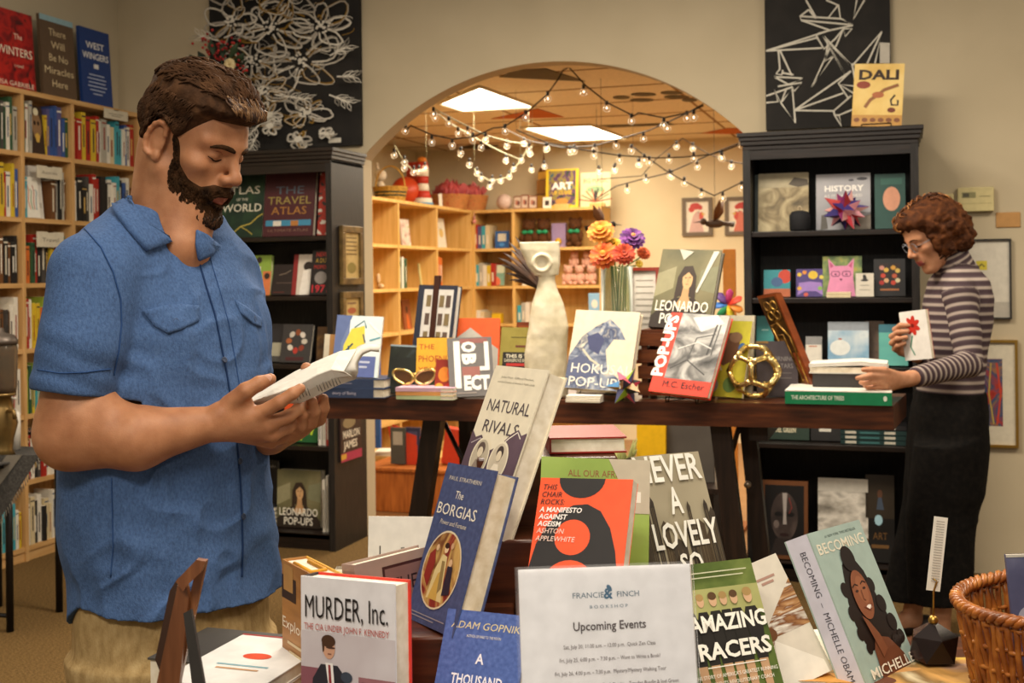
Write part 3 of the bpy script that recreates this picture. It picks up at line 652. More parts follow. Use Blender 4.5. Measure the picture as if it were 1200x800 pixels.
cbook('square book titled LEONARDO POP-UPS on the bottom shelf of the left bookcase', 324, 375, 552, .08, pop_cover(('LEONARDO', 'POP-UPS')), '54503a', t=.05, lean=.05)
for i, (u0, h_) in enumerate(((379, .26), (383, .28))):
    a = P(u0-3, 600, Y=YC+.03); o = MB(); o.box((0, 0, 0), (.012, .16, h_), mat('d6d0c2' if i == 0 else 'b9b4a8', .5)); o.box((.002, -.0005, .02), (.01, 0, h_-.05), mat('8a8478', .5)); ob = o.build('book'); ob.location = (a.x, YC+.05, .081); props(ob, ('white' if i == 0 else 'pale grey')+' spine at the right of LEONARDO POP-UPS, bottom shelf, left bookcase', 'book')
for i in range(5):
    a = P(300, 610, Y=YC+.08); o = MB(); o.box((0, 0, .002), (.10, .12, .018), PAGE); o.box((0, 0, 0), (.101, .12, .002), mat('4a4a4a', .5)); o.box((0, 0, .018), (.101, .12, .0195), mat('2b2b2d', .5)); ob = o.build('book'); ob.location = (a.x+.003*(i % 2), YC+.06, .081+.0205*i); props(ob, f'dark paperback lying with pale page edges, {ORD[i]} from bottom of stack, left bookcase', 'book', 'stacked dark paperbacks in the left bookcase')
cbook('black book with white script on its cover, bottom shelf, left bookcase behind the stack', 296, 324, 540, .08, [('t', '9a9488', 'Leonardo', .5, .12, .05, {'width': .8, 'slant': .3})], '1d1a1a', Y=YC+.22, lean=.06)
# on the side of that bookcase
FR = nmat('aged_gilt_frame', ['4a3a22', '6b5530', '8a7040'], 20, rough=.4, metal=.3)
def side_frame(label, u0, u1, v0, v1, print_m, name='picture_frame', cat='picture', els=None, border=.14):
    X = LX1+.001; a = P(u0, v0, X=X); b = P(u1, v1, X=X); w_ = b.y-a.y; h_ = a.z-b.z; o = thing(name, label, cat, (X, (a.y+b.y)/2, b.z), (0, 0, math.pi/2)); bw = border*w_
    if border:
        m = MB(); 
        for x0, x1, z0, z1 in ((-w_/2, w_/2, 0, bw), (-w_/2, w_/2, h_-bw, h_), (-w_/2, -w_/2+bw, bw, h_-bw), (w_/2-bw, w_/2, bw, h_-bw)): m.box((x0, -.022, z0), (x1, 0, z1), FR, bev=.002)
        m.build('frame', o)
    m = MB(); m.box((-w_/2+bw, -.01, bw), (w_/2-bw, -.001, h_-bw), print_m)
    if els: art(m, els, w_-2*bw, h_-2*bw, Matrix.Translation((0, -.01, bw)) @ FRONT)
    m.build('print', o)
side_frame('gilt framed illustrated page on the side of the left bookcase, upper of two', 397, 422, 264, 333, nmat('aged_page', ['b89a5a', 'cbb072', 'a8874a'], 14), els=[('r', '7a6236', .15, .1+.09*i, .85, .13+.09*i) for i in range(5)]+[('e', '8a7a3a', .5, .78, .3, .12)])
side_frame('gilt framed illustrated page on the side of the left bookcase, lower of two', 398, 422, 342, 380, nmat('aged_page', [], 14), els=[('r', '8a6a4a', .2, .2, .8, .3), ('e', 'a85a3a', .5, .6, .3, .15)])
side_frame('small poster with MARLON JAMES lettering on the side of the left bookcase', 397, 422, 486, 534, mat('33201c', .5), 'poster', 'poster', [('e', '8a7a5a', .4, .2, .3, .12), ('t', 'e4dcc8', 'MARLON', .5, .52, .16, {'width': .8, 'bold': .02}), ('t', 'e4dcc8', 'JAMES', .45, .74, .16, {'width': .66, 'bold': .02}), ('r', 'a82f50', 0, .82, 1, 1), ('r', 'd0a03a', .0, .84, .25, .95)], border=0)

# ------------------------------------------------------------------ contents of the right black bookcase
ETCH = nmat('sepia_engraving', ['4f442e', '8a7a58', 'b3a47e', 'c9bc98'], 10, detail=7, dist=1.4)
cbook('old sepia landscape picture on the top shelf of the right bookcase', 888, 947, 203, rz[0], [('r', ETCH, 0, 0, 1, 1), ('r', 'a89c7c', 0, 0, 1, .25), ('p', '4a4030', [(.6, .2), (.72, .08), (.98, .12), (1, .22), (.8, .25)])], '8a7a58', t=.02)
cbook('thin dark book edge at the left end of the top shelf, right bookcase', 883, 890, 205, rz[0], [], '2a3a34', t=.02, Y=YC+.14)
GP = nmat('grey_sky_print', ['8f9096', 'a3a3a8', 'b5b4b6'], 4)
cbook('grey book titled HISTORY, top shelf of the right bookcase behind a paper star', 956, 1020, 204, rz[0], [('r', GP, 0, 0, 1, 1), ('t', 'efece6', 'HISTORY', .52, .31, .10, {'width': .72, 'bold': .03}), ('t', 'e0dcd4', 'AS IT HAPPENED', .5, .42, .05, {'width': .7}), ('e', '4a4a50', .85, .1, .1, .03), ('e', '5a5a60', .65, .12, .05, .02), ('p', '5a5650', [(.08, 1), (.1, .74), (.18, .72), (.22, .98)]), ('p', '8a8074', [(.6, 1), (.7, .8), (1, .74), (1, 1)])], '9a9aa0', t=.025)
cbook('dark green book with a peach oval, top shelf of the right bookcase', 1025, 1061, 204, rz[0], [('e', 'd99a7a', .55, .46, .28, .22), ('r', '2f5f54', .2, .08, .9, .2)], '1d4a42', t=.025)
a = P(937, 258, Y=YC+.05); o = thing('speaker', 'small black rounded speaker with a hanging loop, on the top shelf of the right bookcase', 'speaker', (a.x, YC+.06, rz[0]+.001))
MB().lathe([(.001, 0), (.036, 0), (.044, .008), (.045, .05), (.044, .07), (.034, .085), (.012, .09), (.001, .09)], mat('191a1e', .8), 24).build('body', o); MB().tube([(.008*math.cos(t), 0, .098+.010*math.sin(t)) for t in [2*math.pi*i/14 for i in range(14)]], .0022, mat('b9a888', .6), 6, closed=True).build('loop', o)
a = P(993, 250, Y=YC+.03); star('red purple and white folded paper star in front of the HISTORY book', (a.x-.01, YC+.045, rz[0]+.001), .105, ['a8232f', '4a3a86', 'd9a09a', '7a2a5a', 'b33a3a', '3a3070', 'c98a94'], 3)
for lb, u0, u1, vt, els, cv in (('small teal book with red and blue cartoon shapes, second shelf of the right bookcase', 895, 926, 317, [('r', '2f8a94', 0, 0, 1, .7), ('e', 'c2402c', .8, .25, .25, .25), ('e', '3f5f8a', .5, .45, .22, .18), ('r', 'b0603a', 0, .7, 1, 1)], '2f8a94'),
    ('small purple game case with yellow flowers, second shelf of the right bookcase', 933, 966, 316, [('e', 'd9b838', .6, .22, .17, .15), ('p', '9a7ac0', [(.1, .5), (.5, .45), (.9, .5), (.95, .95), (.7, .8), (.3, .8), (.05, .95)])]+[('e', c_, x, y, .08, .07) for x, y, c_ in ((.12, .2, 'd9b838'), (.3, .12, 'd98a38'), (.12, .7, 'd9a838'), (.9, .3, 'd9c858'), (.35, .92, 'c95a4a'), (.85, .7, '8ab05a'))], '4a3a7a'),
    ('pink cat in glasses on a flowery book, second shelf of the right bookcase', 964, 1010, 301, [('r', nmat('meadow_flower_print', ['3a4a34', '5a7048', '8a9a5a', 'b9a04a'], 22), 0, 0, 1, 1), ('p', 'd98ab0', [(.14, .05), (.32, .24), (.62, .24), (.80, .05), (.78, .55), (.84, 1), (.08, 1), (.18, .55)]), ('p', 'b9527a', [(.17, .12), (.28, .24), (.2, .3)]), ('p', 'b9527a', [(.77, .12), (.66, .24), (.74, .3)]), ('l', '5a2f4a', [(.22, .46), (.24, .38), (.42, .38), (.44, .46), (.40, .5), (.26, .5), (.22, .46)], .02), ('l', '5a2f4a', [(.5, .46), (.52, .38), (.70, .38), (.72, .46), (.68, .5), (.54, .5), (.5, .46)], .02), ('e', '6a3a5a', .33, .45, .03, .02), ('e', '6a3a5a', .61, .45, .03, .02), ('p', '6a2f4a', [(.43, .56), (.51, .56), (.47, .62)])], '5a7048'),
    ('small white card with black emblem, second shelf of the right bookcase', 1003, 1024, 321, [('p', '2a2826', [(.4, .28), (.4, .06), (.55, .06), (.62, .2), (.62, .28)]), ('e', '2a2826', .5, .3, .22, .05), ('r', '9a9488', .25, .5, .75, .54), ('r', '9a9488', .2, .7, .8, .73)], 'cfc8b8'),
    ('black framed floral card on the second shelf, right bookcase', 1024, 1061, 304, [('r', '2a1a16', .18, .12, .48, .72), ('r', '2a1a16', .54, .12, .84, .72)]+[('e', c_, x, y, .08, .06) for x, y, c_ in ((.26, .24, 'c98a7a'), (.4, .3, 'd9b04a'), (.3, .45, 'c2402c'), (.4, .58, 'd9a87a'), (.25, .64, 'b9302a'), (.62, .24, 'd9a03a'), (.76, .32, 'd9b85a'), (.66, .46, 'c25a3a'), (.76, .58, 'd9c9a0'), (.62, .64, 'c2402c'))]+[('r', 'a8683a', .2, .80, .8, .85)], '141112')):
    cbook(lb, u0, u1, vt, rz[1], els, cv, t=.018, Y=YC+(.05 if 'card with' in lb else .1))
a = P(983, 346, Y=YC+.04)
for i in range(2): ob = MB().box((-.05, -.03, 0), (.05, .03, .012), mat('d8c9a4', .6), bev=.002).build('card_box'); ob.location = (a.x, YC+.05, rz[1]+.0005+.0125*i); props(ob, f'small cream card box in front of the pink cat book, {"lower" if i == 0 else "upper"} of two', 'box', 'cream card boxes')
SEA = nmat('blue_sea_print', ['4a7aa0', '7fa8c4', 'cfd9dc', '5f90b4'], 5, detail=5)
for lb, u0, u1, vt, els, cv, Y_ in (('teal book half hidden behind the gilded carved book, third shelf of the right bookcase', 886, 906, 372, [('r', '9ac9c0', .3, .28, .7, .31)], '2f8f8c', YC+.1),
    ('small white card book on the third shelf of the right bookcase', 944, 963, 396, [('r', '8a8a88', 0, 0, 1, .3), ('r', 'd8d2c4', 0, .3, 1, 1), ('r', 'b0603a', .2, .34, .7, .38)], 'd8d2c4', YC+.1),
    ('blue sea and cloud book on the third shelf of the right bookcase', 970, 1018, 379, [('r', SEA, 0, 0, 1, 1), ('r', '8f97a0', 0, 0, 1, .2), ('e', 'd8dcd8', .3, .6, .25, .18), ('e', 'a8543a', .3, .4, .05, .02)], '6a94b4', YC+.06),
    ('brown striped books beside the blue sea book, third shelf, right bookcase', 1014, 1036, 378, [('r', nmat('brown_spine_print', ['4a3a30', '7a5f4a', '5a4a44'], 30, (8, 1, 1)), 0, 0, 1, 1)], '5a4a40', YC+.12),
    ('teal beach book at the end of the third shelf, right bookcase', 1030, 1064, 382, [('r', nmat('teal_beach_print', ['2f7f84', '5fb0a4', '8fc9b4'], 4, (.3, 1, 1)), 0, .2, 1, 1), ('r', '2f6f7f', 0, 0, 1, .2)], '3f9a94', YC+.06)):
    cbook(lb, u0, u1, vt, rz[2], els, cv, t=.025, Y=Y_, lean=.2)
# lower shelves
cbook('dark green book by JOEL GREEN, fourth shelf of the right bookcase below the table top', 890, 948, 455, rz[3], [('t', 'd8cfae', 'JOEL GREEN', .5, .86, .09, {'width': .46, 'bold': .02}), ('e', '9ac0c0', .5, .5, .3, .2)], '26382e', t=.03)
cbook('black book with a white label, fourth shelf of the right bookcase', 950, 985, 470, rz[3], [('r', 'c9c4b8', .28, .62, .68, .78)], '1c1a1a', t=.03)
for i in range(4):
    a = P(985, 515, Y=YC+.05); o = MB(); o.box((0, 0, .0015), (.27, .18, .020), mat('16302f' if i < 3 else '1c1a1c', .5)); 
    for x in (.02, .18): o.box((x, -.0006, .005), (x+.045, 0, .016), mat('b9b4a4', .5))
    o.box((.08, -.0006, .006), (.16, 0, .013), mat('3a6a6a', .5)); ob = o.build('book'); ob.location = (a.x, YC+.05, rz[3]+.0005+.021*i); props(ob, f'dark teal hardback lying flat on the fourth shelf, right bookcase, {ORD[i]} from bottom', 'book', 'stacked dark teal hardbacks')
FACE = nmat('dark_face_print', ['1c1614', '3a2e2a', '6a5a54'], 8, detail=5)
o = cbook('wood-framed photograph of a shadowed face, bottom shelf of the right bookcase', 891, 946, 566, .08, [('r', '6a3f1f', 0, 0, 1, 1), ('r', '100c0b', .08, .06, .92, .95), ('e', FACE, .5, .46, .29, .31), ('p', '2a211e', [(.2, .95), (.32, .74), (.68, .74), (.8, .95)]), ('e', '0f0b0a', .37, .43, .085, .03), ('e', '0f0b0a', .63, .43, .085, .03), ('p', 'a39a94', [(.46, .16), (.56, .16), (.54, .42), (.55, .56), (.47, .56), (.48, .42)]), ('e', '6f625c', .33, .56, .06, .05), ('e', '2a1614', .5, .69, .1, .022), ('l', '8a3028', [(.60, .22), (.66, .34), (.6, .42)], .015)], '6a3f1f', t=.02, Y=YC+.06, name='picture_frame', cat='picture')
MTN = nmat('snow_mountain_print', ['2a2622', '8f897e', 'd6d0c4', '4a443c'], 7, (1, 1, 1.8), detail=7)
cbook('black and white mountain photograph, bottom shelf of the right bookcase', 958, 1017, 564, .08, [('r', MTN, 0, 0, 1, .72), ('r', 'c9c4b8', 0, 0, 1, .16), ('r', '6a5236', 0, .72, 1, 1)], '8f897e', t=.03)
cbook('dark book with a girl in a lit doorway, bottom shelf of the right bookcase', 1014, 1048, 560, .08, [('r', '2e2416', 0, 0, 1, .5), ('e', '5a3a26', .5, .22, .09, .05), ('p', '3f4a5a', [(.38, .4), (.44, .26), (.56, .26), (.64, .4)]), ('e', '9fc4d0', .45, .52, .14, .06), ('t', '6a4a24', 'ART', .5, .74, .08, {'width': .5}), ('r', '6a4a24', .2, .8, .8, .84)], '120e0a', t=.03)
# ------------------------------------------------------------------ foreground display table (nearest the viewer)
def LD(l, d, z):
    """lateral and depth distance from the viewpoint's own axis -> point"""
    return Vector((0, 0, z)) + _r0*l + _f*d
ZT = .70
o = thing('display_table', 'dark stained display table with stepped riser, carrying the front row of books', 'table', LD(.2, 1.65, 0), (0, 0, YAW))
poly = [(-.70, -.45), (1.0, -.45), (1.0, .30), (.9, .42), (-.4, .42), (-.56, .32), (-.70, .08)]
m = MB(); m.prism(poly, 'z', ZT-.035, ZT-.001, TABLEWOOD); m.build('tabletop', o)
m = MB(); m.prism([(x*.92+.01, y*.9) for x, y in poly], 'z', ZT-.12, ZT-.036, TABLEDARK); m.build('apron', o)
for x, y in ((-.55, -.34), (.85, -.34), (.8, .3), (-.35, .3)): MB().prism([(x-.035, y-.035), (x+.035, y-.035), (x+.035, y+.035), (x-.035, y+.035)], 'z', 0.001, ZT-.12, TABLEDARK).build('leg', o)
for nm, l0, l1, d0, d1, zt in (('lower_riser', -.215, -.002, 1.635, 2.0, .840), ('lower_riser', 0.0, .17, 1.565, 2.0, .856), ('side_riser', .23, .40, 1.87, 2.06, .806), ('upper_riser', -.10, .165, 1.80, 2.0, .934), ('upper_riser', -.06, .165, 1.90, 2.07, 1.043)):
    MB().box((l0-.2, d0-1.65, ZT), (l1-.2, d1-1.65, zt), TABLEWOOD, bev=.004).build(nm, o)

GREY_ART = nmat('grey_print', ['3a3a38', '8d8b84', 'd8d4ca'], 9, (1, 1, 1), .5, detail=6, dist=1.2)
book('thick book with a long-haired woman on its cover and white spine reading BECOMING', .165, .243, .046, (-.0221, 1.9394, .703), (-.4368, .0199, 1.1211), 'a3b7ad',
  [('t', '4a5a54', '#1 NEW YORK TIMES BESTSELLER', .56, .055, .016, {'width': .6}), ('t', 'e3dcc6', 'BECOMING', .5, .15, .068, {'width': .88, 'bold': .012}),
   ('p', '1d120d', [(.3, .35), (.36, .25), (.47, .2), (.6, .22), (.7, .32), (.76, .5), (.84, .68), (.93, .82), (.8, .84), (.7, .78), (.3, .80), (.24, .74), (.2, .62), (.22, .48)]),
   ]+[('e', '1d120d', x, y, r, r*.7) for x, y, r in ((.25, .4, .07), (.22, .55, .07), (.22, .68, .06), (.27, .78, .05), (.72, .42, .07), (.78, .55, .08), (.84, .68, .08), (.9, .78, .06), (.78, .80, .07), (.5, .22, .12))]+[('p', '6e4029', [(.34, .80), (.44, .72), (.66, .76), (.82, .88), (.88, 1.0), (.30, 1.0)]),
   ('e', '8a5235', .50, .46, .155, .16, -.1), ('e', '9a6040', .53, .43, .09, .09), ('e', '3a2018', .43, .43, .03, .008), ('e', '3a2018', .57, .425, .03, .008), ('l', '2a150d', [(.37, .40), (.43, .385), (.48, .40)], .012), ('l', '2a150d', [(.53, .395), (.58, .38), (.63, .395)], .012),
   ('e', 'f3e9dc', .53, .545, .05, .014), ('l', '7a3f2c', [(.45, .535), (.53, .565), (.6, .53)], .012), ('l', '6b3a24', [(.5, .43), (.49, .49), (.52, .50)], .012),
   ('p', '7d4a30', [(.34, .58), (.42, .62), (.52, .72), (.56, .82), (.44, .86), (.40, .74)]),
   ('t', 'efe7d4', 'MICHELLE', .54, .955, .062, {'width': .84, 'bold': .01})],
  spine='d4d3df', spels=[('t', '4c4c55', 'BECOMING  \u2013  MICHELLE OBAMA', .42, .10, .28/6.2, {'align': 'l', 'rot': -math.pi/2, 'width': 4.6})])
# amazing racers
GREENF = nmat('meadow_print', ['2f3d1d', '55682c', '7d8a45'], 12, rough=.45)
rac = [('r', GREENF, 0, 0, 1, 1), ('r', 'a8a86a', 0, .16, 1, .34)]
for i, (x, s_) in enumerate(((.16, .9), (.30, .95), (.44, 1.05), (.56, .97), (.68, 1.0), (.84, 1.15))):
    rac += [('p', 'c19a74', [(x-.05, .62), (x+.05, .62), (x+.035, .95), (x-.03, .95)]), ('p', '26231f', [(x-.05*s_, .30), (x+.05*s_, .30), (x+.085*s_, .36), (x+.06, .62), (x-.06, .62), (x-.085*s_, .36)]), ('e', 'd1aa84', x, .255-.02*s_, .042*s_, .038*s_), ('e', 'a98a55' if i % 2 else '5b4128', x, .23-.02*s_, .046*s_, .024*s_)]
rac += [('t', 'f4f0e2', 'AMAZING', 0.54, .42, .095, {'width': .88, 'bold': .03, 'slant': .05}), ('t', 'f4f0e2', 'RACERS', 0.55, .585, .095, {'width': .82, 'bold': .03, 'slant': .05}),
  ('r', 'f4f0e2', .2, .63, .86, .636), ('t', 'f4f0e2', 'THE STORY OF AMERICA\u2019S GREATEST RUNNING', .5, .695, .022, {'width': .93}), ('t', 'f4f0e2', 'TEAM AND ITS REVOLUTIONARY COACH', .5, .74, .022, {'width': .8}), ('r', 'f4f0e2', .2, .775, .8, .781),
  ('t', 'f4f0e2', 'MARC BLOOM', .55, .90, .07, {'width': .75, 'bold': .02}), ('r', 'c9c9a8', .2, .06, .9, .067), ('r', 'c9c9a8', .25, .09, .85, .097)]
book('green book leaning right with runners on its cover, titled RACERS in white', .152, .23, .024, (-.2114, 1.673, .703), (-.4559, .0213, .7705), '55682c', rac, spine='3b4a22', hard=False)
FANART = nmat('feather_print', ['d8cfbd', 'b98a5a', '7a4a26', 'e6dfd0', '8a5a30'], 7, (1, 6, 6), .5, dist=2.0, detail=4)
book('slim cream book with brown feather pattern, leaning between the runners book and the portrait book', .14, .192, .016, LD(.425, 1.815, .703), (-.479, -.2501, .7042), 'd9d0bf',
  [('p', FANART, [(.0, .62), (.42, .55), (1, .22), (1, .60), (.55, .60), (.0, .95)]), ('e', '6e4526', .5, .57, .07, .05), ('r', 'b08a7a', .62, .14, .86, .16), ('r', 'b08a7a', .66, .18, .82, .2), ('p', 'ece5d6', [(.3, 1), (.5, .62), (.95, .9), (.95, 1)])], hard=False)
# upcoming events
o = thing('sign_holder', 'white event list in a clear acrylic holder, front and centre of the table', 'sign', (-.3199, 1.3418, .703), (-.2273, .0453, .5995))
M2 = MB(); W_, H_ = .22, .285
M2.box((-W_/2, .0012, 0), (W_/2, .0035, H_), mat('f1f0f2', .6, .2)); ev = [
 ('t', '4d6b80', 'FRANCIE', .39, .125, .0225, {'width': .18}), ('t', '2f6486', '&', .505, .13, .042, {'bold': .03}), ('e', '2f6486', .512, .088, .012, .016, .6), ('t', '4d6b80', 'FINCH', .62, .125, .0225, {'width': .13}), ('t', '6a8294', 'B O O K S H O P', .505, .168, .013, {'width': .22}),
 ('t', '3c2a2c', 'Upcoming Events', .505, .255, .035, {'width': .42, 'bold': .012})]
for i, t in enumerate(('Sat, July 20, 11:00 a.m. \u2013 12:00 p.m.  Quick Zen Class', 'Fri, July 25, 6:00 p.m. \u2013 7:30 p.m. \u2013 Want to Write a Book?', 'Fri, July 26, 4:00 p.m. \u2013 7:30 p.m.  Mystery/Mystery Walking Tour', 'Fri, July 26, 5:30 p.m. \u2013 6:30 p.m.  Book Signing \u2013 Trayden Bundle & Joel Green', 'Tue, July 30, 5:30 p.m. \u2013 6:30 p.m.  One Book One Lincoln discussion \u2013 The Far Away Brothers', 'Fri, August 2, 5:30 p.m. \u2013 7:30 p.m.  Author Judy Diamond and Photographer Alan Bond', 'Fri, August 2, 5:30 p.m. \u2013 7:30 p.m.  Line Stead Part by Louis Raymond Kelsar', 'Sat, August 3, 10:00 a.m. \u2013 11:00 a.m.  Story Time', 'Thu, August 8, 6:00 p.m. \u2013 7:30 p.m.  Open Mic Night')):
    ev.append(('t', '5a4a4c', t, .5, .325+.052*i, .0155, {'width': min(.88, .0098*len(t))}))
art(M2, ev, W_, H_, FRONT @ Matrix.Translation((0, 0, -.0012))); M2.build('paper', o)
g = glass('clear_acrylic', 'ffffff', .03); m = MB(); m.box((-W_/2-.003, -.0012, 0), (W_/2+.003, -.0003, H_+.003), g); m.box((-W_/2-.003, .005, 0), (W_/2+.003, .007, H_+.003), g); m.box((-W_/2, .007, 0), (W_/2, .09, .003), g); m.build('acrylic_holder', o)
# a thousand small sanities
book('blue book titled A THOUSAND SMALL in white, leaning left of the event list', 0.132, 0.197, 0.02, (-0.5438, 1.4233, 0.704), (-0.4187, -0.0611, -0.2614), nmat('blue_weave', ['3f5590', '4d64a2', '5b72b0'], 160, rough=.5),
  [('t', 'd9c99a', 'ADAM GOPNIK', .5, .12, .048, {'width': .84, 'slant': .2}), ('t', 'e8e2d4', 'AUTHOR OF PARIS TO THE MOON', .5, .175, .018, {'width': .42}),
   ('t', 'eeeaf0', 'A', .5, .34, .065, {'bold': .02}), ('t', 'eeeaf0', 'THOUSAND', .5, .48, .065, {'width': .62, 'bold': .02}), ('t', 'eeeaf0', 'SMALL', .5, .62, .065, {'width': .4, 'bold': .02}), ('t', 'eeeaf0', 'SANITIES', .5, .76, .065, {'width': .56, 'bold': .02})])
# murder inc
mur = [('r', nmat('pale_sky_print', ['d9d4d6', 'c8bfc2', 'e2dfe2'], 5), 0, .30, 1, 1), ('r', 'c5a4a4', 0, .56, 1, 1), ('r', '8c5660', .0, .50, .2, .62), ('r', '9c6a70', .62, .52, 1, .64), ('r', '7a6a6a', 0, .78, 1, 1),
 ('p', '2b2a33', [(.10, .92), (.13, .56), (.22, .475), (.40, .475), (.52, .56), (.58, .66), (.56, .92)]), ('p', 'f0ece8', [(.27, .465), (.35, .465), (.37, .62), (.31, .62)]), ('p', '8c2f33', [(.30, .475), (.325, .475), (.34, .60), (.31, .61)]), ('e', 'd2a184', .31, .385, .065, .058), ('e', '4a3020', .305, .345, .075, .034), ('p', '4a3020', [(.235, .36), (.27, .34), (.26, .40), (.245, .41)]), ('e', '4a3026', .33, .38, .05, .006), ('l', '8a5a48', [(.30, .415), (.34, .415)], .012), ('p', 'd2a184', [(.36, .62), (.46, .64), (.47, .68), (.37, .67)]), ('e', '3b4452', .50, .53, .06, .03),
 ('p', '33303a', [(.58, .92), (.62, .64), (.74, .64), (.80, .92)]), ('e', 'cfa086', .68, .59, .045, .042), ('e', '2a2020', .68, .565, .05, .02), ('e', 'e8e2dc', .68, .66, .02, .03), ('e', 'b98d90', .9, .66, .1, .05), ('e', 'cfa086', .9, .60, .035, .03),
 ('t', '201c1c', 'MURDER, Inc.', .5, .222, .125, {'width': .88}), ('t', 'b33b2c', 'THE CIA UNDER JOHN F. KENNEDY', .5, .29, .036, {'width': .9})]
book('white book titled MURDER, Inc. with red back cover, front left of the table', .155, .235, .036, (-.6906, 1.3987, .703), (-.0628, -.0464, -.2127), 'e2e0e2', mur, spine='3a3a3e', back='d4392a')
# exploring
o2 = book('brown wood-patterned book with yellow ribbon on top, behind the MURDER, Inc. book', 0.15, 0.212, 0.04, LD(-.31, 1.715, .703), (-.01, -.006, -.7055), nmat('tan_plank_print', ['8a5a2c', 'a8743c', 'c08b4e'], 6, (1, 1, 6), .5),
  [('r', '3a2412', .0, .10, .38, .26), ('r', 'b98a4a', .05, .02, .3, .2), ('t', 'efe4cf', 'Exploring', .42, .46, .075, {'width': .8}), ('r', 'd8c39a', .15, .54, .75, .56), ('r', 'd8c39a', .2, .60, .7, .62), ('r', 'd8c39a', .2, .78, .75, .81)], back='d9a43a')
MB().tube([(-.045, .008, .2105), (.02, .008, .2105), (.02, .03, .2105), (-.045, .03, .2105)], .003, mat('d99a2a', .5), 6).build('ribbon', o2)
# borgias
BORG = nmat('old_oil_print', ['2a1812', '7a4a26', 'c9a35c', '8a2a20', '3a2a1e', 'd8c08a'], 9, (1, 1, 1), .5, detail=4, dist=1.6)
book('dark blue hardback titled The BORGIAS with an oval painting, leaning on the stepped display', 0.148, 0.23, 0.037, (-0.639, 1.5491, 0.8426), (-0.3435, -0.047, -0.7276), nmat('slate_blue_cloth', ['3a4468', '434e75', '4d5880'], 120, rough=.55),
  [('t', 'd8cfba', 'PAUL STRATHERN', .45, .105, .026, {'width': .66, 'slant': .1}), ('t', 'ece4d2', 'The', .42, .215, .05, {'slant': .1}), ('t', 'ece4d2', 'BORGIAS', .45, .325, .072, {'width': .80}), ('t', 'd8cfba', 'Power and Fortune', .45, .385, .03, {'width': .54, 'slant': .15}),
   ('e', 'd8c9a8', .45, .655, .375, .242), ('e', BORG, .45, .655, .355, .23), ('p', 'd9c58a', [(.30, .84), (.34, .66), (.42, .56), (.52, .57), (.56, .70), (.62, .84)]), ('p', 'c9a44f', [(.34, .84), (.42, .68), (.48, .66), (.52, .84)]), ('p', '8f7a4a', [(.44, .60), (.50, .60), (.56, .76), (.50, .80)]), ('e', 'e7c79a', .47, .525, .04, .026), ('e', '3a2010', .47, .505, .045, .018), ('e', 'd9b48a', .62, .60, .035, .024), ('p', '2a2030', [(.58, .62), (.68, .62), (.74, .78), (.60, .80)]), ('p', '8a2a20', [(.17, .58), (.26, .54), (.32, .62), (.28, .78), (.16, .72)]), ('e', 'd9b48a', .30, .53, .03, .02), ('e', 'c9a078', .58, .50, .03, .02), ('r', '8f8a90', .1, .94, .8, .947), ('r', '8f8a90', .12, .96, .6, .967)], page=nmat('shaded_pages', ['c9b795', 'e4d8bf'], 60, rough=.8))
# natural rivals
MOUNT = nmat('purple_mountain', ['3a2c38', '54404e', '6c5664'], 8, rough=.55, detail=5)
book('tall cream hardback titled NATURAL RIVALS with purple mountains, leaning above the blue oval book', 0.178, 0.27, 0.036, (-0.656, 1.7484, 0.9363), (-0.3976, -0.016, -0.765), 'e3d9c0',
  [('t', '8a8474', 'John Muir, Gifford Pinchot,', .5, .075, .013, {'width': .62}), ('t', '8a8474', 'and the Creation of America\u2019s Public Lands', .5, .105, .013, {'width': .7}), ('t', '4a4248', 'NATURAL', .52, .285, .075, {'width': .80}), ('t', '4a4248', 'RIVALS', .5, .415, .075, {'width': .66}),
   ('p', MOUNT, [(0, .42), (.1, .46), (.2, .44), (.33, .49), (.45, .52), (.6, .48), (.74, .40), (.84, .37), (.92, .40), (1, .38), (1, 1), (0, 1)]), ('l', 'e9e0d0', [(.62, .48), (.72, .43), (.84, .385), (.92, .42)], .012), ('l', 'b9adb0', [(.05, .50), (.2, .46), (.35, .52)], .01), ('e', 'e3d9c0', .30, .575, .17, .125, .1), ('e', 'b9ae98', .30, .575, .15, .11, .1), ('e', 'e3d9c0', .66, .575, .17, .125, .1), ('e', 'c9bda6', .66, .575, .15, .11, .1),
   ('e', '5a4a44', .29, .52, .07, .04), ('e', 'd9cbb0', .29, .542, .05, .032), ('p', '8a7c70', [(.2, .665), (.25, .59), (.34, .59), (.4, .665)]), ('e', '3c302e', .66, .52, .06, .04), ('e', 'd9cbb0', .66, .542, .045, .032), ('p', 'e6dbc6', [(.55, .665), (.62, .59), (.7, .59), (.77, .665)])], spine='bdb39c')
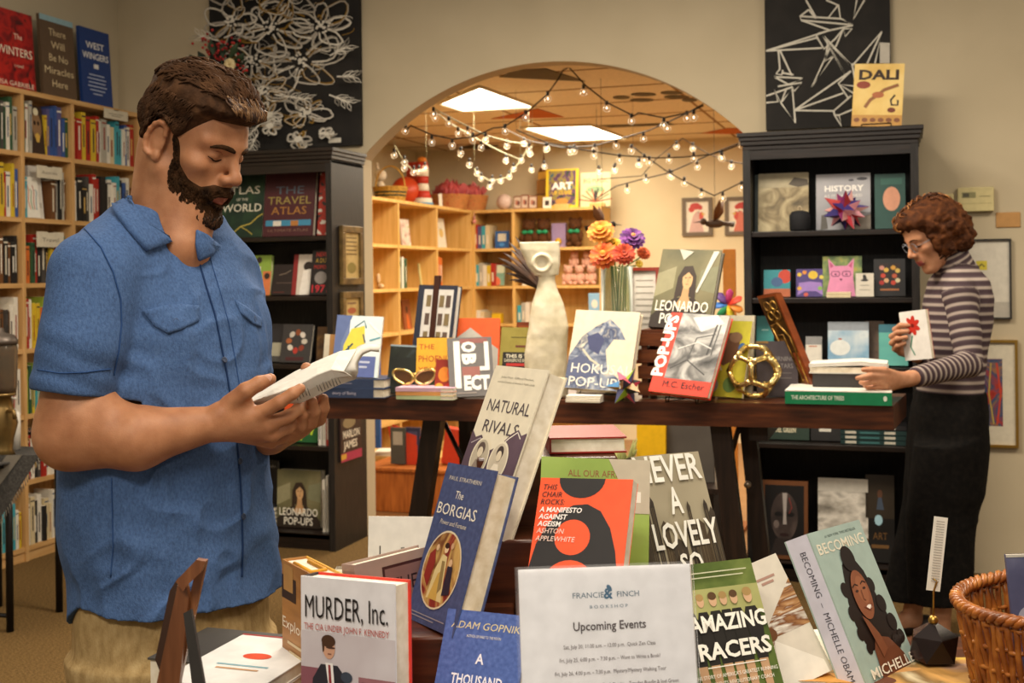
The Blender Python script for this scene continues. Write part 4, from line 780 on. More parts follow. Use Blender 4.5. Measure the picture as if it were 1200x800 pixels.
# this chair rocks
BK = mat('2b2827', .6)
book('orange book with bold black circles titled THIS CHAIR ROCKS, centre of the stepped display', 0.14, 0.21, 0.02, (-0.4326, 1.5304, 0.8587), (-0.4582, -0.0447, -0.1437), 'ee5a32',
  [('e', BK, .46, .0, .25, .135), ('p', BK, [(0, 1), (0, .62), (.05, .45), (.14, .33), (.25, .24), (.40, .185), (.55, .175), (.70, .22), (.82, .33), (.90, .48), (.95, .65), (.97, 1)]), ('e', 'ee5a32', .43, .40, .19, .118), ('e', 'ee5a32', .45, .72, .28, .17), ('e', BK, .45, .76, .15, .12)]
  + [('t', BK, t, .04, .082+.051*i, .036, {'align': 'l', 'slant': .15}) for i, t in enumerate(('THIS', 'CHAIR', 'ROCKS:'))] + [('t', 'f6ede4', t, .04, .237+.048*i, .034, {'align': 'l', 'slant': .15, 'bold': .02}) for i, t in enumerate(('A MANIFESTO', 'AGAINST', 'AGEISM'))] + [('t', 'f0d0c0', t, .04, .381+.052*i, .034, {'align': 'l', 'slant': .15}) for i, t in enumerate(('ASHTON', 'APPLEWHITE'))], hard=False)
# alphabet book behind it
book('pale green picture book with ALPHABET lettering, behind the orange black-circle book', 0.165, 0.2, 0.03, (-0.445, 1.715, 0.8598), (-0.25, 0.04, 0.25), nmat('lime_print', ['7f9a3e', '93ad4c', 'a9be68'], 8),
  [('t', '8a4a2a', 'ALL OUR AFRICAN', .55, .14, .05, {'width': .6}), ('r', nmat('teal_green_scribble', ['2f6e88', '4f9a5a', '7fb04a', '2a86a0'], 14), .38, .18, .86, .36), ('t', '4a3a7a', 'ALADI', .52, .32, .11, {'width': .44, 'bold': .02}), ('p', 'bdb29a', [(.62, .0), (1, .0), (1, .4), (.86, .4)]), ('r', 'e8e2d0', .74, .24, .92, .32)], spine='c9d2b0', page=mat('ece6d8', .7))
book('large red hardback lying behind the green picture book', 0.125, 0.16, 0.026, LD(.12, 1.93, 1.0705), (-1.5708, 0, YAW+.05), '8a1a12', [], back='8a1a12', spine='7a160f')
# never a lovely so real
SEPIA = nmat('sepia_sky_print', ['8f846e', 'a0957c', 'b3a88e'], 4)
nv = [('r', SEPIA, 0, 0, 1, 1)]
for x, t, w_ in ((.0, .34, .08), (.1, .30, .07), (.2, .48, .1), (.30, .62, .2), (.55, .52, .12), (.62, .36, .05), (.68, .50, .14), (.82, .58, .1), (.86, .36, .06), (.92, .42, .08)):
    nv += [('p', ('40362a', '4a3c2a', '362d24')[int(x*20) % 3], [(x, 1), (x, t+.04), (x+w_/2, t), (x+w_, t+.04), (x+w_, 1)])] + [('l', '6e6048', [(x+w_*q, t+.08), (x+w_*q, 1)], .006) for q in (.3, .6)]
nv += [('t', 'f2eee2', 'NEVER', .47, .20, .19, {'width': .96, 'bold': .02}), ('t', 'f2eee2', 'A', .47, .44, .19, {'width': .18, 'bold': .02}), ('t', 'f2eee2', 'LOVELY', .52, .68, .18, {'width': .94, 'bold': .02}), ('t', 'f2eee2', 'SO', .5, .88, .15, {'width': .32, 'bold': .02})]
book('grey brown city skyline book titled NEVER A LOVELY SO, leaning right of the orange book', .152, .23, .03, (-.3292, 1.9542, .8122), (-.367, .0287, .9152), '85796a', nv)
# grey-purple book THEM lying open behind Murder
book('mauve book titled THEM, standing turned right behind MURDER, Inc.', 0.14, 0.21, 0.03, (-.685, 1.58, .722), (-.10, -.03, 1.0877), '9c8478', [('r', '3a1a1c', .34, .06, .97, .34), ('r', '7a5a56', .37, .08, .96, .33), ('t', '2a1614', 'THEM', .68, .25, .10, {'width': .5})], page=mat('e9dfca', .8))
# white card on clear shelf
g2 = glass('clear_shelf_acrylic', 'f4f0e2', .06)
o = thing('acrylic_shelf', 'clear acrylic shelf sheet resting on the riser, left of the oval-painting book', 'shelf', LD(-.22, 1.98, .811), (0, 0, YAW))
MB().box((-.10, -.06, 0), (.16, .16, .006), g2).build('acrylic_sheet', o)
q = [P(u, v, d=2.06) for u, v in ((425, 642), (500, 642), (509, 577), (430, 577))]
o = thing('greeting_card', 'white card with a thin pencil drawing, standing on the clear shelf behind the oval-painting book', 'card', LD(-.19, 2.06, .8185), (-.12, 0, YAW-.1))
m = MB(); m.box((-.066, 0, 0), (.066, .003, .1), mat('e9e4d8', .7)); A_ = FRONT
art(m, [('l', '6a665e', [(0, .86), (1, .86)], .008), ('l', '55514a', [(.16, .95), (.16, .5)], .018), ('l', '55514a', [(.16, .66), (.46, .66)], .012), ('l', '8a867c', [(.48, .88), (.46, .52)], .05), ('l', '8a867c', [(.62, .52), (.75, .80)], .05), ('l', '8a867c', [(.47, .56), (.6, .6)], .02), ('l', '3a3732', [(.80, .92), (.84, .6), (1, .52)], .014)], .132, .1, A_); m.build('card', o)
# stack of white books, wooden easel, at the lower left
for k in range(4):
    lab = ['white paperback with orange sun cover, topmost of the stack by the wooden stand', 'white paperback second from the top of the stack by the wooden stand', 'white paperback third from the top of the stack by the wooden stand', 'white paperback at the bottom of the stack by the stand'][k]
    c0 = LD(-.385, 1.72, ZT+.002+.0208*(3-k)); o = thing('book', lab, 'book', c0, (0, 0, YAW-.32+.02*(k % 2)), 'white paperbacks stacked by the wooden stand')
    m = MB(); m.box((-.075, -.11, .018), (.075, .11, .0195), mat('ebe8e2', .5)); m.box((-.075, -.11, 0), (.075, .11, .0015), mat('ebe8e2', .5))
    if k == 0: art(m, [('e', 'd9512c', .52, .42, .15, .06), ('r', '8ab0b8', .25, .60, .8, .625), ('r', 'c89a70', .3, .67, .75, .695), ('r', 'b0302a', .0, 0, 1, .02)], .15, .22, Matrix.Translation((0, -.11, .0195)))
    m.build('cover', o); MB().box((-.074, -.109, .0015), (.074, .109, .018), PAGE).build('pages', o)
o = thing('book', 'dark grey hardback lying behind the white paperback stack', 'book', LD(-.46, 1.80, ZT+.002), (0, 0, YAW-.32))
MB().box((-.07, -.06, 0), (.07, .10, .003), mat('4a453e', .5)).box((-.07, -.06, .07), (.07, .10, .073), mat('4a453e', .5)).build('cover', o); MB().box((-.067, -.057, .003), (.067, .097, .07), PAGE).build('pages', o)
# wooden easel seen from behind
EASEL = nmat('cherry_easel', ['5a3318', '714325', '8a5732'], 6, (10, 10, 1), .3, spec=.6)
DD = 1.42
E_ = lambda u, v, d=DD: P(u, v, d=d)
o = thing('book_easel', 'wooden tabletop easel with black strut, seen from behind in front of the man', 'easel', E_(215, 800, 1.42))
def lc(pts): return [p-o.location for p in pts]
m = MB(); m.solid(lc([E_(181, 812), E_(209, 812), E_(221, 700), E_(216, 676), E_(209, 682)]), .012, EASEL)
m.solid(lc([E_(209, 678), E_(233, 653), E_(244, 655), E_(238, 668), E_(221, 684), E_(218, 690)]), .012, EASEL)
m.solid(lc([E_(233, 660, 1.44), E_(244, 656, 1.44), E_(206, 830, 1.44), E_(194, 830, 1.44)]), .01, EASEL)
m.build('frame', o)
m = MB(); m.solid(lc([E_(201, 690, 1.45), E_(210, 676, 1.45), E_(196, 800, 1.45), E_(184, 770, 1.45)]), .008, mat('3a2417', .5)); m.build('back_board', o)
m = MB(); m.solid(lc([E_(217, 718, 1.40), E_(226, 713, 1.40), E_(243, 810, 1.38), E_(229, 816, 1.38)]), .006, mat('35312d', .35, .5, .4)); m.build('strut', o)
# magazines, dark faceted note holder and basket at the lower right
MAGA = nmat('painted_magazine', ['4a5f9a', 'd9a45a', '8a6a3a', 'e9d9b0', 'b9622e'], 7, dist=1.0)
def flatbook(label, l, d, z, rz, w, h, t, els, cover='ddd4c0', name='book', cat='book', **k):
    return book(label, w, h, t, LD(l, d, z+t), (-math.pi/2, 0, YAW+rz), cover, els, name=name, cat=cat, **k)
flatbook('magazine with a blue and gold painted cover lying at the front right edge', .60, 1.72, ZT+.002, .02, .26, .2, .008, [('r', 'e0bb54', 0, 0, 1, .06), ('r', MAGA, .0, .06, 1, 1), ('e', 'd29a5a', .42, .28, .22, .06, .1), ('e', '6a3a24', .3, .5, .12, .1), ('r', 'e6c84a', .60, .6, .8, .75)], 'cdbf9c', 'magazine', 'magazine', hard=False)
flatbook('white magazine with orange animal drawing, lying behind the portrait book', .42, 1.82, ZT+.002, -.15, .2, .24, .008, [('p', 'dd8a45', [(.05, .1), (.4, .06), (.6, .2), (.45, .36), (.1, .34)]), ('e', 'e9b27a', .3, .5, .25, .08), ('l', '3a2a22', [(.05, .42), (.5, .44)], .02), ('e', '4a4a52', .35, .66, .14, .05), ('e', 'e9e2d0', .35, .66, .08, .03), ('r', 'd99a4a', 0, .82, 1, 1)], 'e9e0cc', 'magazine', 'magazine', hard=False)
flatbook('open white leaflet lying between the portrait book and the basket', .50, 1.95, ZT+.002, .2, .2, .14, .004, [('r', '8a8278', .2, .3, .7, .34)], 'eee8da', 'leaflet', 'leaflet', hard=False)
def facet_holder():
    c = P(1094, 748, d=1.90); r = .042
    o = thing('note_holder', 'dark red-black faceted metal note holder with a wire clip, beside the basket', 'note holder', (c.x, c.y, ZT+.004))
    bm = bmesh.new(); bmesh.ops.create_icosphere(bm, subdivisions=1, radius=r); bmesh.ops.triangulate(bm, faces=bm.faces)
    for q in bm.verts: q.co.z = max(q.co.z*1.0, -r*.75)
    m = MB(); cols = ['1a1613', '241a18', '3a1512', '151514', '2b2320']
    vs = [q.co.copy()+Vector((0, 0, r*.75)) for q in bm.verts]
    for i, f in enumerate(bm.faces): m.add([vs[q.index] for q in f.verts], [(0, 1, 2)], mat(cols[i % 5], .25, .6, .5))
    bm.free(); m.build('faceted_body', o)
    MB().tube([(0, 0, r*1.6), (.001, 0, .12), (.006, 0, .135), (.0, 0, .14)], .0016, mat('b08a44', .3, .5, .9), 6).ball((0, 0, r*1.74), .008, mat('b08a44', .3, .5, .9)).build('clip', o)
    b = thing('bookmark', 'white printed paper bookmark held upright in the note holder clip', 'bookmark', (c.x, c.y, ZT+.006+.118), (-.05, .14, YAW))
    m = MB(); m.box((-.011, -.0006, 0), (.011, .0002, .117), mat('ded8ca', .7)); art(m, [('l', 'a39c90', [(.2+.0*i, .06+.035*i), (.8, .06+.035*i)], .05) for i in range(24)], .022, .117, FRONT @ Matrix.Translation((0, 0, .0006))); m.build('paper_strip', b)
facet_holder()
WICK = nmat('honey_wicker', ['5e2f10', '96531c', 'c27c30'], 30, (1, 1, 1), .35, spec=.5)
def basket():
    c = LD(.87, 1.80, ZT+.003); o = thing('wicker_basket', 'honey-brown wicker basket with a high curved end, at the right edge of the table', 'basket', c, (0, 0, YAW+.35))
    ax, ay, n = .225, .16, 84
    def ht(a): return .135+.15*max(0, math.cos(a+.35))
    def pt(a, z, k=0.0):
        f = .84+.9*z; return Vector(((ax*f+k)*math.cos(a), (ay*f+k)*math.sin(a), z))
    m = MB()
    for i in range(n):
        a = 2*math.pi*i/n; hh = ht(a); m.tube([pt(a, hh*t, (.003 if i % 2 else -.003)*math.sin(9*t+i)) for t in (0, .2, .4, .6, .8, 1)], .0050, WICK, 5)
    m.build('stakes', o)
    m = MB()
    for lev in range(4):
        t = (lev+.6)/4
        m.tube([pt(2*math.pi*i/120, ht(2*math.pi*i/120)*t, .005*math.sin(i*n*math.pi/120*1.0+lev*math.pi)) for i in range(120)], .0034, WICK, 5, closed=True)
    m.build('weave', o)
    m = MB()
    for ph in (0, 2.1, 4.2): m.tube([pt(2*math.pi*i/180, ht(2*math.pi*i/180)+.005*math.sin(i*.9+ph), .007*math.cos(i*.9+ph)) for i in range(180)], .0055, WICK, 6, closed=True)
    m.build('braided_rim', o)
    MB().prism([(ax*.84*math.cos(2*math.pi*i/30), ay*.84*math.sin(2*math.pi*i/30)) for i in range(30)], 'z', 0, .006, WICK).build('bottom', o)
    SNOW = nmat('night_snow_print', ['2c2f4a', '4a4d6a', '777a92'], 9)
    b = book('blue-grey picture book with pale moon, standing in the wicker basket', .15, .19, .01, c+_r0*(-.035)+_f*(.0)+Vector((0, 0, .008)), (-.12, -.06, YAW-.15), SNOW, [('e', 'c9c9cc', .55, .28, .24, .17), ('e', '9a9aa8', .2, .5, .14, .1), ('r', 'b9b6a8', 0, 0, 1, .02)], hard=False)
basket()
# ------------------------------------------------------------------ long dark table
TZ = .92
tl, tr, tb = P(400, 465, Z=TZ), P(1047, 475, Z=TZ), P(1062, 461, Z=TZ); dv = (tr-tl).normalized(); bk = (tb-tr)
tl0 = tr-dv*2.02; tbl = tl0+bk
o = thing('display_table', 'long dark walnut table with trestle legs, in front of the arched opening', 'table', (tr.x-1.0, tr.y+.2, 0)); OT = o.location.copy()
m = MB(); m.prism([(p.x-OT.x, p.y-OT.y) for p in (tl0, tr, tb, tbl)], 'z', TZ-.076, TZ, TABLEWOOD); m.build('tabletop', o)
def tleg(name, u0, v0, u1, v1, wpx, Y, th=.05):
    a0, a1 = P(u0, v0, Y=Y), P(u1, v1, Y=Y); k = (a0.x-a1.x)/(a0.z-a1.z); top = a0+Vector((k*(TZ-.077-a0.z), 0, TZ-.077-a0.z)); bot = a1+Vector((-k*a1.z, 0, -a1.z)); w_ = wpx*Y/FPX
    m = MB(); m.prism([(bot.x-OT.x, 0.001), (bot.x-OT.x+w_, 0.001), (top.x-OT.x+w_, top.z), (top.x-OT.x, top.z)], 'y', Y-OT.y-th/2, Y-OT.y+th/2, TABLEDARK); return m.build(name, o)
Yf, Yb = tr.y+.07, tr.y+.33
tleg('leg', 498, 496, 486, 576, 24, Yf); tleg('leg', 540, 496, 541, 540, 16, Yb)
tleg('leg', 834, 503, 853, 660, 22, Yf); tleg('leg', 868, 503, 874, 560, 18, Yb)
for u0, v0, u1, v1, nm in ((521, 495, 545, 545, 'brace'), (855, 540, 866, 500, 'brace')):
    a0, a1 = P(u0, v0, Y=Yb-.06), P(u1, v1, Y=Yb-.06); m = MB(); m.tube([a0-OT, a1-OT+(a1-a0)*.6], .009, TABLEDARK, 8); m.build(nm, o)
a0 = P(876, 568, Y=Yf+.1); m = MB(); m.lathe([(.012, -.012), (.012, .004), (.006, .008), (.0001, .008)], mat('8a7a66', .35, .5, .8), 14, Matrix.Translation(a0-OT) @ Matrix.Rotation(math.pi/2, 4, 'X')); m.build('bolt', o)
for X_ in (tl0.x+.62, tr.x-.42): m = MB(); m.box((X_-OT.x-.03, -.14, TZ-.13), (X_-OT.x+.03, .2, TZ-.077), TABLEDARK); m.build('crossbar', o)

def tbook(label, w, h, t, loc, rot, cover, els, **k):
    return book(label, w, h, t, loc, rot, cover, els, **k)
def wire_stand(label, loc, yaw, w=.1, h=.14, dep=.07, lip=.02):
    o = thing('wire_easel', label, 'easel', loc, (0, 0, yaw)); wm = mat('1c1a18', .35, .5, .6)
    m = MB()
    for s in (-1, 1): m.tube([(s*w/2, -lip-.004, .02), (s*w/2, -lip-.004, .004), (s*w/2, dep, .004)], .002, wm, 6); m.tube([(s*w/2, 0, .004), (s*w/4, dep*.75, h)], .002, wm, 6)
    m.tube([(-w/2, -lip-.004, .02), (w/2, -lip-.004, .02)], .002, wm, 6); m.tube([(-w/4, dep*.75, h), (w/4, dep*.75, h)], .002, wm, 6); m.build('wire', o); return o
T_ = TZ+.002
# left end: stacks, picture books, easel
TINT = nmat('pale_aqua_print', ['a9c4cc', 'd9e2e0', 'c2d4d4'], 6)
tbook('blue and yellow picture book standing on the flat blue hardbacks on the long table', .165, .215, .014, (-1.8089, 3.7456, .9939), (-.2447, .0501, .1866), '6a7aa0', [('r', TINT, .3, 0, 1, 1), ('p', '5a6a96', [(0, 0), (.34, 0), (.14, .45), (.16, 1), (0, 1)]), ('p', 'd9c84a', [(.34, .22), (.62, .16), (.66, .5), (.5, .66), (.2, .72), (.2, .5)]), ('l', '3a6a7a', [(.4, .2), (.6, .08), (.66, .2)], .03), ('l', '2f4a5a', [(.22, .62), (.4, .46)], .04), ('l', '2f4a5a', [(.3, .5), (.36, .64)], .03), ('l', '4a4a5a', [(.6, .3), (.66, .44)], .03), ('l', 'e9efe9', [(.7, .1), (1, .3)], .04), ('l', '4a90a0', [(.75, .4), (.98, .34)], .03), ('r', '56649a', .5, .66, .92, 1), ('r', 'b9c0d4', .58, .74, .8, .77), ('r', 'b9c0d4', .58, .82, .75, .85)], hard=False)
for i in range(2):
    q = P(384, 455, Z=TZ+.03*i); ob_c = mat('32405e', .45); o = thing('book', f'dark blue hardback lying flat at the left end of the table, {"lower" if i == 0 else "upper"} of two', 'book', (-1.81, 3.735, T_+.0325*i), (0, 0, .06+.04*i), 'flat dark blue hardbacks')
    m = MB(); m.box((-.12, 0, 0), (.115, .17, .003), ob_c); m.box((-.12, 0, .0295), (.115, .17, .0325), ob_c); m.box((-.12, 0, .003), (.075, .003, .0295), ob_c); art(m, [('t', 'b9b4c4', 'story of Being', .45, .68, .4, {'width': .45})] if i == 0 else [('r', '9a96a8', .25, .42, .6, .5)], .195, .0265, Matrix.Translation((-.0225, 0, .003)) @ FRONT); m.build('cover', o); MB().box((-.118, .004, .003), (.112, .167, .0295), PAGE).build('pages', o)
tbook('cream and tan book behind the blue and yellow picture book on the long table', .05, .15, .02, (-1.93, 3.79, T_+.066), (-.08, .06, .1), 'b98a54', [('r', 'ddd3bc', 0, 0, .4, 1)])
tbook('black book with dark leaf pattern, beside the blue and yellow picture book', .125, .17, .02, (-1.655, 3.815, T_+.01), (-.22, .05, .15), nmat('dark_leaf_print', ['12140f', '1d2318', '3a4652'], 9, dist=1.5), [('r', '8a9aa0', 0, 0, 1, .035), ('r', '171a14', .1, .25, .6, .8)])
# easel with window print
ez = Vector((-1.5902, 3.9037, 1.0499)); rot = (-.1730, .0239, -.2590)
tbook('thick dark blue book with rows of little windows, held on the brown easel', .17, .26, .028, ez, rot, '2b3040', [('r', 'cfccc6', .16, .06, .92, 1)]+[('r', '5a4a42' if (i+j) % 2 else '7a6a4a', .24+.17*i, .14+.25*j, .36+.17*i, .30+.25*j) for i in range(4) for j in range(3)], page=mat('e9e4d8', .7))
o = thing('book_easel', 'tall brown wooden easel holding the book with little windows', 'easel', ez-Vector((0, 0, ez.z-T_)), (0, 0, rot[2])); m = MB(); m.box((-.012, -.024, .16), (.012, -.014, .42), mat('3a1c12', .4), M=Matrix.Rotation(-.17, 4, 'X')); m.box((-.06, -.03, .0), (.06, .03, .115), mat('3a1c12', .4)); m.box((-.05, -.03, .115), (.05, -.022, .20), mat('3a1c12', .4), M=Matrix.Rotation(-.17, 4, 'X')); m.build('frame', o)
tbook('large orange book with a pale grey triangle, behind the OBJECT book', .21, .265, .02, (-1.4623, 3.9434, T_+.006), (-.2116, .0076, .2), 'dd5a22', [('p', 'b9b3a8', [(.5, .13), (.98, .42), (.98, 1), (.02, 1), (.02, .42)])])
tbook('yellow book titled THE PHOENIX YEARS, between the orange book and the OBJECT book', .13, .2, .02, (-1.5461, 3.8235, T_+.006), (-.2183, .002, .2011), 'd9a52a', [('t', 'b3441c', 'THE', .06, .20, .09, {'align': 'l', 'width': .42}), ('t', 'b3441c', 'PHOENIX', .06, .42, .11, {'align': 'l', 'width': .92}), ('t', 'b3441c', 'YEARS', .06, .62, .11, {'align': 'l', 'width': .66}), ('r', '3a4a34', 0, .68, 1, 1)])
tbook('red and orange flower cover book behind the sunglasses', .11, .13, .015, (-1.475, 3.79, T_+.004), (-.25, 0, .1), '8a2a1a', [('e', 'd9822a', .3, .4, .2, .2), ('e', 'd95a2a', .6, .35, .22, .22), ('e', 'c22f1a', .8, .6, .2, .2), ('e', 'e0a03a', .15, .75, .14, .12), ('e', 'b3271a', .5, .8, .2, .18)])
tbook('grey spiral notebook titled OBJECT in white block letters, front of the table', .152, .205, .016, (-1.3929, 3.7936, T_+.008), (-.2956, -.0159, .45), '6a6664', [('r', '8f5a54', .28, .02, .9, .10), ('r', '9a6259', .30, .50, .7, .66), ('r', 'efece4', .13, .06, .27, .86), ('t', 'efece4', 'O', .33, .07, .21, {'rot': -math.pi/2, 'width': .25, 'bold': .06, 'align': 'l'}), ('t', 'efece4', 'B', .33, .28, .21, {'rot': -math.pi/2, 'width': .25, 'bold': .06, 'align': 'l'}), ('r', 'efece4', .82, .08, .92, .55), ('r', 'efece4', .70, .50, .92, .57), ('t', 'efece4', 'ECT', .62, .88, .22, {'width': .58, 'bold': .06}), ('r', '9a8f88', .16, .93, .6, .95)])
st = [('w', 'c9a9b4', .0), ('o', 'd98a4a', .0), ('g', '8aa84a', .0)]
for i, (c_, nm, z) in enumerate((('b9c89a', 'green', 0), ('d99a5a', 'orange', .0135), ('c9a3b4', 'pink', .027))):
    o = thing('book', f'thin {nm} paperback in the flat stack of three under the sunglasses', 'book', (-1.545, 3.73, T_+z), (0, 0, .02+.03*i)); m = MB(); m.box((-.10, 0, 0), (.105, .12, .001), mat(c_, .5)); m.box((-.10, 0, .012), (.105, .12, .013), mat(c_, .5)); m.box((-.10, 0, .001), (.06, .001, .012), mat(c_, .5)); m.build('cover', o); MB().box((-.099, .001, .001), (.104, .119, .012), mat('ddd4c4', .7)).build('pages', o)
GOLD = nmat('gilt_metal', ['c09a4c', 'e3c67c', 'f5e2ac'], 30, rough=.25, metal=.9)
c = P(484, 441, Y=3.79); o = thing('sunglasses', 'ornate gold cat-eye sunglasses with amber lenses, standing on the stack of thin paperbacks', 'sunglasses', (c.x, 3.80, T_+.042), (-.05, 0, .1)); lens = mat('5a3a1a', .08, .8)
for s in (-1, 1):
    ol = [(s*(.040+.036*math.cos(a)+.006*math.sin(a)), .028+(.024 if math.sin(a) > 0 else .026)*math.sin(a)+.008*max(0, math.cos(a))) for a in [2*math.pi*i/28 for i in range(28)]]
    MB().tube([(x, 0, z) for x, z in ol], .0052, GOLD, 8, closed=True).build('rim', o); MB().prism([(x*.99, z) for x, z in ol], 'y', -.001, .001, lens).build('lens', o)
    MB().tube([(s*.076, 0, .042), (s*.079, .01, .040), (s*.074, .06, .022), (s*.070, .10, .003)], .003, GOLD, 6).build('temple', o)
MB().tube([(-.010, 0, .036), (0, -.002, .040), (.010, 0, .036)], .003, GOLD, 6).build('bridge', o)
# olive book and neighbours
OLV = nmat('olive_cloth', ['8a7d34', '9a8d42'], 30)
tbook('olive green spiral book with a black and red label, centre of the table', .18, .24, .018, (-1.2339, 3.8471, T_+.003), (-.2398, .0088, .0114), OLV, [('r', '4a4420', .2, .14, .8, .15), ('r', '6a3a2a', .3, .26, .8, .29), ('r', '25201e', .06, .36, .74, .66), ('t', 'e6dfc4', 'THIS IS THE', .4, .44, .05, {'width': .56, 'bold': .02}), ('t', 'e6dfc4', 'DANGEROUS BOOK BY', .4, .50, .045, {'width': .6}), ('r', 'b3302a', .14, .52, .62, .56), ('t', 'e6dfc4', 'A MANIFESTO LETTER', .4, .63, .045, {'width': .58})], spine='3a342a')
tbook('brown book standing behind the olive spiral book', .15, .25, .02, (-1.21, 3.93, T_+.004), (-.1, 0, 0), '7a3a1c', [('r', '9a4a22', .05, .05, .5, .95)])
tbook('flat cream-topped dark book on the table behind the olive book', .12, .17, .05, (-1.05, 4.10, T_+.054), (-math.pi/2, 0, .1), '4a2a1c', [])
# cream sculpture
def sculpture():
    D = 4.06; c = P(640, 440, d=D); base = Vector((c.x, c.y, T_)); o = thing('sculpture', 'cream stone-like figure sculpture with a ringed flat head, on the table', 'sculpture', base); bpy.context.view_layer.update()
    v = Vol(.003); S = lambda u, w, d=D: P(u, w, d=d)
    v.loft([(T_+.002, base.x, base.y, .075, .06), (S(0, 420).z, base.x, base.y, .072, .058), (S(0, 390).z, S(643, 390).x, S(643, 390).y, .068, .055), (S(0, 365).z, S(642, 365).x, S(642, 365).y, .056, .045), (S(0, 345).z, S(641, 345).x, S(641, 345).y, .034, .032), (S(0, 334).z, S(641, 334).x, S(641, 334).y, .027, .027), (S(0, 326).z, S(641, 326).x, S(641, 326).y, .032, .03)], _r0, _f, .01)
    hd = [(S(0, 330).z, S(641, 330).x, S(641, 330).y, .040, .026), (S(0, 318).z, S(637, 318).x, S(637, 318).y, .056, .027), (S(0, 300).z, S(633, 300).x, S(633, 300).y, .067, .027), (S(0, 291).z, S(632, 291).x, S(632, 291).y, .069, .024)]
    v.loft(hd, _r0, _f, .006, sq=3.2)
    rc = S(635, 308, D-.028); 
    for i in range(20): a = 2*math.pi*i/20; b = 2*math.pi*(i+1)/20; v.cap(rc+_r0*.027*math.cos(a)+_u0*.027*math.sin(a), rc+_r0*.027*math.cos(b)+_u0*.027*math.sin(b), .006, .006, .004)
    v.put(lambda p: .001*vnoise(p*50), A(base)-1, A(base)+1, 'd')
    vol_obj(v, 'figure', nmat('cream_plaster', ['c9bd9c', 'dbd0b2', 'e6dcc2'], 22, rough=.75, bump=.12, bscale=90), o)
    f = thing('feather_spray', 'fan of dark brown feathers behind the cream sculpture', 'ornament', S(640, 345, D+.13)); L = f.location; FE = nmat('brown_feather', ['1c120c', '3a2416', '5a3a22'], 20); st_ = Vector((0, 0, 0))
    m = MB(); m.tube([Vector((0, 0, T_-L.z)), Vector((0, 0, .0))], .004, FE, 6); m.build('stem', f)
    for i, (u, w) in enumerate(((584, 302), (587, 310), (592, 320), (597, 328), (603, 330), (590, 296), (598, 292), (607, 291), (596, 283), (604, 277))):
        e = S(u, w, D+.13+.006*i)-L; mid = e*.55+Vector((0, 0, .03)); m = MB(); k = 7; path = [e*0+(mid*2*t*(1-t)+e*t*t) for t in [j/(k-1) for j in range(k)]]
        m.tube(path, [.002, .004, .007, .009, .008, .005, .001], FE, 8, flat=.2); m.build('feather', f)
sculpture()
tbook('red hardback lying flat behind the cream-print wave book', .13, .2, .028, (-1.02, 4.05, T_+.19), (-math.pi/2, 0, .05), 'a8262a', [])
for i in range(5): ob = MB().box((-.075, 0, .002), (.075, .19, .029), PAGE).box((-.077, -.001, 0), (.077, .191, .002), mat(['5a3a2a', '2f3a4a', '7a2a22', '3a4a34', '4a3a5a'][i], .5)).box((-.077, -.001, .029), (.077, .191, .031), mat(['5a3a2a', '2f3a4a', '7a2a22', '3a4a34', '4a3a5a'][i], .5)).build('book'); ob.location = (-1.02, 4.045, T_+.0315*i); ob.rotation_euler = (0, 0, .05); props(ob, f'{["brown", "slate blue", "dark red", "dark green", "purple"][i]} book lying in the stack under the red hardback, behind the wave book', 'book', 'stack under the red hardback')
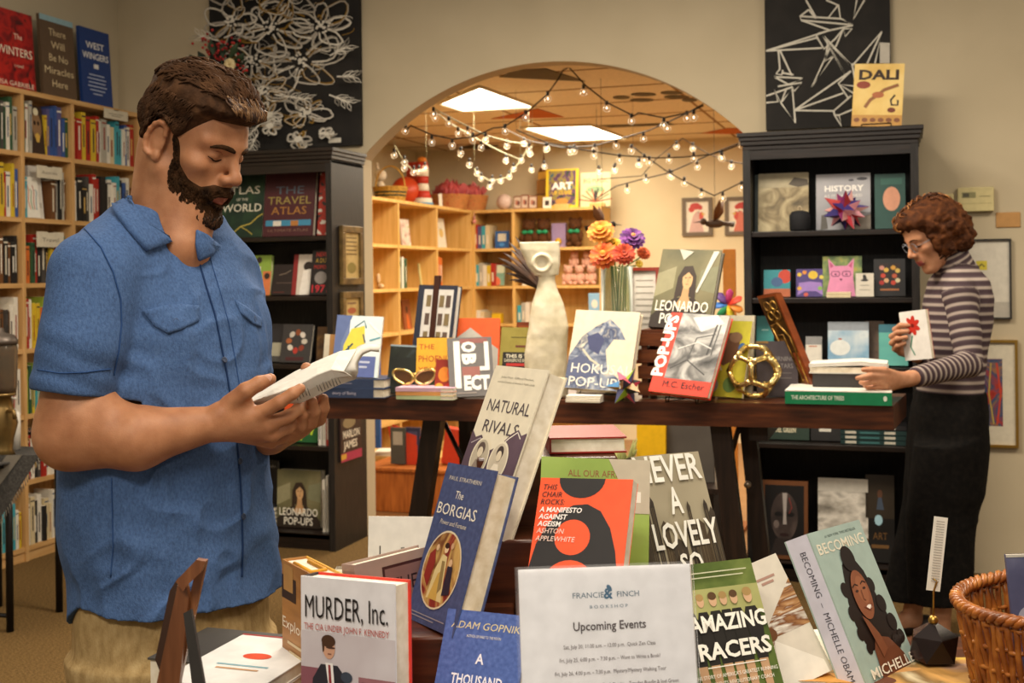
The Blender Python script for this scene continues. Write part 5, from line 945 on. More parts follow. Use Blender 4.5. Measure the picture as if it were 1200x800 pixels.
# flowers in a glass vase
def vase():
    c = P(723, 340, d=4.12); base = Vector((c.x, c.y, T_)); H_ = P(723, 312, d=4.12).z-T_
    o = thing('vase', 'tall clear glass vase of water holding the bright flowers', 'vase', base)
    g = glass('vase_glass', 'e9efe4', .05); MB().lathe([(.001, .006), (.048, .006), (.050, .02), (.053, H_), (.0555, H_), (.0545, .004), (.050, .0), (.001, 0)], g, 28).build('glass_body', o)
    wt = glass('water', 'd9dfc4', .03); MB().lathe([(.001, .008), (.047, .008), (.050, H_*.62), (.001, H_*.62)], wt, 28).build('water', o)
    Z = lambda nm, cs: nmat(nm, cs, 40)
    OR = ('d9641c', 'c24a12', 'e87a2a'); FL = [('large orange zinnia low at the left of the vase', 708, 300, 18, OR, -.02, 'd98a2a'), ('deep orange-red zinnia at the front of the vase', 731, 298, 14, ('c2401a', 'a83012', 'd2502a'), -.06, '8a2a12'), ('golden orange zinnia at the top left of the vase', 704, 272, 17, ('e0871c', 'c96f12', 'eb9a34'), .02, 'd9a83a'), ('purple zinnia at the upper right of the vase', 741, 280, 16, ('6a2f7a', '53245f', '8a4a94'), .0, 'b9804a'), ('orange-red zinnia at the right edge of the vase, beyond the purple one', 754, 297, 9, ('c9501c', 'b03c12', 'd9622a'), .04, '8a3a12'), ('yellow zinnia behind the orange ones in the vase', 718, 288, 12, ('e0a81c', 'cf9412', 'ebbc3a'), .04, 'b3801a'), ('small yellow flower low at the right of the vase', 749, 309, 5, ('e6c23a', 'd9b02a', 'efd25a'), .0, 'b3801a')]
    for lb, u, v, r, cs, dd, ce in FL:
        p = P(u, v, d=4.10+dd); R_ = r*4.1/FPX; f = thing('zinnia', lb, 'flower', p); to = (Vector((0, 0, CAMZ+.15))-p).normalized(); out = (p-base-Vector((0, 0, H_))); nrm = (to*1.0+Vector((0, 0, .35))+out.normalized()*.4).normalized(); Q = nrm.to_track_quat('Z', 'Y').to_matrix().to_4x4()
        m = MB()
        for ring, (rr, el, npt) in enumerate(((1.0, .10, 16), (.82, .32, 14), (.62, .58, 12), (.40, .85, 9))):
            for i in range(npt):
                a = 2*math.pi*(i+.5*ring)/npt; L_ = R_*rr; d = Vector((math.cos(a)*math.cos(el), math.sin(a)*math.cos(el), math.sin(el))); sd = Vector((-math.sin(a), math.cos(a), 0)); w_ = R_*.20; up = d.cross(sd)*-.0
                bz = Vector((0, 0, R_*.12*ring)); vv = [bz, bz+d*L_*.55+sd*w_, bz+d*L_*.92+sd*w_*.7, bz+d*L_+Vector((0, 0, -.04*R_)), bz+d*L_*.92-sd*w_*.7, bz+d*L_*.55-sd*w_, bz+d*L_*.5+Vector((0, 0, .05*R_))]
                m.add(vv, [(0, 1, 6), (1, 2, 6), (2, 3, 6), (3, 4, 6), (4, 5, 6), (5, 0, 6)], mat(cs[(i+ring) % 3], .6), M=Q)
        m.build('petals', f); MB().ball((0, 0, R_*.5), (R_*.22, R_*.22, R_*.14), mat(ce, .7), M=Q, seg=10).build('flower_centre', f)
        foot = base+Vector((rg.uniform(-.02, .02), rg.uniform(-.02, .02), .012)); mouth = base+Vector((out.x*.35, out.y*.35, H_)); mouth = Vector((base.x+max(-.04, min(.04, mouth.x-base.x)), base.y+max(-.04, min(.04, mouth.y-base.y)), base.z+H_)); MB().tube([foot-p, (foot*.5+mouth*.5)-p, mouth-p, mouth*.3+p*.7-p+Vector((0, 0, -.005)), -nrm*R_*.15], .0028, mat('5a7a34', .6), 6).build('stem', f)
vase()
o = thing('framed_notice', 'red-framed notice standing on the table behind the vase', 'picture', P(755, 372, d=4.2)*1.0, (-.1, 0, .12)); o.location.z = T_+.10; a = P(741, 340, d=4.2); b = P(769, 340, d=4.2); w_ = (b-a).length+.02; h_ = P(755, 313, d=4.2).z-o.location.z
m = MB(); RM = mat('8a2f1c', .4)
for x0, x1, z0, z1 in ((-w_/2, w_/2, 0, .012), (-w_/2, w_/2, h_-.012, h_), (-w_/2, -w_/2+.012, .012, h_-.012), (w_/2-.012, w_/2, .012, h_-.012)): m.box((x0, -.012, z0), (x1, 0, z1), RM)
m.build('frame', o); m = MB(); m.box((-w_/2+.012, -.006, .012), (w_/2-.012, -.001, h_-.012), mat('d6d0c4', .6)); art(m, [('r', 'a39c90', .12, .1+.07*i, .88, .115+.07*i) for i in range(11)], w_-.024, h_-.024, Matrix.Translation((0, -.006, .012)) @ FRONT); m.build('notice', o)
# wave book, pop-up books, crate
WAVE = nmat('indigo_spray_print', ['d9cfb6', '8f98a8', '3f4a6a', 'd9d3c0'], 20, detail=6, dist=1.2, sharp=False)
hk = tbook('cream square book with a blue wave design, standing right of the sculpture', .23, .27, .03, (-.9653, 3.8009, .9593), (-.3356, .0372, -.15), 'ddd0b4', [('r', 'e0d4ba', 0, 0, 1, 1), ('p', WAVE, [(0, .60), (.16, .34), (.36, .20), (.56, .10), (.74, .22), (.84, .36), (.66, .36), (.56, .50), (.62, .72), (.8, .84), (1, .86), (1, 1), (0, 1)]), ('p', '474d70', [(.24, .34), (.40, .28), (.52, .36), (.46, .56), (.30, .50)]), ('p', '5a6280', [(.0, .68), (.2, .56), (.36, .66), (.5, .82), (.2, .9), (0, .84)]), ('l', 'cfc6b0', [(.2, .5), (.34, .62), (.5, .7)], .03), ('t', 'efe9d9', 'HOKUSAI', .5, .80, .12, {'width': .86}), ('t', 'efe9d9', 'POP-UPS', .48, .97, .12, {'width': .84})], page=mat('e6dfcf', .7))
wire_stand('black wire easel under the cream wave book', (-.96, 3.845, T_), -.15, .16, .2, .1, .01)
for i in range(3):
    q = P(664, 463, Y=3.76); o = thing('booklet', f'white booklet lying flat in front of the cream wave book, {["bottom", "middle", "top"][i]} of three', 'booklet', (q.x, 3.745+.004*i, T_+.0075*i), (0, 0, .03*i), 'white booklets by the wave book'); MB().box((0, 0, 0), (.115, .05, .0065), mat('d8d3c8', .6)).build('cover', o); MB().box((.001, -.0006, .001), (.114, .0, .0055), PAGE).build('page_edges', o)
a = P(734, 452, Y=3.72); star('multicoloured foil paper star in front of the cream wave book', (a.x, 3.715, T_), .072, ['b8862a', '8fa82a', '3a3c5a', 'c9506a', '3f7aa8', 'a8783a', '2a2c30', 'd9b83a'], 9, 9)
CR = nmat('crate_wood', ['4a2410', '6b3818', '854a22'], 6, (1, 1, 9), .45)
o = thing('crate', 'slatted brown wooden crate under the LEONARDO POP-UPS book on the table', 'crate', (-.72, 3.93, T_)); m = MB()
for i in range(4): m.box((-.13, -.01, .01+.055*i), (.11, .0, .052+.055*i), CR); m.box((-.13, .16, .01+.055*i), (.11, .17, .052+.055*i), CR); m.box((-.13, .0, .01+.055*i), (-.12, .16, .052+.055*i), CR); m.box((.10, .0, .01+.055*i), (.11, .16, .052+.055*i), CR)
m.build('slats', o); [MB().box((x-.01, y-.01, 0), (x+.01, y+.01, .2), CR).build('corner_post', o) for x in (-.11, .09) for y in (.01, .15)]; MB().box((-.12, .0, .2), (.10, .16, .228), CR).build('lid', o)
tbook('shrink-wrapped tall book titled LEONARDO POP-UPS, standing on the crate', .215, .28, .03, (-.7158, 3.9254, T_+.2335), (-.3656, .0419, -.2427), '54503a', pop_cover(('LEONARDO', 'POP-UPS'))+[('p', 'cfcabc', [(.88, .02), (.97, .02), (.72, .55), (.69, .54)]), ('p', 'b9b4a4', [(.3, .0), (.55, .03), (.4, .14)])], page=mat('b9b4a8', .5), spine='3a382a')
ESC = nmat('grey_etching_print', ['2a2a2a', '6f6e6c', 'b9b7b2', 'dad8d2'], 8, (1, 1, 1.4), detail=8, dist=1.6)
tbook('tall book titled POP-UPS with a red band and grey etching, front right of the table', .215, .28, .024, (-.6851, 3.6853+.05, .9565), (-.4822, .0455, -.3649), 'd83a26', [('r', ESC, .2, 0, 1, .82), ('p', 'cfcdc8', [(.4, .05), (.8, .0), (.95, .1), (.6, .22)]), ('l', '3a3a3a', [(.25, .7), (.5, .58), (.85, .74)], .02), ('l', '4a4a4a', [(.5, .58), (.56, .3), (.86, .24)], .02), ('l', '3a3a3a', [(.84, .12), (.80, .5)], .03), ('l', '4a4a4a', [(.9, .12), (.87, .5)], .02), ('l', 'd6d4ce', [(.3, .45), (.6, .35), (.85, .42)], .015), ('t', 'f2eee6', 'POP-UPS', .155, .42, .145, {'rot': math.pi/2, 'width': 1.0, 'bold': .04}), ('t', '2a1a1a', 'M.C. Escher', .56, .925, .075, {'width': .7})])
wire_stand('black wire easel under the red banded POP-UPS book', (-.675, 3.775, T_), -.36, .11, .2, .1, .008)
ANI = nmat('yellow_animal_print', ['b3a82a', 'c9bf3a', 'a39a34'], 8)
tbook('yellow picture book with a brown animal, behind the red banded POP-UPS book', .17, .26, .012, (-.5914, 3.9729, T_+.006), (-.2979, .0193, -.3226), ANI, [('p', '6a4a34', [(.35, .2), (.6, .16), (.8, .24), (.78, .5), (.5, .6), (.3, .5)]), ('e', '8a6a50', .7, .22, .14, .07), ('e', '3f6aa0', .86, .36, .08, .07), ('t', 'e6e0cc', 'MA', .3, .66, .12, {'width': .4}), ('e', 'a8a49a', .3, .86, .16, .1), ('e', '6a8a4a', .7, .84, .14, .1)], hard=False)
tbook('cream card book standing behind the yellow animal picture book', .12, .27, .012, (-.55, 4.06, T_+.003), (-.15, 0, -.2), 'd9d0b8', [('r', 'c9bfa4', .1, .5, .9, .95)], hard=False)
def gold_sphere():
    c = P(884, 437, d=3.93); R_ = .088; o = thing('openwork_sphere', 'gold openwork metal sphere on the table in front of the dark grey book', 'ornament', (c.x, c.y, T_+R_+.002))
    bm = bmesh.new(); bmesh.ops.create_icosphere(bm, subdivisions=1, radius=1); bmesh.ops.rotate(bm, verts=bm.verts, matrix=Matrix.Rotation(.5, 3, 'X') @ Matrix.Rotation(.3, 3, 'Z')); m = MB(); bm.faces.ensure_lookup_table()
    vs = bmesh.new(); bmesh.ops.create_icosphere(vs, subdivisions=1, radius=1); vs.free()
    ico = [q.co.copy() for q in bm.verts if len(q.link_edges) == 5]
    cen = {f.index: f.calc_center_median().normalized() for f in bm.faces}
    for e in bm.edges:
        f1, f2 = e.link_faces; a, b = cen[f1.index], cen[f2.index]; q = [(a*(1-t)+b*t).normalized()*R_*.93 for t in (0, .33, .66, 1)]; m.tube(q, [.0115, .0085, .0085, .0115], GOLD, 10)
    bm.free(); m.build('openwork_shell', o)
gold_sphere()
tbook('dark grey book titled MORNING ALTARS behind the gold openwork sphere', .135, .185, .016, (-.4036, 4.0447, T_+.002), (-.1733, .0083, .3079), '4a4246', [('t', '8f8a88', 'MORNING', .62, .36, .085, {'width': .62}), ('t', '8f8a88', 'ALTARS', .66, .49, .085, {'width': .46}), ('r', '6f6a68', .5, .57, .85, .585), ('r', '6f6a68', .5, .66, .85, .675), ('r', '8a6a3a', 0, 0, .3, .04)])
# leaning carved slab
def slab():
    a0 = P(887, 347, d=4.05); bt = P(934, 450, d=4.02); o = thing('carved_box', 'tall leaning wooden book-shaped box with gilt carving, behind the MORNING ALTARS book', 'box', (bt.x+.015, bt.y, T_+.012)); L = o.location; S = lambda u, v, d: P(u, v, d=d)-L
    A0, B0, C0, D0 = S(887, 347, 4.07), S(908, 343, 3.98), S(953, 452, 3.93), S(934, 458, 4.02); bkv = (_f*.03+_r0*.028); BW = nmat('orange_brown_board', ['5a260e', '7d3a16', '96491e'], 5, (1, 1, 5), .35)
    m = MB(); v = [A0, B0, C0, D0]; m.add(v+[p+bkv for p in v], [(0, 3, 2, 1), (4, 5, 6, 7), (1, 2, 6, 5), (2, 3, 7, 6), (3, 0, 4, 7)], BW); m.build('board', o)
    m = MB(); m.add([A0+Vector((0, 0, .001)), B0+Vector((0, 0, .001)), B0+bkv+Vector((0, 0, .001)), A0+bkv+Vector((0, 0, .001))], [(0, 1, 2, 3)], mat('d6cdb4', .7)); m.build('page_edges', o)
    n_ = (B0-A0).cross(D0-A0).normalized(); n_ = n_ if n_.dot(_f) < 0 else -n_; G2 = nmat('dull_gilt', ['3a2410', '8a6428', 'c9a04a'], 40, rough=.3, metal=.6); m = MB(); F2 = lambda x, y: A0+(B0-A0)*x+(D0-A0)*y+n_*.003
    m.add([F2(.06, .03), F2(.94, .03), F2(.94, .97), F2(.06, .97)], [(0, 1, 2, 3)], nmat('dark_gilt_panel', ['241408', '4a2f12', '7a5420'], 24, rough=.4, metal=.3))
    for x, y in ((.35, .12), (.7, .12), (.35, .22), (.7, .22)): m.tube([F2(x+.15*math.cos(t), y+.045*math.sin(t)) for t in [2*math.pi*i/12 for i in range(12)]], .003, G2, 6, closed=True)
    m.tube([F2(.15, .32), F2(.5, .30), F2(.85, .45), F2(.8, .95)], .004, G2, 6); m.tube([F2(.15, .34), F2(.25, .6), F2(.2, .95)], .004, G2, 6); m.tube([F2(.3, .42), F2(.55, .42), F2(.6, .9)], .003, G2, 6); m.build('gilt_relief', o)
slab()
# open white books in the woman's hand, grey book, green book
q0 = P(918, 474, Z=TZ); q1 = P(1047, 475, Z=TZ); w_ = q1.x-q0.x-.008
o = thing('book', 'green hardback titled THE ARCHITECTURE OF TREES lying at the right end of the table', 'book', (q0.x+.004, q0.y+.012, T_)); GRN = mat('0f7a4c', .45); m = MB(); m.box((0, 0, 0), (w_, .26, .003), GRN); m.box((.0, .0, .0395), (w_, .26, .0425), mat('d9d4c8', .5)); m.box((0, 0, .003), (w_, .003, .0395), GRN)
art(m, [('t', 'd9e2d0', 'THE ARCHITECTURE OF TREES', .06, .66, .30, {'align': 'l', 'width': .50, 'bold': .02}), ('e', 'd9e2d0', .94, .5, .018, .2)], w_, .0425, Matrix.Translation((w_/2, 0, 0)) @ FRONT); m.build('cover', o); MB().box((.003, .003, .003), (w_-.003, .257, .0395), PAGE).build('pages', o)
o = thing('book', 'dark grey hardback lying on the green book under the open white pages', 'book', (q0.x+.08, q0.y+.14, T_+.043)); m = MB(); GB = mat('3f3b3c', .5); m.box((0, 0, 0), (w_-.09, .15, .003), GB); m.box((0, 0, .040), (w_-.09, .15, .043), GB); m.box((0, 0, .003), (w_-.09, .003, .040), GB); m.build('cover', o); MB().box((.003, .003, .003), (w_-.093, .147, .040), PAGE).build('pages', o)
o = thing('open_book', 'open white hardback lifted by the hand of the woman above the grey book', 'book', (q0.x+.07, q0.y+.125, T_+.0875)); WP = mat('d8d4ca', .7); m = MB(); m.box((0, 0, .0), (w_-.075, .17, .003), mat('c9c4ba', .5)); m.build('cover', o); m = MB(); m.box((.003, .003, .003), (w_-.078, .167, .020), PAGE); m.build('pages', o); m = MB(); m.prism([(.0, .020), (w_*.5, .027), (w_-.08, .021), (w_-.08, .033), (w_*.5, .040), (.0, .030)], 'y', .0, .165, WP); m.build('turned_pages', o)
# things in the shadow under the table
o = thing('display_crate', 'low dark display box on the floor beneath the long table', 'crate', (-.72, 4.75, 0)); MB().box((-.5, -.2, 0.001), (.02, .25, .50), TABLEDARK, bev=.004).build('body', o); MB().box((-.52, -.22, .50), (.04, .27, .52), TABLEDARK).build('lid', o)
def under(label, uL, uR, vT, vB, Y, els, cover, t=.02, lean=.08, zb=None):
    zb = P(uL, vB, Y=Y).z if zb is None else zb; a = P(uL, vT+10, Y=Y); b = P(uR, vT+10, Y=Y); tp = P(uL, vT, Y=Y).z; return book(label, b.x-a.x, (tp-zb), t, ((a.x+b.x)/2, Y, zb), (-lean, 0, 0), cover, els)
under('bright yellow book standing under the long table', 745, 779, 488, 560, 4.62, [('t', '8a6a1a', 'Raising', .5, .86, .07, {'width': .7})], 'dfae16', zb=.522)
under('tall dark grey board standing under the long table, right of the yellow book', 779, 836, 480, 600, 4.66, [('r', nmat('grey_brown_board', ['4a443e', '565049'], 8), 0, 0, 1, 1)], '4f4942', zb=.522)
o = thing('ornament', 'small pale green leafy ornament under the long table, left of the yellow book', 'ornament', (P(732, 520, Y=4.6).x, 4.6, .522)); m = MB(); LG = mat('a8ac6a', .6)
for i in range(9): a = i*2.4; m.tube([(0, 0, .0), (.025*math.cos(a), .025*math.sin(a), .09), (.05*math.cos(a), .04*math.sin(a), .13+.02*(i % 3))], [.004, .014, .002], LG, 8, flat=.4)
m.build('leaves', o)
# ------------------------------------------------------------------ the man reading
def build_man():
    S = lambda u, v, d: P(u, v, d=d)
    root = thing('person', 'bearded man in a blue short-sleeved shirt and khaki trousers reading an open book', 'person', (0, 0, 0))
    c0 = S(204, 690, 2.06); root.location = (c0.x, c0.y, 0); bpy.context.view_layer.update()
    H = Head(S(223, 171, 2.05), math.radians(66), math.radians(25), .955)
    SK = skin('warm_skin', ['9a6544', 'aa7450', 'b8825d']); LIP = skin('lip_skin', ['8f4c3a', '9a5644'])
    v = Vol(.0024); H.sculpt(v)
    # neck, shoulders, trunk
    nb = S(193, 285, 2.075)
    v.cap(H(-.028, 0, -.03), nb, .062, .066, .03); v.cap(H(.015, 0, -.07), S(212, 290, 2.03), .042, .05, .03)
    ps = math.radians(55); Fb = _r0*math.sin(ps)-_f*math.cos(ps); Lb = -_r0*math.cos(ps)-_f*math.sin(ps)
    def station(u, vv, d, a, b): q = S(u, vv, d); return (q.z, q.x, q.y, a, b)
    trunk = [(196, 262, 2.085, .075, .06), (197, 290, 2.085, .155, .085), (201, 335, 2.075, .192, .108), (203, 390, 2.06, .192, .124), (200, 460, 2.055, .184, .13), (194, 545, 2.055, .186, .142), (198, 620, 2.06, .188, .143), (207, 690, 2.06, .19, .144), (209, 722, 2.06, .19, .143)]
    v.loft([station(u, w, d, a-(.045 if w > 600 else .02), b-(.045 if w > 600 else .02)) for u, w, d, a, b in trunk], Lb, Fb, .03)
    # right arm (nearest) and hand under the book
    shR, elR, wrR = S(108, 318, 1.90), S(84, 508, 1.875), S(250, 496, 1.905)
    v.cap(shR, elR, .060, .052, .03); v.cap(elR, S(160, 513, 1.875), .0515, .0475, .03); v.cap(S(160, 513, 1.875), wrR, .0475, .0275, .02); v.ell(S(100, 488, 1.872), (.055, .05, .05), None, .03)
    # right hand
    kn = [S(304, 485, 1.905), S(314, 497, 1.915), S(319, 508, 1.93), S(317, 517, 1.95)]
    for i, q in enumerate(kn): v.cap(wrR.lerp(q, .08), q, .021, (.0135, .014, .0135, .012)[i], .012)
    v.cap(S(262, 483, 1.90), S(284, 470, 1.905), .019, .016, .014)
    def finger(pts, r): v.chain(pts, r, .004)
    finger([kn[0], S(328, 471, 1.895), S(343, 461, 1.897), S(352, 455, 1.905)], [.0125, .0105, .0095, .0082])
    finger([kn[1], S(337, 488, 1.925), S(349, 480, 1.945), S(353, 472, 1.965)], [.013, .0108, .0096, .008])
    finger([kn[2], S(337, 501, 1.95), S(346, 493, 1.968), S(349, 485, 1.985)], [.0125, .0102, .0092, .008])
    finger([kn[3], S(330, 513, 1.97), S(337, 505, 1.985), S(339, 498, 1.997)], [.011, .009, .0082, .0072])
    finger([S(270, 474, 1.90), S(288, 458, 1.892), S(304, 449, 1.897), S(317, 444, 1.905)], [.017, .0135, .0118, .0092])
    # left arm behind the trunk, left hand round the far edge of the book
    shL, elL, wrL = S(258, 325, 2.22), S(268, 520, 2.26), S(318, 512, 2.06)
    v.cap(shL, elL, .058, .05, .03); v.cap(elL, wrL, .046, .028, .02)
    kl = [S(357, 499, 2.01), S(350, 504, 2.0), S(343, 507, 1.992), S(335, 509, 1.988)]
    for i, q in enumerate(kl): v.cap(wrL, q, .022, (.0135, .014, .0135, .012)[i], .012)
    finger([kl[0], S(374, 491, 2.0), S(379, 478, 1.985), S(379, 467, 1.975)], [.0125, .0108, .0098, .0085])
    finger([kl[1], S(364, 496, 1.985), S(368, 482, 1.97), S(366, 470, 1.962)], [.0125, .0105, .0098, .0085])
    finger([kl[2], S(352, 498, 1.972), S(354, 486, 1.958), S(350, 475, 1.952)], [.0125, .0102, .0094, .008])
    finger([kl[3], S(341, 502, 1.975), S(343, 493, 1.962), S(341, 484, 1.958)], [.011, .009, .0084, .0074])
    finger([wrL, S(352, 492, 2.05), S(360, 462, 2.03), S(359, 431, 1.995)], [.018, .0145, .0118, .0095])
    # legs inside the trousers, ankles
    hipR, hipL = S(178, 720, 2.03), S(235, 720, 2.10)
    fR, fL = c0+Lb*.11+Fb*.02, c0-Lb*.11+Fb*.05
    for hp, ft in ((hipR, fR), (hipL, fL)): v.cap(hp, Vector((ft.x, ft.y, .45)), .06, .045, .03); v.cap(Vector((ft.x, ft.y, .45)), Vector((ft.x, ft.y, .09)), .05, .04, .03)
    def lips(cc):
        q = H.loc(cc); return ((np.abs(q[:, 1]) < .022) & (q[:, 0] > .091) & (q[:, 2] < -.0505) & (q[:, 2] > -.0715)).astype(int)
    body = vol_obj(v, 'body', SK, root, [LIP], lips)
    # hair: grows out of the head's own surface
    hv = Vol(.0024); H.sculpt(hv)
    HAIR = nmat('brown_hair', ['2a1b10', '402a1a', '553a25'], 26, (1, 1, 1), .8, bump=.4, detail=8, dist=1.5, bscale=240, spec=.1); HM = [mat(x, .5, .3) for x in ('35231a', '4a3220', '664628', '806040')]
    def grow(p):
        q = H.loc(p); f, r, u = q[..., 0], q[..., 1], q[..., 2]
        ff = np.array([-.12, -.07, -.035, -.028, .020, .034, .050, .066, .12]); uu = np.array([-.045, -.043, -.02, .03, .012, .026, .046, .070, .078])
        line = np.interp(f, ff, uu); edge = sstep(-.006, .020, u-line)
        ear = np.sqrt(((f+.006)/.026)**2+((u-.004)/.038)**2); edge = edge*np.where(np.abs(r) > .06, sstep(.95, 1.15, ear), 1)
        top = sstep(.055, .10, u+.15*f); th = .006+.003*sstep(-.02, .04, u)+top*(.011+.010*sstep(-.02, .06, f))
        n1 = vnoise(np.stack([f*22+3*vnoise(q*30), r*95+2*vnoise(q*26+7), u*34+9], -1)); n2 = vnoise(np.stack([f*60, r*230, u*90], -1)); n3 = vnoise(q*np.array([34, 60, 50])+4)
        th = th+top*(.0052*n1+.0022*n2+.004*n3)+(1-top)*.0012*n2
        return np.where(edge > .01, -(th*edge-.004*(1-edge)), .006)
    b0, b1 = A(H.O)-.3, A(H.O)+.3
    hv.put(grow, b0, b1, 'd'); hair = vol_obj(hv, 'hair', HAIR, root)
    strands(hair, H, lambda g: (g.uniform(-.07, .115), g.uniform(-.07, .08), .13), lambda q, g: (-1, .25*math.sin(q[0]*40+q[1]*30)+(.5 if q[1] > 0 else -.5)*.5, .1), 620, .055, .0021, HM, 3, .0035, .5)
    strands(hair, H, lambda g: (g.uniform(-.1, .05), .095, g.uniform(.03, .09)), lambda q, g: (-.55, 0, -1), 620, .026, .0016, HM, 4, .0022, .3)
    strands(hair, H, lambda g: (g.uniform(-.12, .02), g.uniform(.03, .09), g.uniform(-.03, .05)), lambda q, g: (-.3, 0, -1), 600, .018, .0012, HM[:3], 5, .0014, .25)
    strands(hair, H, lambda g: (.13, g.uniform(-.06, .06), g.uniform(.085, .115)), lambda q, g: (-.2, .5, 1), 160, .035, .0021, HM, 8, .003, .4)
    bv = Vol(.0024); H.sculpt(bv)
    BEARD = nmat('dark_beard', ['1e120b', '33200f', '452c1b'], 60, (1, 1, 1), .85, bump=.6, detail=8, bscale=330, spec=.1)
    def beard(p):
        q = H.loc(p); f, r, u = q[..., 0], np.abs(q[..., 1]), q[..., 2]
        line = np.interp(f, [-.01, .012, .026, .040, .060, .080, .095, .13], [-.03, .028, .018, -.020, -.040, -.046, -.035, -.036]); e = sstep(-.004, .009, line-u)
        e = e*sstep(-.004, .012, f-np.interp(u, [-.12, -.06, -.02, .03], [.046, .024, .014, .008])); e = e*sstep(-.128, -.116, u)*sstep(-.004, .012, f-np.interp(u, [-.14, -.11, -.09, -.06], [.055, .042, .028, .0]))
        lip = np.sqrt(((u+.0625)/.0085)**2+(r/.021)**2); e = e*np.where(f > .085, sstep(.9, 1.2, lip), 1)
        th = .0036+.006*sstep(-.085, -.112, u)*sstep(.045, .07, f)+.0015*sstep(.09, .1, f); th = th+(.0014*vnoise(q*np.array([120, 120, 60]))+.0012*vnoise(q*260))*sstep(.5, 1, e)
        return np.where(e > .01, -(th*e-.004*(1-e)), .006)
    bv.put(beard, b0, b1, 'd'); bo = vol_obj(bv, 'beard', BEARD, root)
    BM = [mat(x, .6, .2) for x in ('1c110a', '33200f', '4a2f1c')]
    def bst(g):
        f = g.uniform(.005, .10); up = np.interp(f, [0, .012, .026, .04, .06, .08, .1], [.02, .02, .012, -.024, -.043, -.05, -.04]); return (f, .075-.5*max(0, f-.05), g.uniform(-.115, up))
    strands(bo, H, bst, lambda q, g: (.35, 0, -1), 1100, .010, .00075, BM, 6, .0012, .4)
    strands(bo, H, lambda g: (.12, g.uniform(-.03, .04), g.uniform(-.052, -.036)), lambda q, g: (0, 1 if q[1] > 0 else -1, -.8), 260, .012, .0008, BM, 7, .001, .3)
    strands(bo, H, lambda g: (.12, g.uniform(-.03, .04), g.uniform(-.12, -.074)), lambda q, g: (.1, 0, -1), 300, .012, .0008, BM, 9, .0015, .3)
    bb = bvh_of(body); LASH = mat('2a1a12', .8, .1)
    for g in (-1, 1):
        oh = lambda r, u, l: on_head(bb, H, g*r, u, l)
        MB().tube([oh(r, u, .0004) for r, u in ((.010, .0275), (.017, .030), (.026, .0315), (.035, .0315), (.043, .029), (.050, .025))], [.0026, .0044, .0046, .0042, .0034, .0016], BEARD, 8).build('eyebrow', root, world=True)
        MB().tube([oh(r, u, .0) for r, u in ((.019, .0075), (.024, .0045), (.030, .003), (.036, .0035), (.042, .0065), (.047, .0085))], [.0008, .0014, .0016, .0016, .0014, .0008], LASH, 6).build('eyelashes', root, world=True)
        MB().tube([oh(r, u, -.0004) for r, u in ((.020, .0165), (.027, .0205), (.034, .021), (.042, .018))], [.0005, .0009, .0009, .0005], LIP, 6).build('eyelid_crease', root, world=True)
    NAIL = mat('d9a58c', .3); MB().ball((0, 0, 0), (.0065, .0016, .0078), NAIL, Matrix.Translation(S(313.5, 443.5, 1.8955)) @ Matrix.Rotation(YAW, 4, 'Z') @ Matrix.Rotation(1.05, 4, 'Y')).build('thumb_nail', root, world=True)
    # shirt
    DENIM = nmat('blue_linen', ['3f5478', '46608a', '506a92'], 260, (1, 1, .6), .85, bump=.35, bscale=520, detail=3, spec=.15)
    sv = Vol(.0030)
    def wr(p, x, y):
        q = p*np.array([9, 9, 7]); w1 = vnoise(q*1.0+np.stack([p[..., 2]*5]*3, -1)); w2 = vnoise(p*np.array([26, 26, 13])+3)
        w3 = 1-np.abs(vnoise(np.stack([p[..., 0]*11+p[..., 2]*7, p[..., 1]*11, p[..., 2]*15-p[..., 0]*9], -1)+7)); return .013*w1*np.abs(w1)+.007*np.abs(w2)-.003-.009*np.maximum(w3-.72, 0)/.28*sstep(-.1, .3, y)
    def hem(p, x, y):      # shirt tail: longer behind, rising at the side seams
        zc = S(200, 690, 2.06).z
        return zc-.046*sstep(.0, -.85, y)*sstep(-.2, .6, x)+.012*np.exp(-((y+.05)/.3)**2)-.010*sstep(.3, .9, y)+.004*np.sin(4*x)+.012*sstep(.8, 1.0, np.abs(y))*0
    sv.loft([station(*q) for q in trunk], Lb, Fb, .03, wr=wr, hem=hem, sq=2.15)
    sv.cap(S(150, 282, 2.0), S(110, 322, 1.905), .06, .068, .05); sv.cap(S(232, 285, 2.14), S(258, 325, 2.22), .058, .062, .05)
    sv.cap(S(110, 322, 1.90), S(98, 400, 1.872), .068, .0665, .012); sv.cap(S(98, 400, 1.872), S(86, 446, 1.865), .0665, .0625, .008); sv.cap(S(258, 325, 2.22), S(258, 440, 2.25), .061, .06, .03)
    # crisp cuff end and a hollow inside it
    e0 = S(86, 462, 1.875); ed = (S(84, 470, 1.873)-S(98, 380, 1.888)).normalized(); e0A, edA = A(e0), A(ed); e1 = S(275, 452, 2.245)
    def cuff(p): 
        near = np.linalg.norm(p-e0A, axis=-1) < .105; return np.where(near, -((p-e0A)@edA), .05)
    sv.cap(e0-ed*.035, e0+ed*.03, .0665, .0655, .003)
    sv.put(cuff, e0A-.11, e0A+.11, 's', .002)
    sv.cap(e0-ed*.022, e0+ed*.05, .0585, .0585, .002, 's')
    # collar leaves, neck opening
    sv.cap(H(-.028, 0, -.03), S(191, 270, 2.08), .0655, .064, .008, 's'); sv.cap(H(.012, .012, -.075), S(209, 272, 2.025), .045, .038, .008, 's'); sv.cap(S(213, 284, 1.99), S(229, 300, 1.97), .024, .005, .006, 's')
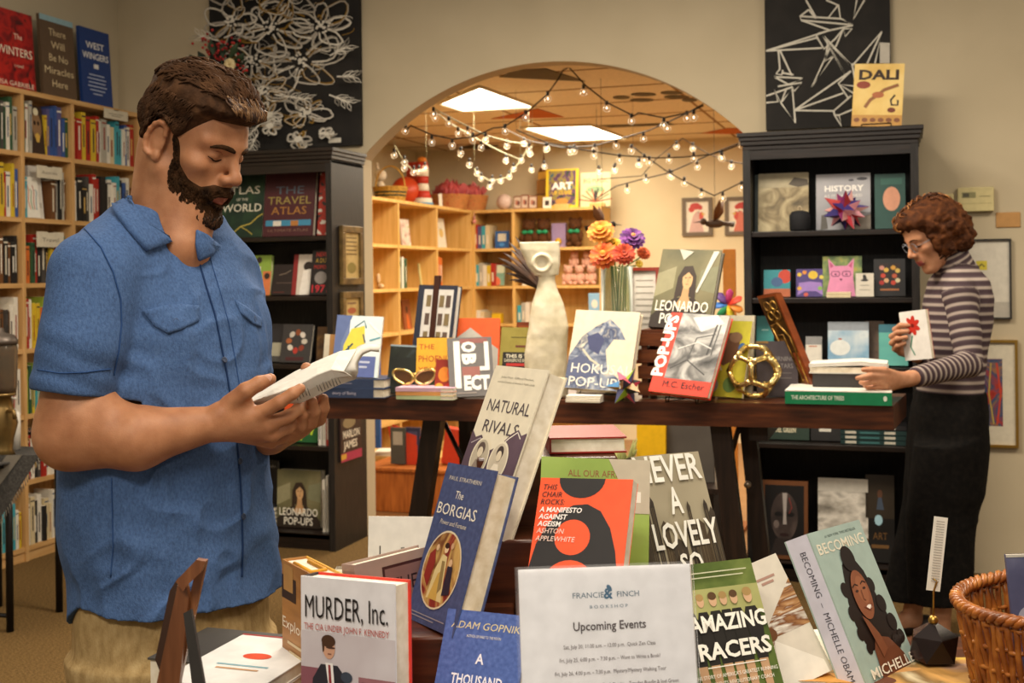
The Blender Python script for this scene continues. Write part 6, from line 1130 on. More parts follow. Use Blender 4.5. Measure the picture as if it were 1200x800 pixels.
    def folds(p):
        a = vnoise(p*np.array([30, 30, 16])+11); near = np.exp(-((p-A(S(110, 330, 1.9)))**2).sum(-1)/.012); low = np.exp(-((p-A(S(86, 440, 1.87)))**2).sum(-1)/.006)
        return -.0035*a*near-.0035*np.sin((p@A(Vector((.3, .2, .93))))*150+2*vnoise(p*18))*low*.7
    sv.put(folds, b0-2, b1+2, 'd')
    shirt = vol_obj(sv, 'shirt', DENIM, root)
    # seams, flaps and buttons lie on the shirt's own surface
    from mathutils.bvhtree import BVHTree
    me = shirt.data; bvh = BVHTree.FromPolygons([q.co[:] for q in me.vertices], [list(f.vertices) for f in me.polygons])
    cam0 = Vector((0, 0, CAMZ))
    def on(u, w, lift=.0012, hit=None):
        dr = (S(u, w, 1)-cam0).normalized(); h = bvh.ray_cast(cam0, dr)
        if h[0] is None:
            q = bvh.find_nearest(S(u, w, 2.02)); return q[0]+q[1]*lift, q[1]
        return h[0]+h[1]*lift, h[1]
    def seam(name, pts, r, m):
        q = [on(u, w)[0] for u, w in pts]; q = [x for x in q if x is not None]
        if len(q) > 1: MB().tube(q, r, m, 6).build(name, root, world=True)
    def dense(pts, n=8):
        out = []
        for (a, b), (c, d) in zip(pts[:-1], pts[1:]): out += [(a+(c-a)*i/n, b+(d-b)*i/n) for i in range(n)]
        return out+[pts[-1]]
    SEAM = mat('22365a', .9, .1); STI = mat('2f4a78', .9, .1)
    seam('placket_edge', dense([(232, 303), (241, 335), (252, 370), (258, 400), (265, 435), (271, 470), (276, 500), (281, 560), (283, 600), (284, 640), (283, 676)]), .0016, SEAM)
    seam('placket_stitching', dense([(246, 303), (257, 340), (268, 380), (275, 420), (283, 470), (290, 520)]), .0007, STI)
    seam('armhole_seam', dense([(99, 268), (118, 290), (132, 318), (141, 350), (142, 380), (139, 410), (133, 440)]), .0011, STI)
    seam('side_seam', dense([(131, 560), (132, 600), (133, 640), (130, 676)]), .0009, STI)
    seam('cuff_stitching', dense([(44, 433), (70, 437), (100, 436), (130, 432)]), .0009, STI)
    def patch(name, outline, m, lift=.004, th=.003):
        """a flap: a grid of surface points inside the outline, lifted and given thickness"""
        n = len(outline); cx_, cy_ = sum(a for a, b in outline)/n, sum(b for a, b in outline)/n
        pts = dense(outline+[outline[0]], 5)[:-1]; rings = []
        for t in (1, .75, .5, .25): rings.append([on(cx_+(a-cx_)*t, cy_+(b-cy_)*t, lift) for a, b in pts])
        cen = on(cx_, cy_, lift); 
        if cen[0] is None or any(x[0] is None for r in rings for x in r): return
        vv = [x[0] for r in rings for x in r]+[cen[0]]; k = len(pts); f = []
        for i in range(3):
            for j in range(k): f.append((i*k+j, i*k+(j+1) % k, (i+1)*k+(j+1) % k, (i+1)*k+j))
        f += [(3*k+j, 3*k+(j+1) % k, 4*k) for j in range(k)]
        b = len(vv); vv += [x[0]-x[1]*th for x in rings[0]]; f += [(j, b+j, b+(j+1) % k, (j+1) % k) for j in range(k)]
        m2 = MB(); m2.add(vv, f, m, True); m2.build(name, root, world=True)
    patch('pocket_flap', [(166, 364), (200, 357), (232, 358), (233, 376), (212, 386), (196, 391), (180, 382)], DENIM)
    patch('pocket_flap', [(274, 352), (290, 362), (305, 374), (305, 384), (296, 380), (282, 368)], DENIM)
    from mathutils.bvhtree import BVHTree as _B
    vs2 = [q.co[:] for q in me.vertices]+[q.co[:] for q in body.data.vertices]; n0 = len(me.vertices)
    bvh = _B.FromPolygons(vs2, [list(f.vertices) for f in me.polygons]+[[i+n0 for i in f.vertices] for f in body.data.polygons])
    patch('collar_leaf', [(135, 233), (146, 228), (156, 243), (167, 260), (183, 273), (203, 283), (187, 289), (170, 295), (150, 272), (133, 250)], DENIM, .010, .008)
    patch('collar_leaf', [(229, 270), (228, 286), (231, 304), (249, 296), (256, 291), (239, 275)], DENIM, .008, .006)
    BT = mat('26324a', .35)
    for u, w in ((206, 377), (262, 422), (280, 540), (284, 605), (297, 374)):
        h, nn = on(u, w, .001)
        if h is None: continue
        MB().lathe([(.0001, .0), (.0052, 0), (.0055, .0012), (.0045, .002), (.003, .0013), (.0001, .0013)], BT, 14, Matrix.Translation(h+nn*.001) @ nn.to_track_quat('Z', 'Y').to_matrix().to_4x4()).build('button', root, world=True)
    # trousers, belt line hidden by the shirt
    KH = nmat('khaki_twill', ['8a7148', 'a0865a', 'b0976a'], 70, (1, 1, .5), .85, bump=.25, bscale=400, detail=4, spec=.15)
    pv = Vol(.005)
    def wr2(p, x, y): return .004*vnoise(p*np.array([14, 14, 9]))+.003*np.abs(vnoise(p*np.array([24, 24, 18])))
    hz = S(205, 672, 2.06).z
    pv.loft([(hz+.01, c0.x, c0.y, .172, .128), (hz-.06, c0.x, c0.y, .180, .136), (hz-.14, c0.x, c0.y, .182, .138), (hz-.2, c0.x, c0.y, .17, .12)], Lb, Fb, .04, wr=wr2)
    for sg, ft in ((1, fR), (-1, fL)):
        hp = c0+Lb*(.088*sg); pv.loft([(hz-.12, hp.x, hp.y, .098, .122), (hz-.25, hp.x+(ft.x-hp.x)*.3, hp.y+(ft.y-hp.y)*.3, .09, .108), (.45, ft.x, ft.y, .078, .088), (.05, ft.x, ft.y, .072, .08)], Lb, Fb, .03, wr=wr2)
    vol_obj(pv, 'trousers', KH, root)
    for ft in (fR, fL):
        sh = Vol(.005); b = Vector((ft.x, ft.y, 0)); sh.cap(b+Fb*-.05+Vector((0, 0, .04)), b+Fb*.15+Vector((0, 0, .035)), .04, .034, .02).cap(b+Vector((0, 0, .04)), b+Vector((0, 0, .09)), .045, .042, .02); sh.put(lambda p: -p[..., 2]+.001, A(b)-.4, A(b)+.4, 'i', .004)
        vol_obj(sh, 'shoe', mat('3a2a1e', .5), root)
build_man()
def held_book():
    S = lambda u, v, d: P(u, v, d=d); c = S(350, 450, 1.95)
    o = thing('open_book', 'open paperback with white pages in the hands of the bearded man', 'book', c); PG = nmat('white_page_print', ['cfc9bc', 'dad4c8'], 50, rough=.75); L = lambda q: q-c
    def sheet(name, rows, th, m):
        """rows of points across the page, lofted and given thickness"""
        vv = [L(q) for r in rows for q in r]; n = len(rows[0]); k = len(rows); f = []
        for i in range(k-1):
            for j in range(n-1): f.append((i*n+j, i*n+j+1, (i+1)*n+j+1, (i+1)*n+j))
        mb = MB(); mb.add(vv, f, m, name == 'curled_pages'); ob = mb.build(name, o); md = ob.modifiers.new('thickness', 'SOLIDIFY'); md.thickness = th; md.offset = 0; return ob
    sp = lambda t: 0
    # block under the near hand: edge of the pages rising to the right
    e_top = [(291, 468), (318, 452), (345, 436), (372, 423), (398, 412), (418, 409)]; e_bot = [(296, 471), (322, 461), (348, 452), (372, 439), (388, 433), (403, 435)]
    rows = [[S(u, v, 1.985+.006*i) for i, (u, v) in enumerate(e_top)], [S((a+b)/2, (c1+d1)/2, 1.945+.004*i) for i, ((a, c1), (b, d1)) in enumerate(zip(e_top, e_bot))], [S(u, v, 1.915+.003*i) for i, (u, v) in enumerate(e_bot)]]
    sheet('page_block', rows, .002, PG)
    lo = [(302, 476), (327, 473), (352, 472), (374, 462), (396, 451), (416, 444)]
    rows = [[S(u, v, 1.912+.003*i) for i, (u, v) in enumerate(e_bot)], [S((a+b)/2+1, (c1+d1)/2, 1.922+.003*i) for i, ((a, c1), (b, d1)) in enumerate(zip(e_bot, lo))], [S(u, v, 1.938+.003*i) for i, (u, v) in enumerate(lo)]]
    sheet('printed_page', rows, .0012, PG)
    ar = [(403, 435, 1.93), (413, 428, 1.935), (417, 418, 1.945), (424, 411, 1.955), (434, 408, 1.965), (444, 409, 1.975)]
    ar2 = [(418, 409, 2.02), (419, 407, 2.02), (423, 405, 2.022), (430, 403, 2.025), (438, 403, 2.03), (446, 404, 2.035)]; ar3 = [(416, 444, 1.95), (419, 436, 1.95), (419, 424, 1.955), (425, 415, 1.96), (434, 411, 1.968), (444, 412, 1.976)]
    sheet('curled_pages', [[S(*q) for q in ar2], [S(*q) for q in ar], [S(*q) for q in ar3]], .003, PG)
    T = MB(); tm = mat('6a665e', .8, .1)
    for i in range(15):
        t = i/14; u0, v0 = 346+t*50, 459-t*18; u1, v1 = 349+t*50, 469-t*19
        if i in (5, 6): continue
        T.tube([L(S(u0, v0+(i % 3), 1.912+t*.012)), L(S(u1, v1-(i % 4)*.6, 1.922+t*.012))], .0007, tm, 5)
    T.build('printed_lines', o)
held_book()
# ------------------------------------------------------------------ the woman at the end of the table
def build_woman():
    D = 4.25; S = lambda u, v, d=D: P(u, v, d=d)
    root = thing('person', 'woman with curly brown bob, glasses, striped turtleneck and black trousers beside the long table', 'person', (0, 0, 0))
    g0 = S(1095, 700); root.location = (g0.x, g0.y, 0); bpy.context.view_layer.update()
    H = Head(S(1093, 277), math.radians(-80), math.radians(30), .93)
    SK = skin('fair_skin', ['ad7755', 'bb8563', 'c89270']); LIP = skin('rose_lip_skin', ['a85450', 'b05c56'])
    v = Vol(.0034); H.sculpt(v, False); Fb = -_r0*.97-_f*.24; Lb = -_f*.97+_r0*.24     # Lb: her left side, towards the viewer
    v.cap(H(-.025, 0, -.04), S(1124, 322, 4.27), .05, .055, .02)
    def st(u, vv, a, b, d=4.27): q = S(u, vv, d); return (q.z, q.x, q.y, a, b)
    trunk = [(1122, 312, .07, .06), (1123, 328, .145, .08), (1122, 350, .168, .092), (1121, 378, .155, .104), (1117, 410, .142, .106), (1115, 440, .138, .101), (1113, 462, .146, .102), (1112, 476, .152, .104)]
    v.loft([st(u, w, a-.03, b-.03) for u, w, a, b in trunk], Lb, Fb, .02)
    shn, eln, wrn = S(1124, 345, 4.12), S(1136, 426, 4.05), S(1068, 443, 3.80)
    v.cap(shn, eln, .045, .038, .02); v.cap(eln, wrn, .036, .024, .015)
    def finger(pts, r): v.chain(pts, r, .004)
    kn = [S(1035, 440, 3.715), S(1036, 446, 3.720), S(1038, 451, 3.730), S(1041, 455, 3.745)]
    for i, q in enumerate(kn): v.cap(wrn.lerp(q, .1), q, .019, (.0125, .0125, .012, .011)[i], .012)
    finger([kn[0], S(1020, 440, 3.705), S(1011, 442, 3.705), S(1005, 443, 3.715)], [.0115, .0095, .0085, .0075]); finger([kn[1], S(1022, 447, 3.715), S(1014, 449, 3.725), S(1009, 448, 3.740)], [.0115, .0095, .0085, .0075])
    finger([kn[2], S(1026, 453, 3.730), S(1018, 454, 3.740), S(1014, 452, 3.755)], [.011, .009, .0082, .0072]); finger([kn[3], S(1031, 457, 3.750), S(1025, 457, 3.765), S(1021, 455, 3.775)], [.010, .0082, .0075, .0068])
    finger([wrn.lerp(kn[0], .3), S(1036, 434, 3.715), S(1022, 433, 3.710), S(1012, 433, 3.715)], [.015, .0115, .0095, .008])
    shf, elf, wrf = S(1118, 348, 4.42), S(1128, 430, 4.44), S(1074, 416, 4.28)
    v.cap(shf, elf, .045, .038, .02); v.cap(elf, wrf, .036, .023, .015)
    kf = [S(1057, 392, 4.22), S(1054, 399, 4.215), S(1053, 406, 4.215), S(1055, 413, 4.22)]
    for i, q in enumerate(kf): v.cap(wrf, q, .019, .012, .012)
    finger([kf[0], S(1049, 386, 4.19), S(1055, 381, 4.165), S(1066, 381, 4.155)], [.0115, .0098, .0088, .0075]); finger([kf[1], S(1045, 394, 4.185), S(1052, 389, 4.16), S(1064, 388, 4.15)], [.0115, .0098, .0088, .0075])
    finger([kf[2], S(1045, 402, 4.185), S(1051, 397, 4.16), S(1062, 395, 4.15)], [.011, .0095, .0085, .0072]); finger([kf[3], S(1048, 409, 4.19), S(1052, 405, 4.165), S(1060, 402, 4.155)], [.010, .0085, .0078, .0068])
    finger([wrf, S(1062, 402, 4.27), S(1058, 384, 4.265), S(1062, 372, 4.255)], [.015, .0115, .0098, .0082])
    fN, fF = S(1101, 700, 4.17), S(1068, 700, 4.40)
    for f_, hp in ((fN, S(1112, 480, 4.22)), (fF, S(1110, 480, 4.33))): kn_ = hp.lerp(Vector((f_.x, f_.y, .06)), .45); v.cap(hp, kn_, .055, .045, .03); v.cap(kn_, Vector((f_.x, f_.y, .06)), .045, .033, .03); v.cap(Vector((f_.x, f_.y, .05)), Vector((f_.x, f_.y, .035))+Fb*.12, .036, .03, .02)
    lips = lambda cc: (lambda q: ((np.abs(q[:, 1]) < .023) & (q[:, 0] > .0915) & (q[:, 2] < -.0505) & (q[:, 2] > -.0725)).astype(int))(H.loc(cc))
    body = vol_obj(v, 'body', SK, root, [LIP], lips); bb = bvh_of(body)
    # curly bob
    HAIRB = nmat('auburn_hair', ['2e180c', '4a2812', '683c1c'], 22, (1, 1, 1), .75, bump=.4, detail=8, dist=1.5, bscale=160, spec=.15); HM = [mat(x, .5, .3) for x in ('3a1e0e', '5a3216', '804c22', 'a06a36')]
    hv = Vol(.004)
    h_ = lambda c, r, k=.03: hv.ell(H(*c), [x*.93 for x in r], H.ax, k)
    h_((-.02, 0, .062), (.113, .098, .089)); h_((-.055, 0, .0), (.092, .108, .085)); h_((-.062, 0, -.055), (.070, .105, .055)); h_((.012, .062, .0), (.046, .036, .075)); h_((.012, -.062, .0), (.046, .036, .075)); h_((.052, 0, .098), (.052, .075, .036))
    hv.ell(H(.085, 0, -.02), [.052, .082, .088], H.ax, .02, 's'); hv.cap(H(-.02, 0, -.06), S(1124, 322, 4.27), .05, .055, .01, 's')
    def curl(p):
        q = H.loc(p); lo_ = 1-.6*sstep(.05, .1, q[..., 2]); return lo_*(.010*vnoise(q*np.array([42, 42, 34]))+.006*vnoise(q*90+5))
    hv.put(curl, A(H.O)-.3, A(H.O)+.3, 'd'); hair = vol_obj(hv, 'hair', HAIRB, root)
    strands(hair, H, lambda g: (g.uniform(-.12, .09), g.uniform(-.02, .12), g.uniform(-.09, .14)), lambda q, g: (-.45 if q[2] > .06 else .1*math.sin(q[2]*120), .2*math.sin(q[2]*140), -1), 900, .05, .0032, HM, 11, .008, .9)
    LASH = mat('2a1a12', .8, .1); BR = mat('4a2a18', .8, .1)
    for g in (-1, 1):
        oh = lambda r, u, l: on_head(bb, H, g*r, u, l)
        MB().tube([oh(r, u, .0006) for r, u in ((.012, .032), (.022, .036), (.034, .036), (.046, .030))], [.0015, .0026, .0024, .0012], BR, 6).build('eyebrow', root, world=True)
        MB().tube([oh(r, u, .0006) for r, u in ((.019, .0075), (.026, .004), (.034, .0035), (.044, .0075))], [.001, .002, .002, .001], LASH, 6).build('eyelashes', root, world=True)
    # glasses
    gm = mat('8a8f98', .3, .6, .8); gl = thing('glasses', 'x', 'x'); bpy.data.objects.remove(gl); G = MB()
    for g in (-1, 1):
        G.tube([H(.104, g*.031+.021*math.cos(a), .008+.019*math.sin(a)) for a in [2*math.pi*i/20 for i in range(20)]], .0012, gm, 6, closed=True); G.tube([H(.104, g*.052, .013), H(.06, g*.072, .014), H(.0, g*.080, .018)], .0012, gm, 6)
    G.tube([H(.104, -.010, .012), H(.109, 0, .014), H(.104, .010, .012)], .0012, gm, 6); G.build('glasses', root, world=True)
    # striped turtleneck
    ST = bpy.data.materials.new('striped_knit'); ST.use_nodes = True; N = ST.node_tree.nodes; L = ST.node_tree.links; b = N['Principled BSDF']; b.inputs['Roughness'].default_value = .9; b.inputs['Specular IOR Level'].default_value = .1
    at = N.new('ShaderNodeAttribute'); at.attribute_name = 'band'; mm_ = N.new('ShaderNodeMath'); mm_.operation = 'FRACT'; L.new(at.outputs['Fac'], mm_.inputs[0]); r = N.new('ShaderNodeValToRGB'); r.color_ramp.interpolation = 'LINEAR'; e = r.color_ramp.elements
    for _ in range(4): e.new(.5)
    for i, (ps, c) in enumerate(((0, '43363a'), (.26, '483a3e'), (.40, 'a3968c'), (.60, 'a3968c'), (.74, '54464a'), (1, '43363a'))): e[i].position = ps; e[i].color = (*lin(c), 1)
    L.new(mm_.outputs[0], r.inputs[0]); L.new(r.outputs[0], b.inputs['Base Color'])
    tv = Vol(.0042)
    def wr(p, x, y): return .003*vnoise(p*np.array([16, 16, 12]))+.0035*np.abs(vnoise(p*np.array([30, 30, 20])+3))
    tv.loft([st(*q) for q in trunk], Lb, Fb, .02, wr=wr)
    tv.cap(S(1123, 330, 4.2), shn, .05, .055, .04); tv.cap(shn, S(1132, 392, 4.08), .053, .05, .015); tv.cap(S(1132, 392, 4.08), eln, .05, .044, .01); tv.cap(eln, wrn.lerp(eln, .10), .045, .034, .012)
    tv.cap(S(1122, 330, 4.35), shf, .05, .053, .04); tv.cap(shf, elf, .053, .044, .012); tv.cap(elf, wrf.lerp(elf, .12), .044, .032, .012)
    nk0, nk1 = S(1123, 318, 4.27), H(-.03, 0, -.068); tv.cap(nk0, nk1, .064, .058, .02); nd = (nk1-nk0).normalized(); tv.cap(nk1+nd*.035, nk1+nd*.2, .075, .075, .004, 's'); tv.cap(nk1-nd*.01, nk1+nd*.06, .052, .052, .004, 's')
    sw = vol_obj(tv, 'turtleneck', ST, root); me = sw.data; pts = np.array([q.co[:] for q in me.vertices])
    band = pts[:, 2]/.030
    def arm_band(a, b2, sel_r):
        a, b2 = A(a), A(b2); dv = b2-a; l = np.linalg.norm(dv); t = (pts-a)@dv/l; dist = np.linalg.norm(pts-a-np.clip(t, 0, l)[:, None]*dv/l, axis=1); return t, dist
    nm_ = np.full(len(pts), 9.0)
    for a, b2, off, rr in ((shn, eln, 0, .064), (eln, wrn, .27, .064), (elf, wrf, .27, .060)):
        t, dd = arm_band(a, b2, rr); sel = (dd < rr) & (dd < nm_) & (t > -.01); band[sel] = ((t[sel]+off)/.030); nm_[sel] = dd[sel]
    t, dd = arm_band(nk0, nk1+nd*.04, .07); sel = (dd < .072) & (t > .0); band[sel] = t[sel]/.022+.3
    at_ = me.attributes.new('band', 'FLOAT', 'POINT'); at_.data.foreach_set('value', (band+50).astype(np.float32))
    # wide black trousers
    BKD = nmat('black_denim', ['0c0b0a', '12100e', '191613'], 60, rough=.9, bump=.2, bscale=300, spec=.1); pv = Vol(.006)
    def wr2(p, x, y): return .005*vnoise(p*np.array([13, 13, 5]))+.004*np.abs(vnoise(p*np.array([22, 22, 8])))
    tz = S(1114, 458).z; pv.loft([st(1114, 458, .150, .106), st(1112, 480, .162, .118), st(1110, 520, .172, .124), st(1106, 575, .165, .112), st(1103, 600, .14, .085)], Lb, Fb, .03, wr=wr2)
    for f_, su, dd in ((fN, 1, 4.19), (fF, -1, 4.37)):
        pv.loft([st(1110, 520, .088, .118, dd), st(1102 if su > 0 else 1094, 600, .095, .126, dd), (P(1095, 702, d=dd).z, f_.x, f_.y, .10, .112)], Lb, Fb, .04, wr=wr2)
    vol_obj(pv, 'trousers', BKD, root)
    for f_ in (fN, fF):
        sh = Vol(.006); b0 = Vector((f_.x, f_.y, 0)); sh.cap(b0-Fb*.06+Vector((0, 0, .03)), b0+Fb*.14+Vector((0, 0, .03)), .036, .03, .02); sh.put(lambda p: -p[..., 2]+.001, A(b0)-.4, A(b0)+.4, 'i', .004); vol_obj(sh, 'shoe', mat('2a211c', .5), root)
    # the small red-flower book in her raised hand
    q = [P(u, v, d=d) for u, v, d in ((1045, 372, 4.22), (1086, 367, 4.10), (1088, 408, 4.07), (1072, 424, 4.15))]
    c = sum(q, Vector())/4; o = thing('book', 'small white book with red flower, held up by the woman in stripes', 'book', c)
    x_ = (q[1]-q[0]).normalized(); n_ = x_.cross(q[3]-q[0]).normalized(); y_ = n_.cross(x_)
    T = Matrix(((x_.x, -y_.x, n_.x, 0), (x_.y, -y_.y, n_.y, 0), (x_.z, -y_.z, n_.z, 0), (0, 0, 0, 1)))
    if (T.to_3x3() @ Vector((0, 0, 1))).dot(_f) > 0: T = T @ Matrix.Rotation(math.pi, 4, 'Y')
    TB = T @ Matrix.Translation((0, -.085, 0)); m = MB(); m.box((-.055, -.085, -.001), (.055, .085, 0), mat('e6e2da', .5), M=T); m.box((-.055, -.085, -.016), (.055, .085, -.015), mat('b8432f', .5), M=T)
    art(m, [('e', 'c22f22', .55+.14*math.cos(a), .30+.11*math.sin(a), .15, .05, -a) for a in (0, .9, 1.8, 2.7, 3.6, 4.5, 5.4)]+[('l', '4f8a72', [(.6, .5), (.72, .72), (.6, .9)], .05), ('e', '7a1a14', .55, .30, .06, .04)], .11, .17, TB); m.build('cover', o)
    MB().box((-.054, -.084, -.015), (.054, .084, -.001), PAGE, M=T).build('pages', o)
build_woman()
# ------------------------------------------------------------------ walls: canvases, prints, thermostats
CANV = nmat('black_canvas', ['14110f', '1c1916', '26221e'], 7, rough=.8)
def canvas(label, uL, uR, vB, top_z, name='painting'):
    a = P(uL, 100, Y=YW-.03); b = P(uR, 100, Y=YW-.03); zb = P((uL+uR)/2, vB, Y=YW-.03).z; o = thing(name, label, 'painting', ((a.x+b.x)/2, YW-.03, zb)); return o, b.x-a.x, top_z-zb
o, w_, h_ = canvas('large black canvas with white and gold swirling flowers, above the left bookcase', 246, 422, 174, 2.93); m = MB(); m.box((-w_/2, 0, 0), (w_/2, .028, h_), CANV); m.build('canvas', o)
rr = random.Random(21); WH, WG, GO = mat('d8d2c4', .8, .1), mat('a39c90', .8, .1), mat('8a6a2e', .8, .1); els = []
def flower(cx, cy, R_, n):
    for k in range(n):
        a0 = 2*math.pi*k/n+rr.uniform(-.3, .3); wd = rr.uniform(.7, 1.5); pts = []; L_ = R_*rr.uniform(.75, 1.1)
        for j in range(12):
            t = j/11; a = a0+(t-.5)*wd+.10*math.sin(7*t+k); r_ = L_*(.25+.75*math.sin(math.pi*t)**.7*(1+.10*math.sin(11*t+2*k))); pts.append((cx+r_*math.cos(a), cy+r_*.62*math.sin(a)))
        els.append(('l', GO if rr.random() < .35 else WG, pts, .011)); els.append(('l', rr.choice([WH, WH, WG]), [(x+.004, y+.003+.004*math.sin(9*x+20*y)) for x, y in pts], rr.choice([.003, .005, .008])))
    for k in range(n*2):
        a0 = rr.uniform(0, 6.28); r0 = R_*rr.uniform(.3, .9); wd = rr.uniform(.3, .9); els.append(('l', rr.choice([WH, WG, GO]), [(cx+(r0+.03*math.sin(3*t+k))*math.cos(a0+wd*t), cy+(r0+.03*math.sin(3*t+k))*.62*math.sin(a0+wd*t)) for t in [j/6 for j in range(7)]], rr.choice([.003, .004, .009])))
    for k in range(26): a = rr.uniform(0, 6.28); r_ = R_*.28*rr.random(); els.append(('e', WH, cx+r_*math.cos(a), cy+r_*.62*math.sin(a), .009, .006))
def spray(x, y, a, L_, n):
    els.append(('l', WH, [(x, y), (x+L_*.5*math.cos(a), y+L_*.3*math.sin(a)), (x+L_*math.cos(a), y+L_*.62*math.sin(a))], .008))
    for k in range(n):
        t = (k+1)/n; px, py = x+L_*t*math.cos(a), y+L_*.62*t*math.sin(a)
        for sgn in (-1, 1):
            b = a+sgn*.7; l2 = .085; pts = [(px, py), (px+l2*.5*math.cos(b+.3*sgn), py+l2*.35*math.sin(b+.3*sgn)), (px+l2*math.cos(b), py+l2*.62*math.sin(b)), (px+l2*.5*math.cos(b-.3*sgn), py+l2*.35*math.sin(b-.3*sgn)), (px, py)]; els.append(('l', WH if rr.random() < .7 else WG, pts, .0045))
ASP = h_/w_
for cx, cy, R_, n in ((.62, .50, .30, 9), (.36, .66, .20, 8), (.30, .48, .24, 8), (.66, .80, .17, 7), (.42, .93*.86, .10, 6), (.62, .955, .085, 6), (.80, .93, .05, 5), (.45, .30, .25, 8), (.78, .32, .24, 8), (.20, .25, .2, 7), (.6, .1, .26, 8), (.25, .05, .2, 7), (.46, .875, .075, 5)): flower(cx, cy, R_, n)
for q in ((.2, .55, 3.4, .18, 4), (.12, .36, 3.6, .14, 3), (.9, .62, .1, .1, 3), (.85, .72, .6, .14, 3), (.40, .86, 2.2, .2, 4), (.38, .92, 1.9, .14, 3), (.5, .70, .3, .2, 4), (.86, .5, -.6, .12, 3)): spray(*q)
mm = MB(); art(mm, els, w_, h_, FRONT); mm.build('painted_strokes', o); mm = MB(); art(mm, [('r', 'cfc9ba', .80, .955, .88, .982)], w_, h_, FRONT, .012); mm.build('label_card', o)
o, w_, h_ = canvas('large black canvas with white angular folded-bird lines, above the right bookcase', 897, 1044, 149, 2.93); m = MB(); m.box((-w_/2, 0, 0), (w_/2, .028, h_), CANV); m.build('canvas', o)
zt_ = 2.93; zb_ = zt_-h_
def cv(cx_, cy_): u, v = 860+cx_/4.444, cy_/4.444; p = P(u, v, Y=YW-.03); return ((p.x-o.location.x)/w_+.5, 1-(p.z-zb_)/h_)
LN = mat('cbc6b8', .8, .1); els = []
for ch in (((375, 0), (430, 95)), ((480, 0), (545, 28), (555, 98), (490, 95), (540, 30)), ((640, 0), (622, 100), (680, 0)), ((390, 50), (345, 85), (350, 105), (620, 130), (560, 98), (350, 85)), ((350, 105), (500, 158), (620, 132)), ((390, 50), (425, 95)), ((500, 158), (440, 175), (430, 190), (470, 255), (530, 200), (570, 150), (580, 190), (615, 150), (570, 150)), ((168, 265), (440, 195)), ((168, 265), (460, 250)), ((168, 265), (500, 158)), ((465, 185), (615, 345), (490, 225), (580, 390), (465, 185)), ((490, 225), (475, 320), (520, 290), (405, 455), (500, 250)), ((530, 245), (570, 150)), ((615, 345), (770, 165), (735, 330)), ((770, 165), (695, 330)), ((615, 330), (635, 440)), ((232, 262), (240, 360)), ((240, 262), (300, 390)), ((240, 360), (220, 385), (250, 390), (255, 365)), ((255, 380), (310, 390)), ((210, 400), (360, 408), (285, 440), (210, 400)), ((230, 450), (355, 430), (315, 475), (300, 450)), ((168, 500), (300, 455)), ((168, 535), (230, 530), (210, 470), (245, 535), (275, 460)), ((245, 535), (320, 640), (305, 460), (250, 530)), ((315, 575), (610, 370)), ((315, 575), (570, 485)), ((315, 575), (520, 578), (610, 500)), ((320, 640), (315, 575)), ((610, 370), (545, 435), (595, 510), (630, 490), (550, 440), (640, 450)), ((520, 578), (525, 600), (562, 660), (548, 600), (620, 570)), ((525, 600), (548, 600))): els.append(('l', LN, [cv(*q) for q in ch], .014))
els.append(('p', 'b9b2a4', [cv(760, 222), cv(812, 224), cv(812, 330), cv(760, 330)])); mm = MB(); art(mm, els, w_, h_, FRONT); mm.build('painted_lines', o)
# berry arrangement on the left bookcase
c = P(262, 95, Y=YC+.2); o = thing('flower_arrangement', 'arrangement of red berries, dark leaves and a cream flower on top of the left bookcase', 'flower arrangement', (c.x, YC+.2, 1.976)); L = o.location; S = lambda u, v, d=0: P(u, v, Y=YC+.2+d)-L
MB().lathe([(.001, 0), (.05, 0), (.065, .06), (.05, .12), (.044, .12), (.001, .118)], mat('4a2a1c', .5), 18).build('pot', o); lf = MB(); rr = random.Random(4); BERRY = [MB().ball((0, 0, 0), .0075, mat(c_, .35), seg=8).build('berry', o) for c_ in ('a01c1c', '8a1414', 'b82a24')]
for i in range(85):
    u, v = (rr.gauss(252, 13), rr.gauss(58, 9)) if i < 58 else (rr.gauss(280, 4), rr.gauss(82, 5)); b_ = BERRY[i % 3].copy() if i > 2 else BERRY[i]; (COL.objects.link(b_) if i > 2 else None); b_.parent = o; b_.location = S(u, v, rr.uniform(-.05, .05))
for u, v in ((222, 64), (228, 68), (236, 72), (243, 76), (262, 50), (284, 92), (290, 84), (274, 96), (290, 70), (270, 68), (246, 46), (286, 62), (232, 60), (278, 50)):
    e = S(u, v, rr.uniform(-.05, .05)); b = S(258, 100); lf.tube([b, b*.5+e*.5+Vector((0, 0, .02)), e*.85+b*.15, e], [.003, .004, .022, .002], mat(rr.choice(['1c2a1a', '263820', '2f4228']), .6), 8, flat=.25)
lf.build('leaves', o); m = MB()
for i in range(8): a = 2*math.pi*i/8; p = S(269, 76, -.06); m.ball(p+Vector((.018*math.cos(a), 0, .018*math.sin(a))), (.018, .012, .018), mat('d0bc8c', .6), seg=8)
m.build('cream_flower', o)
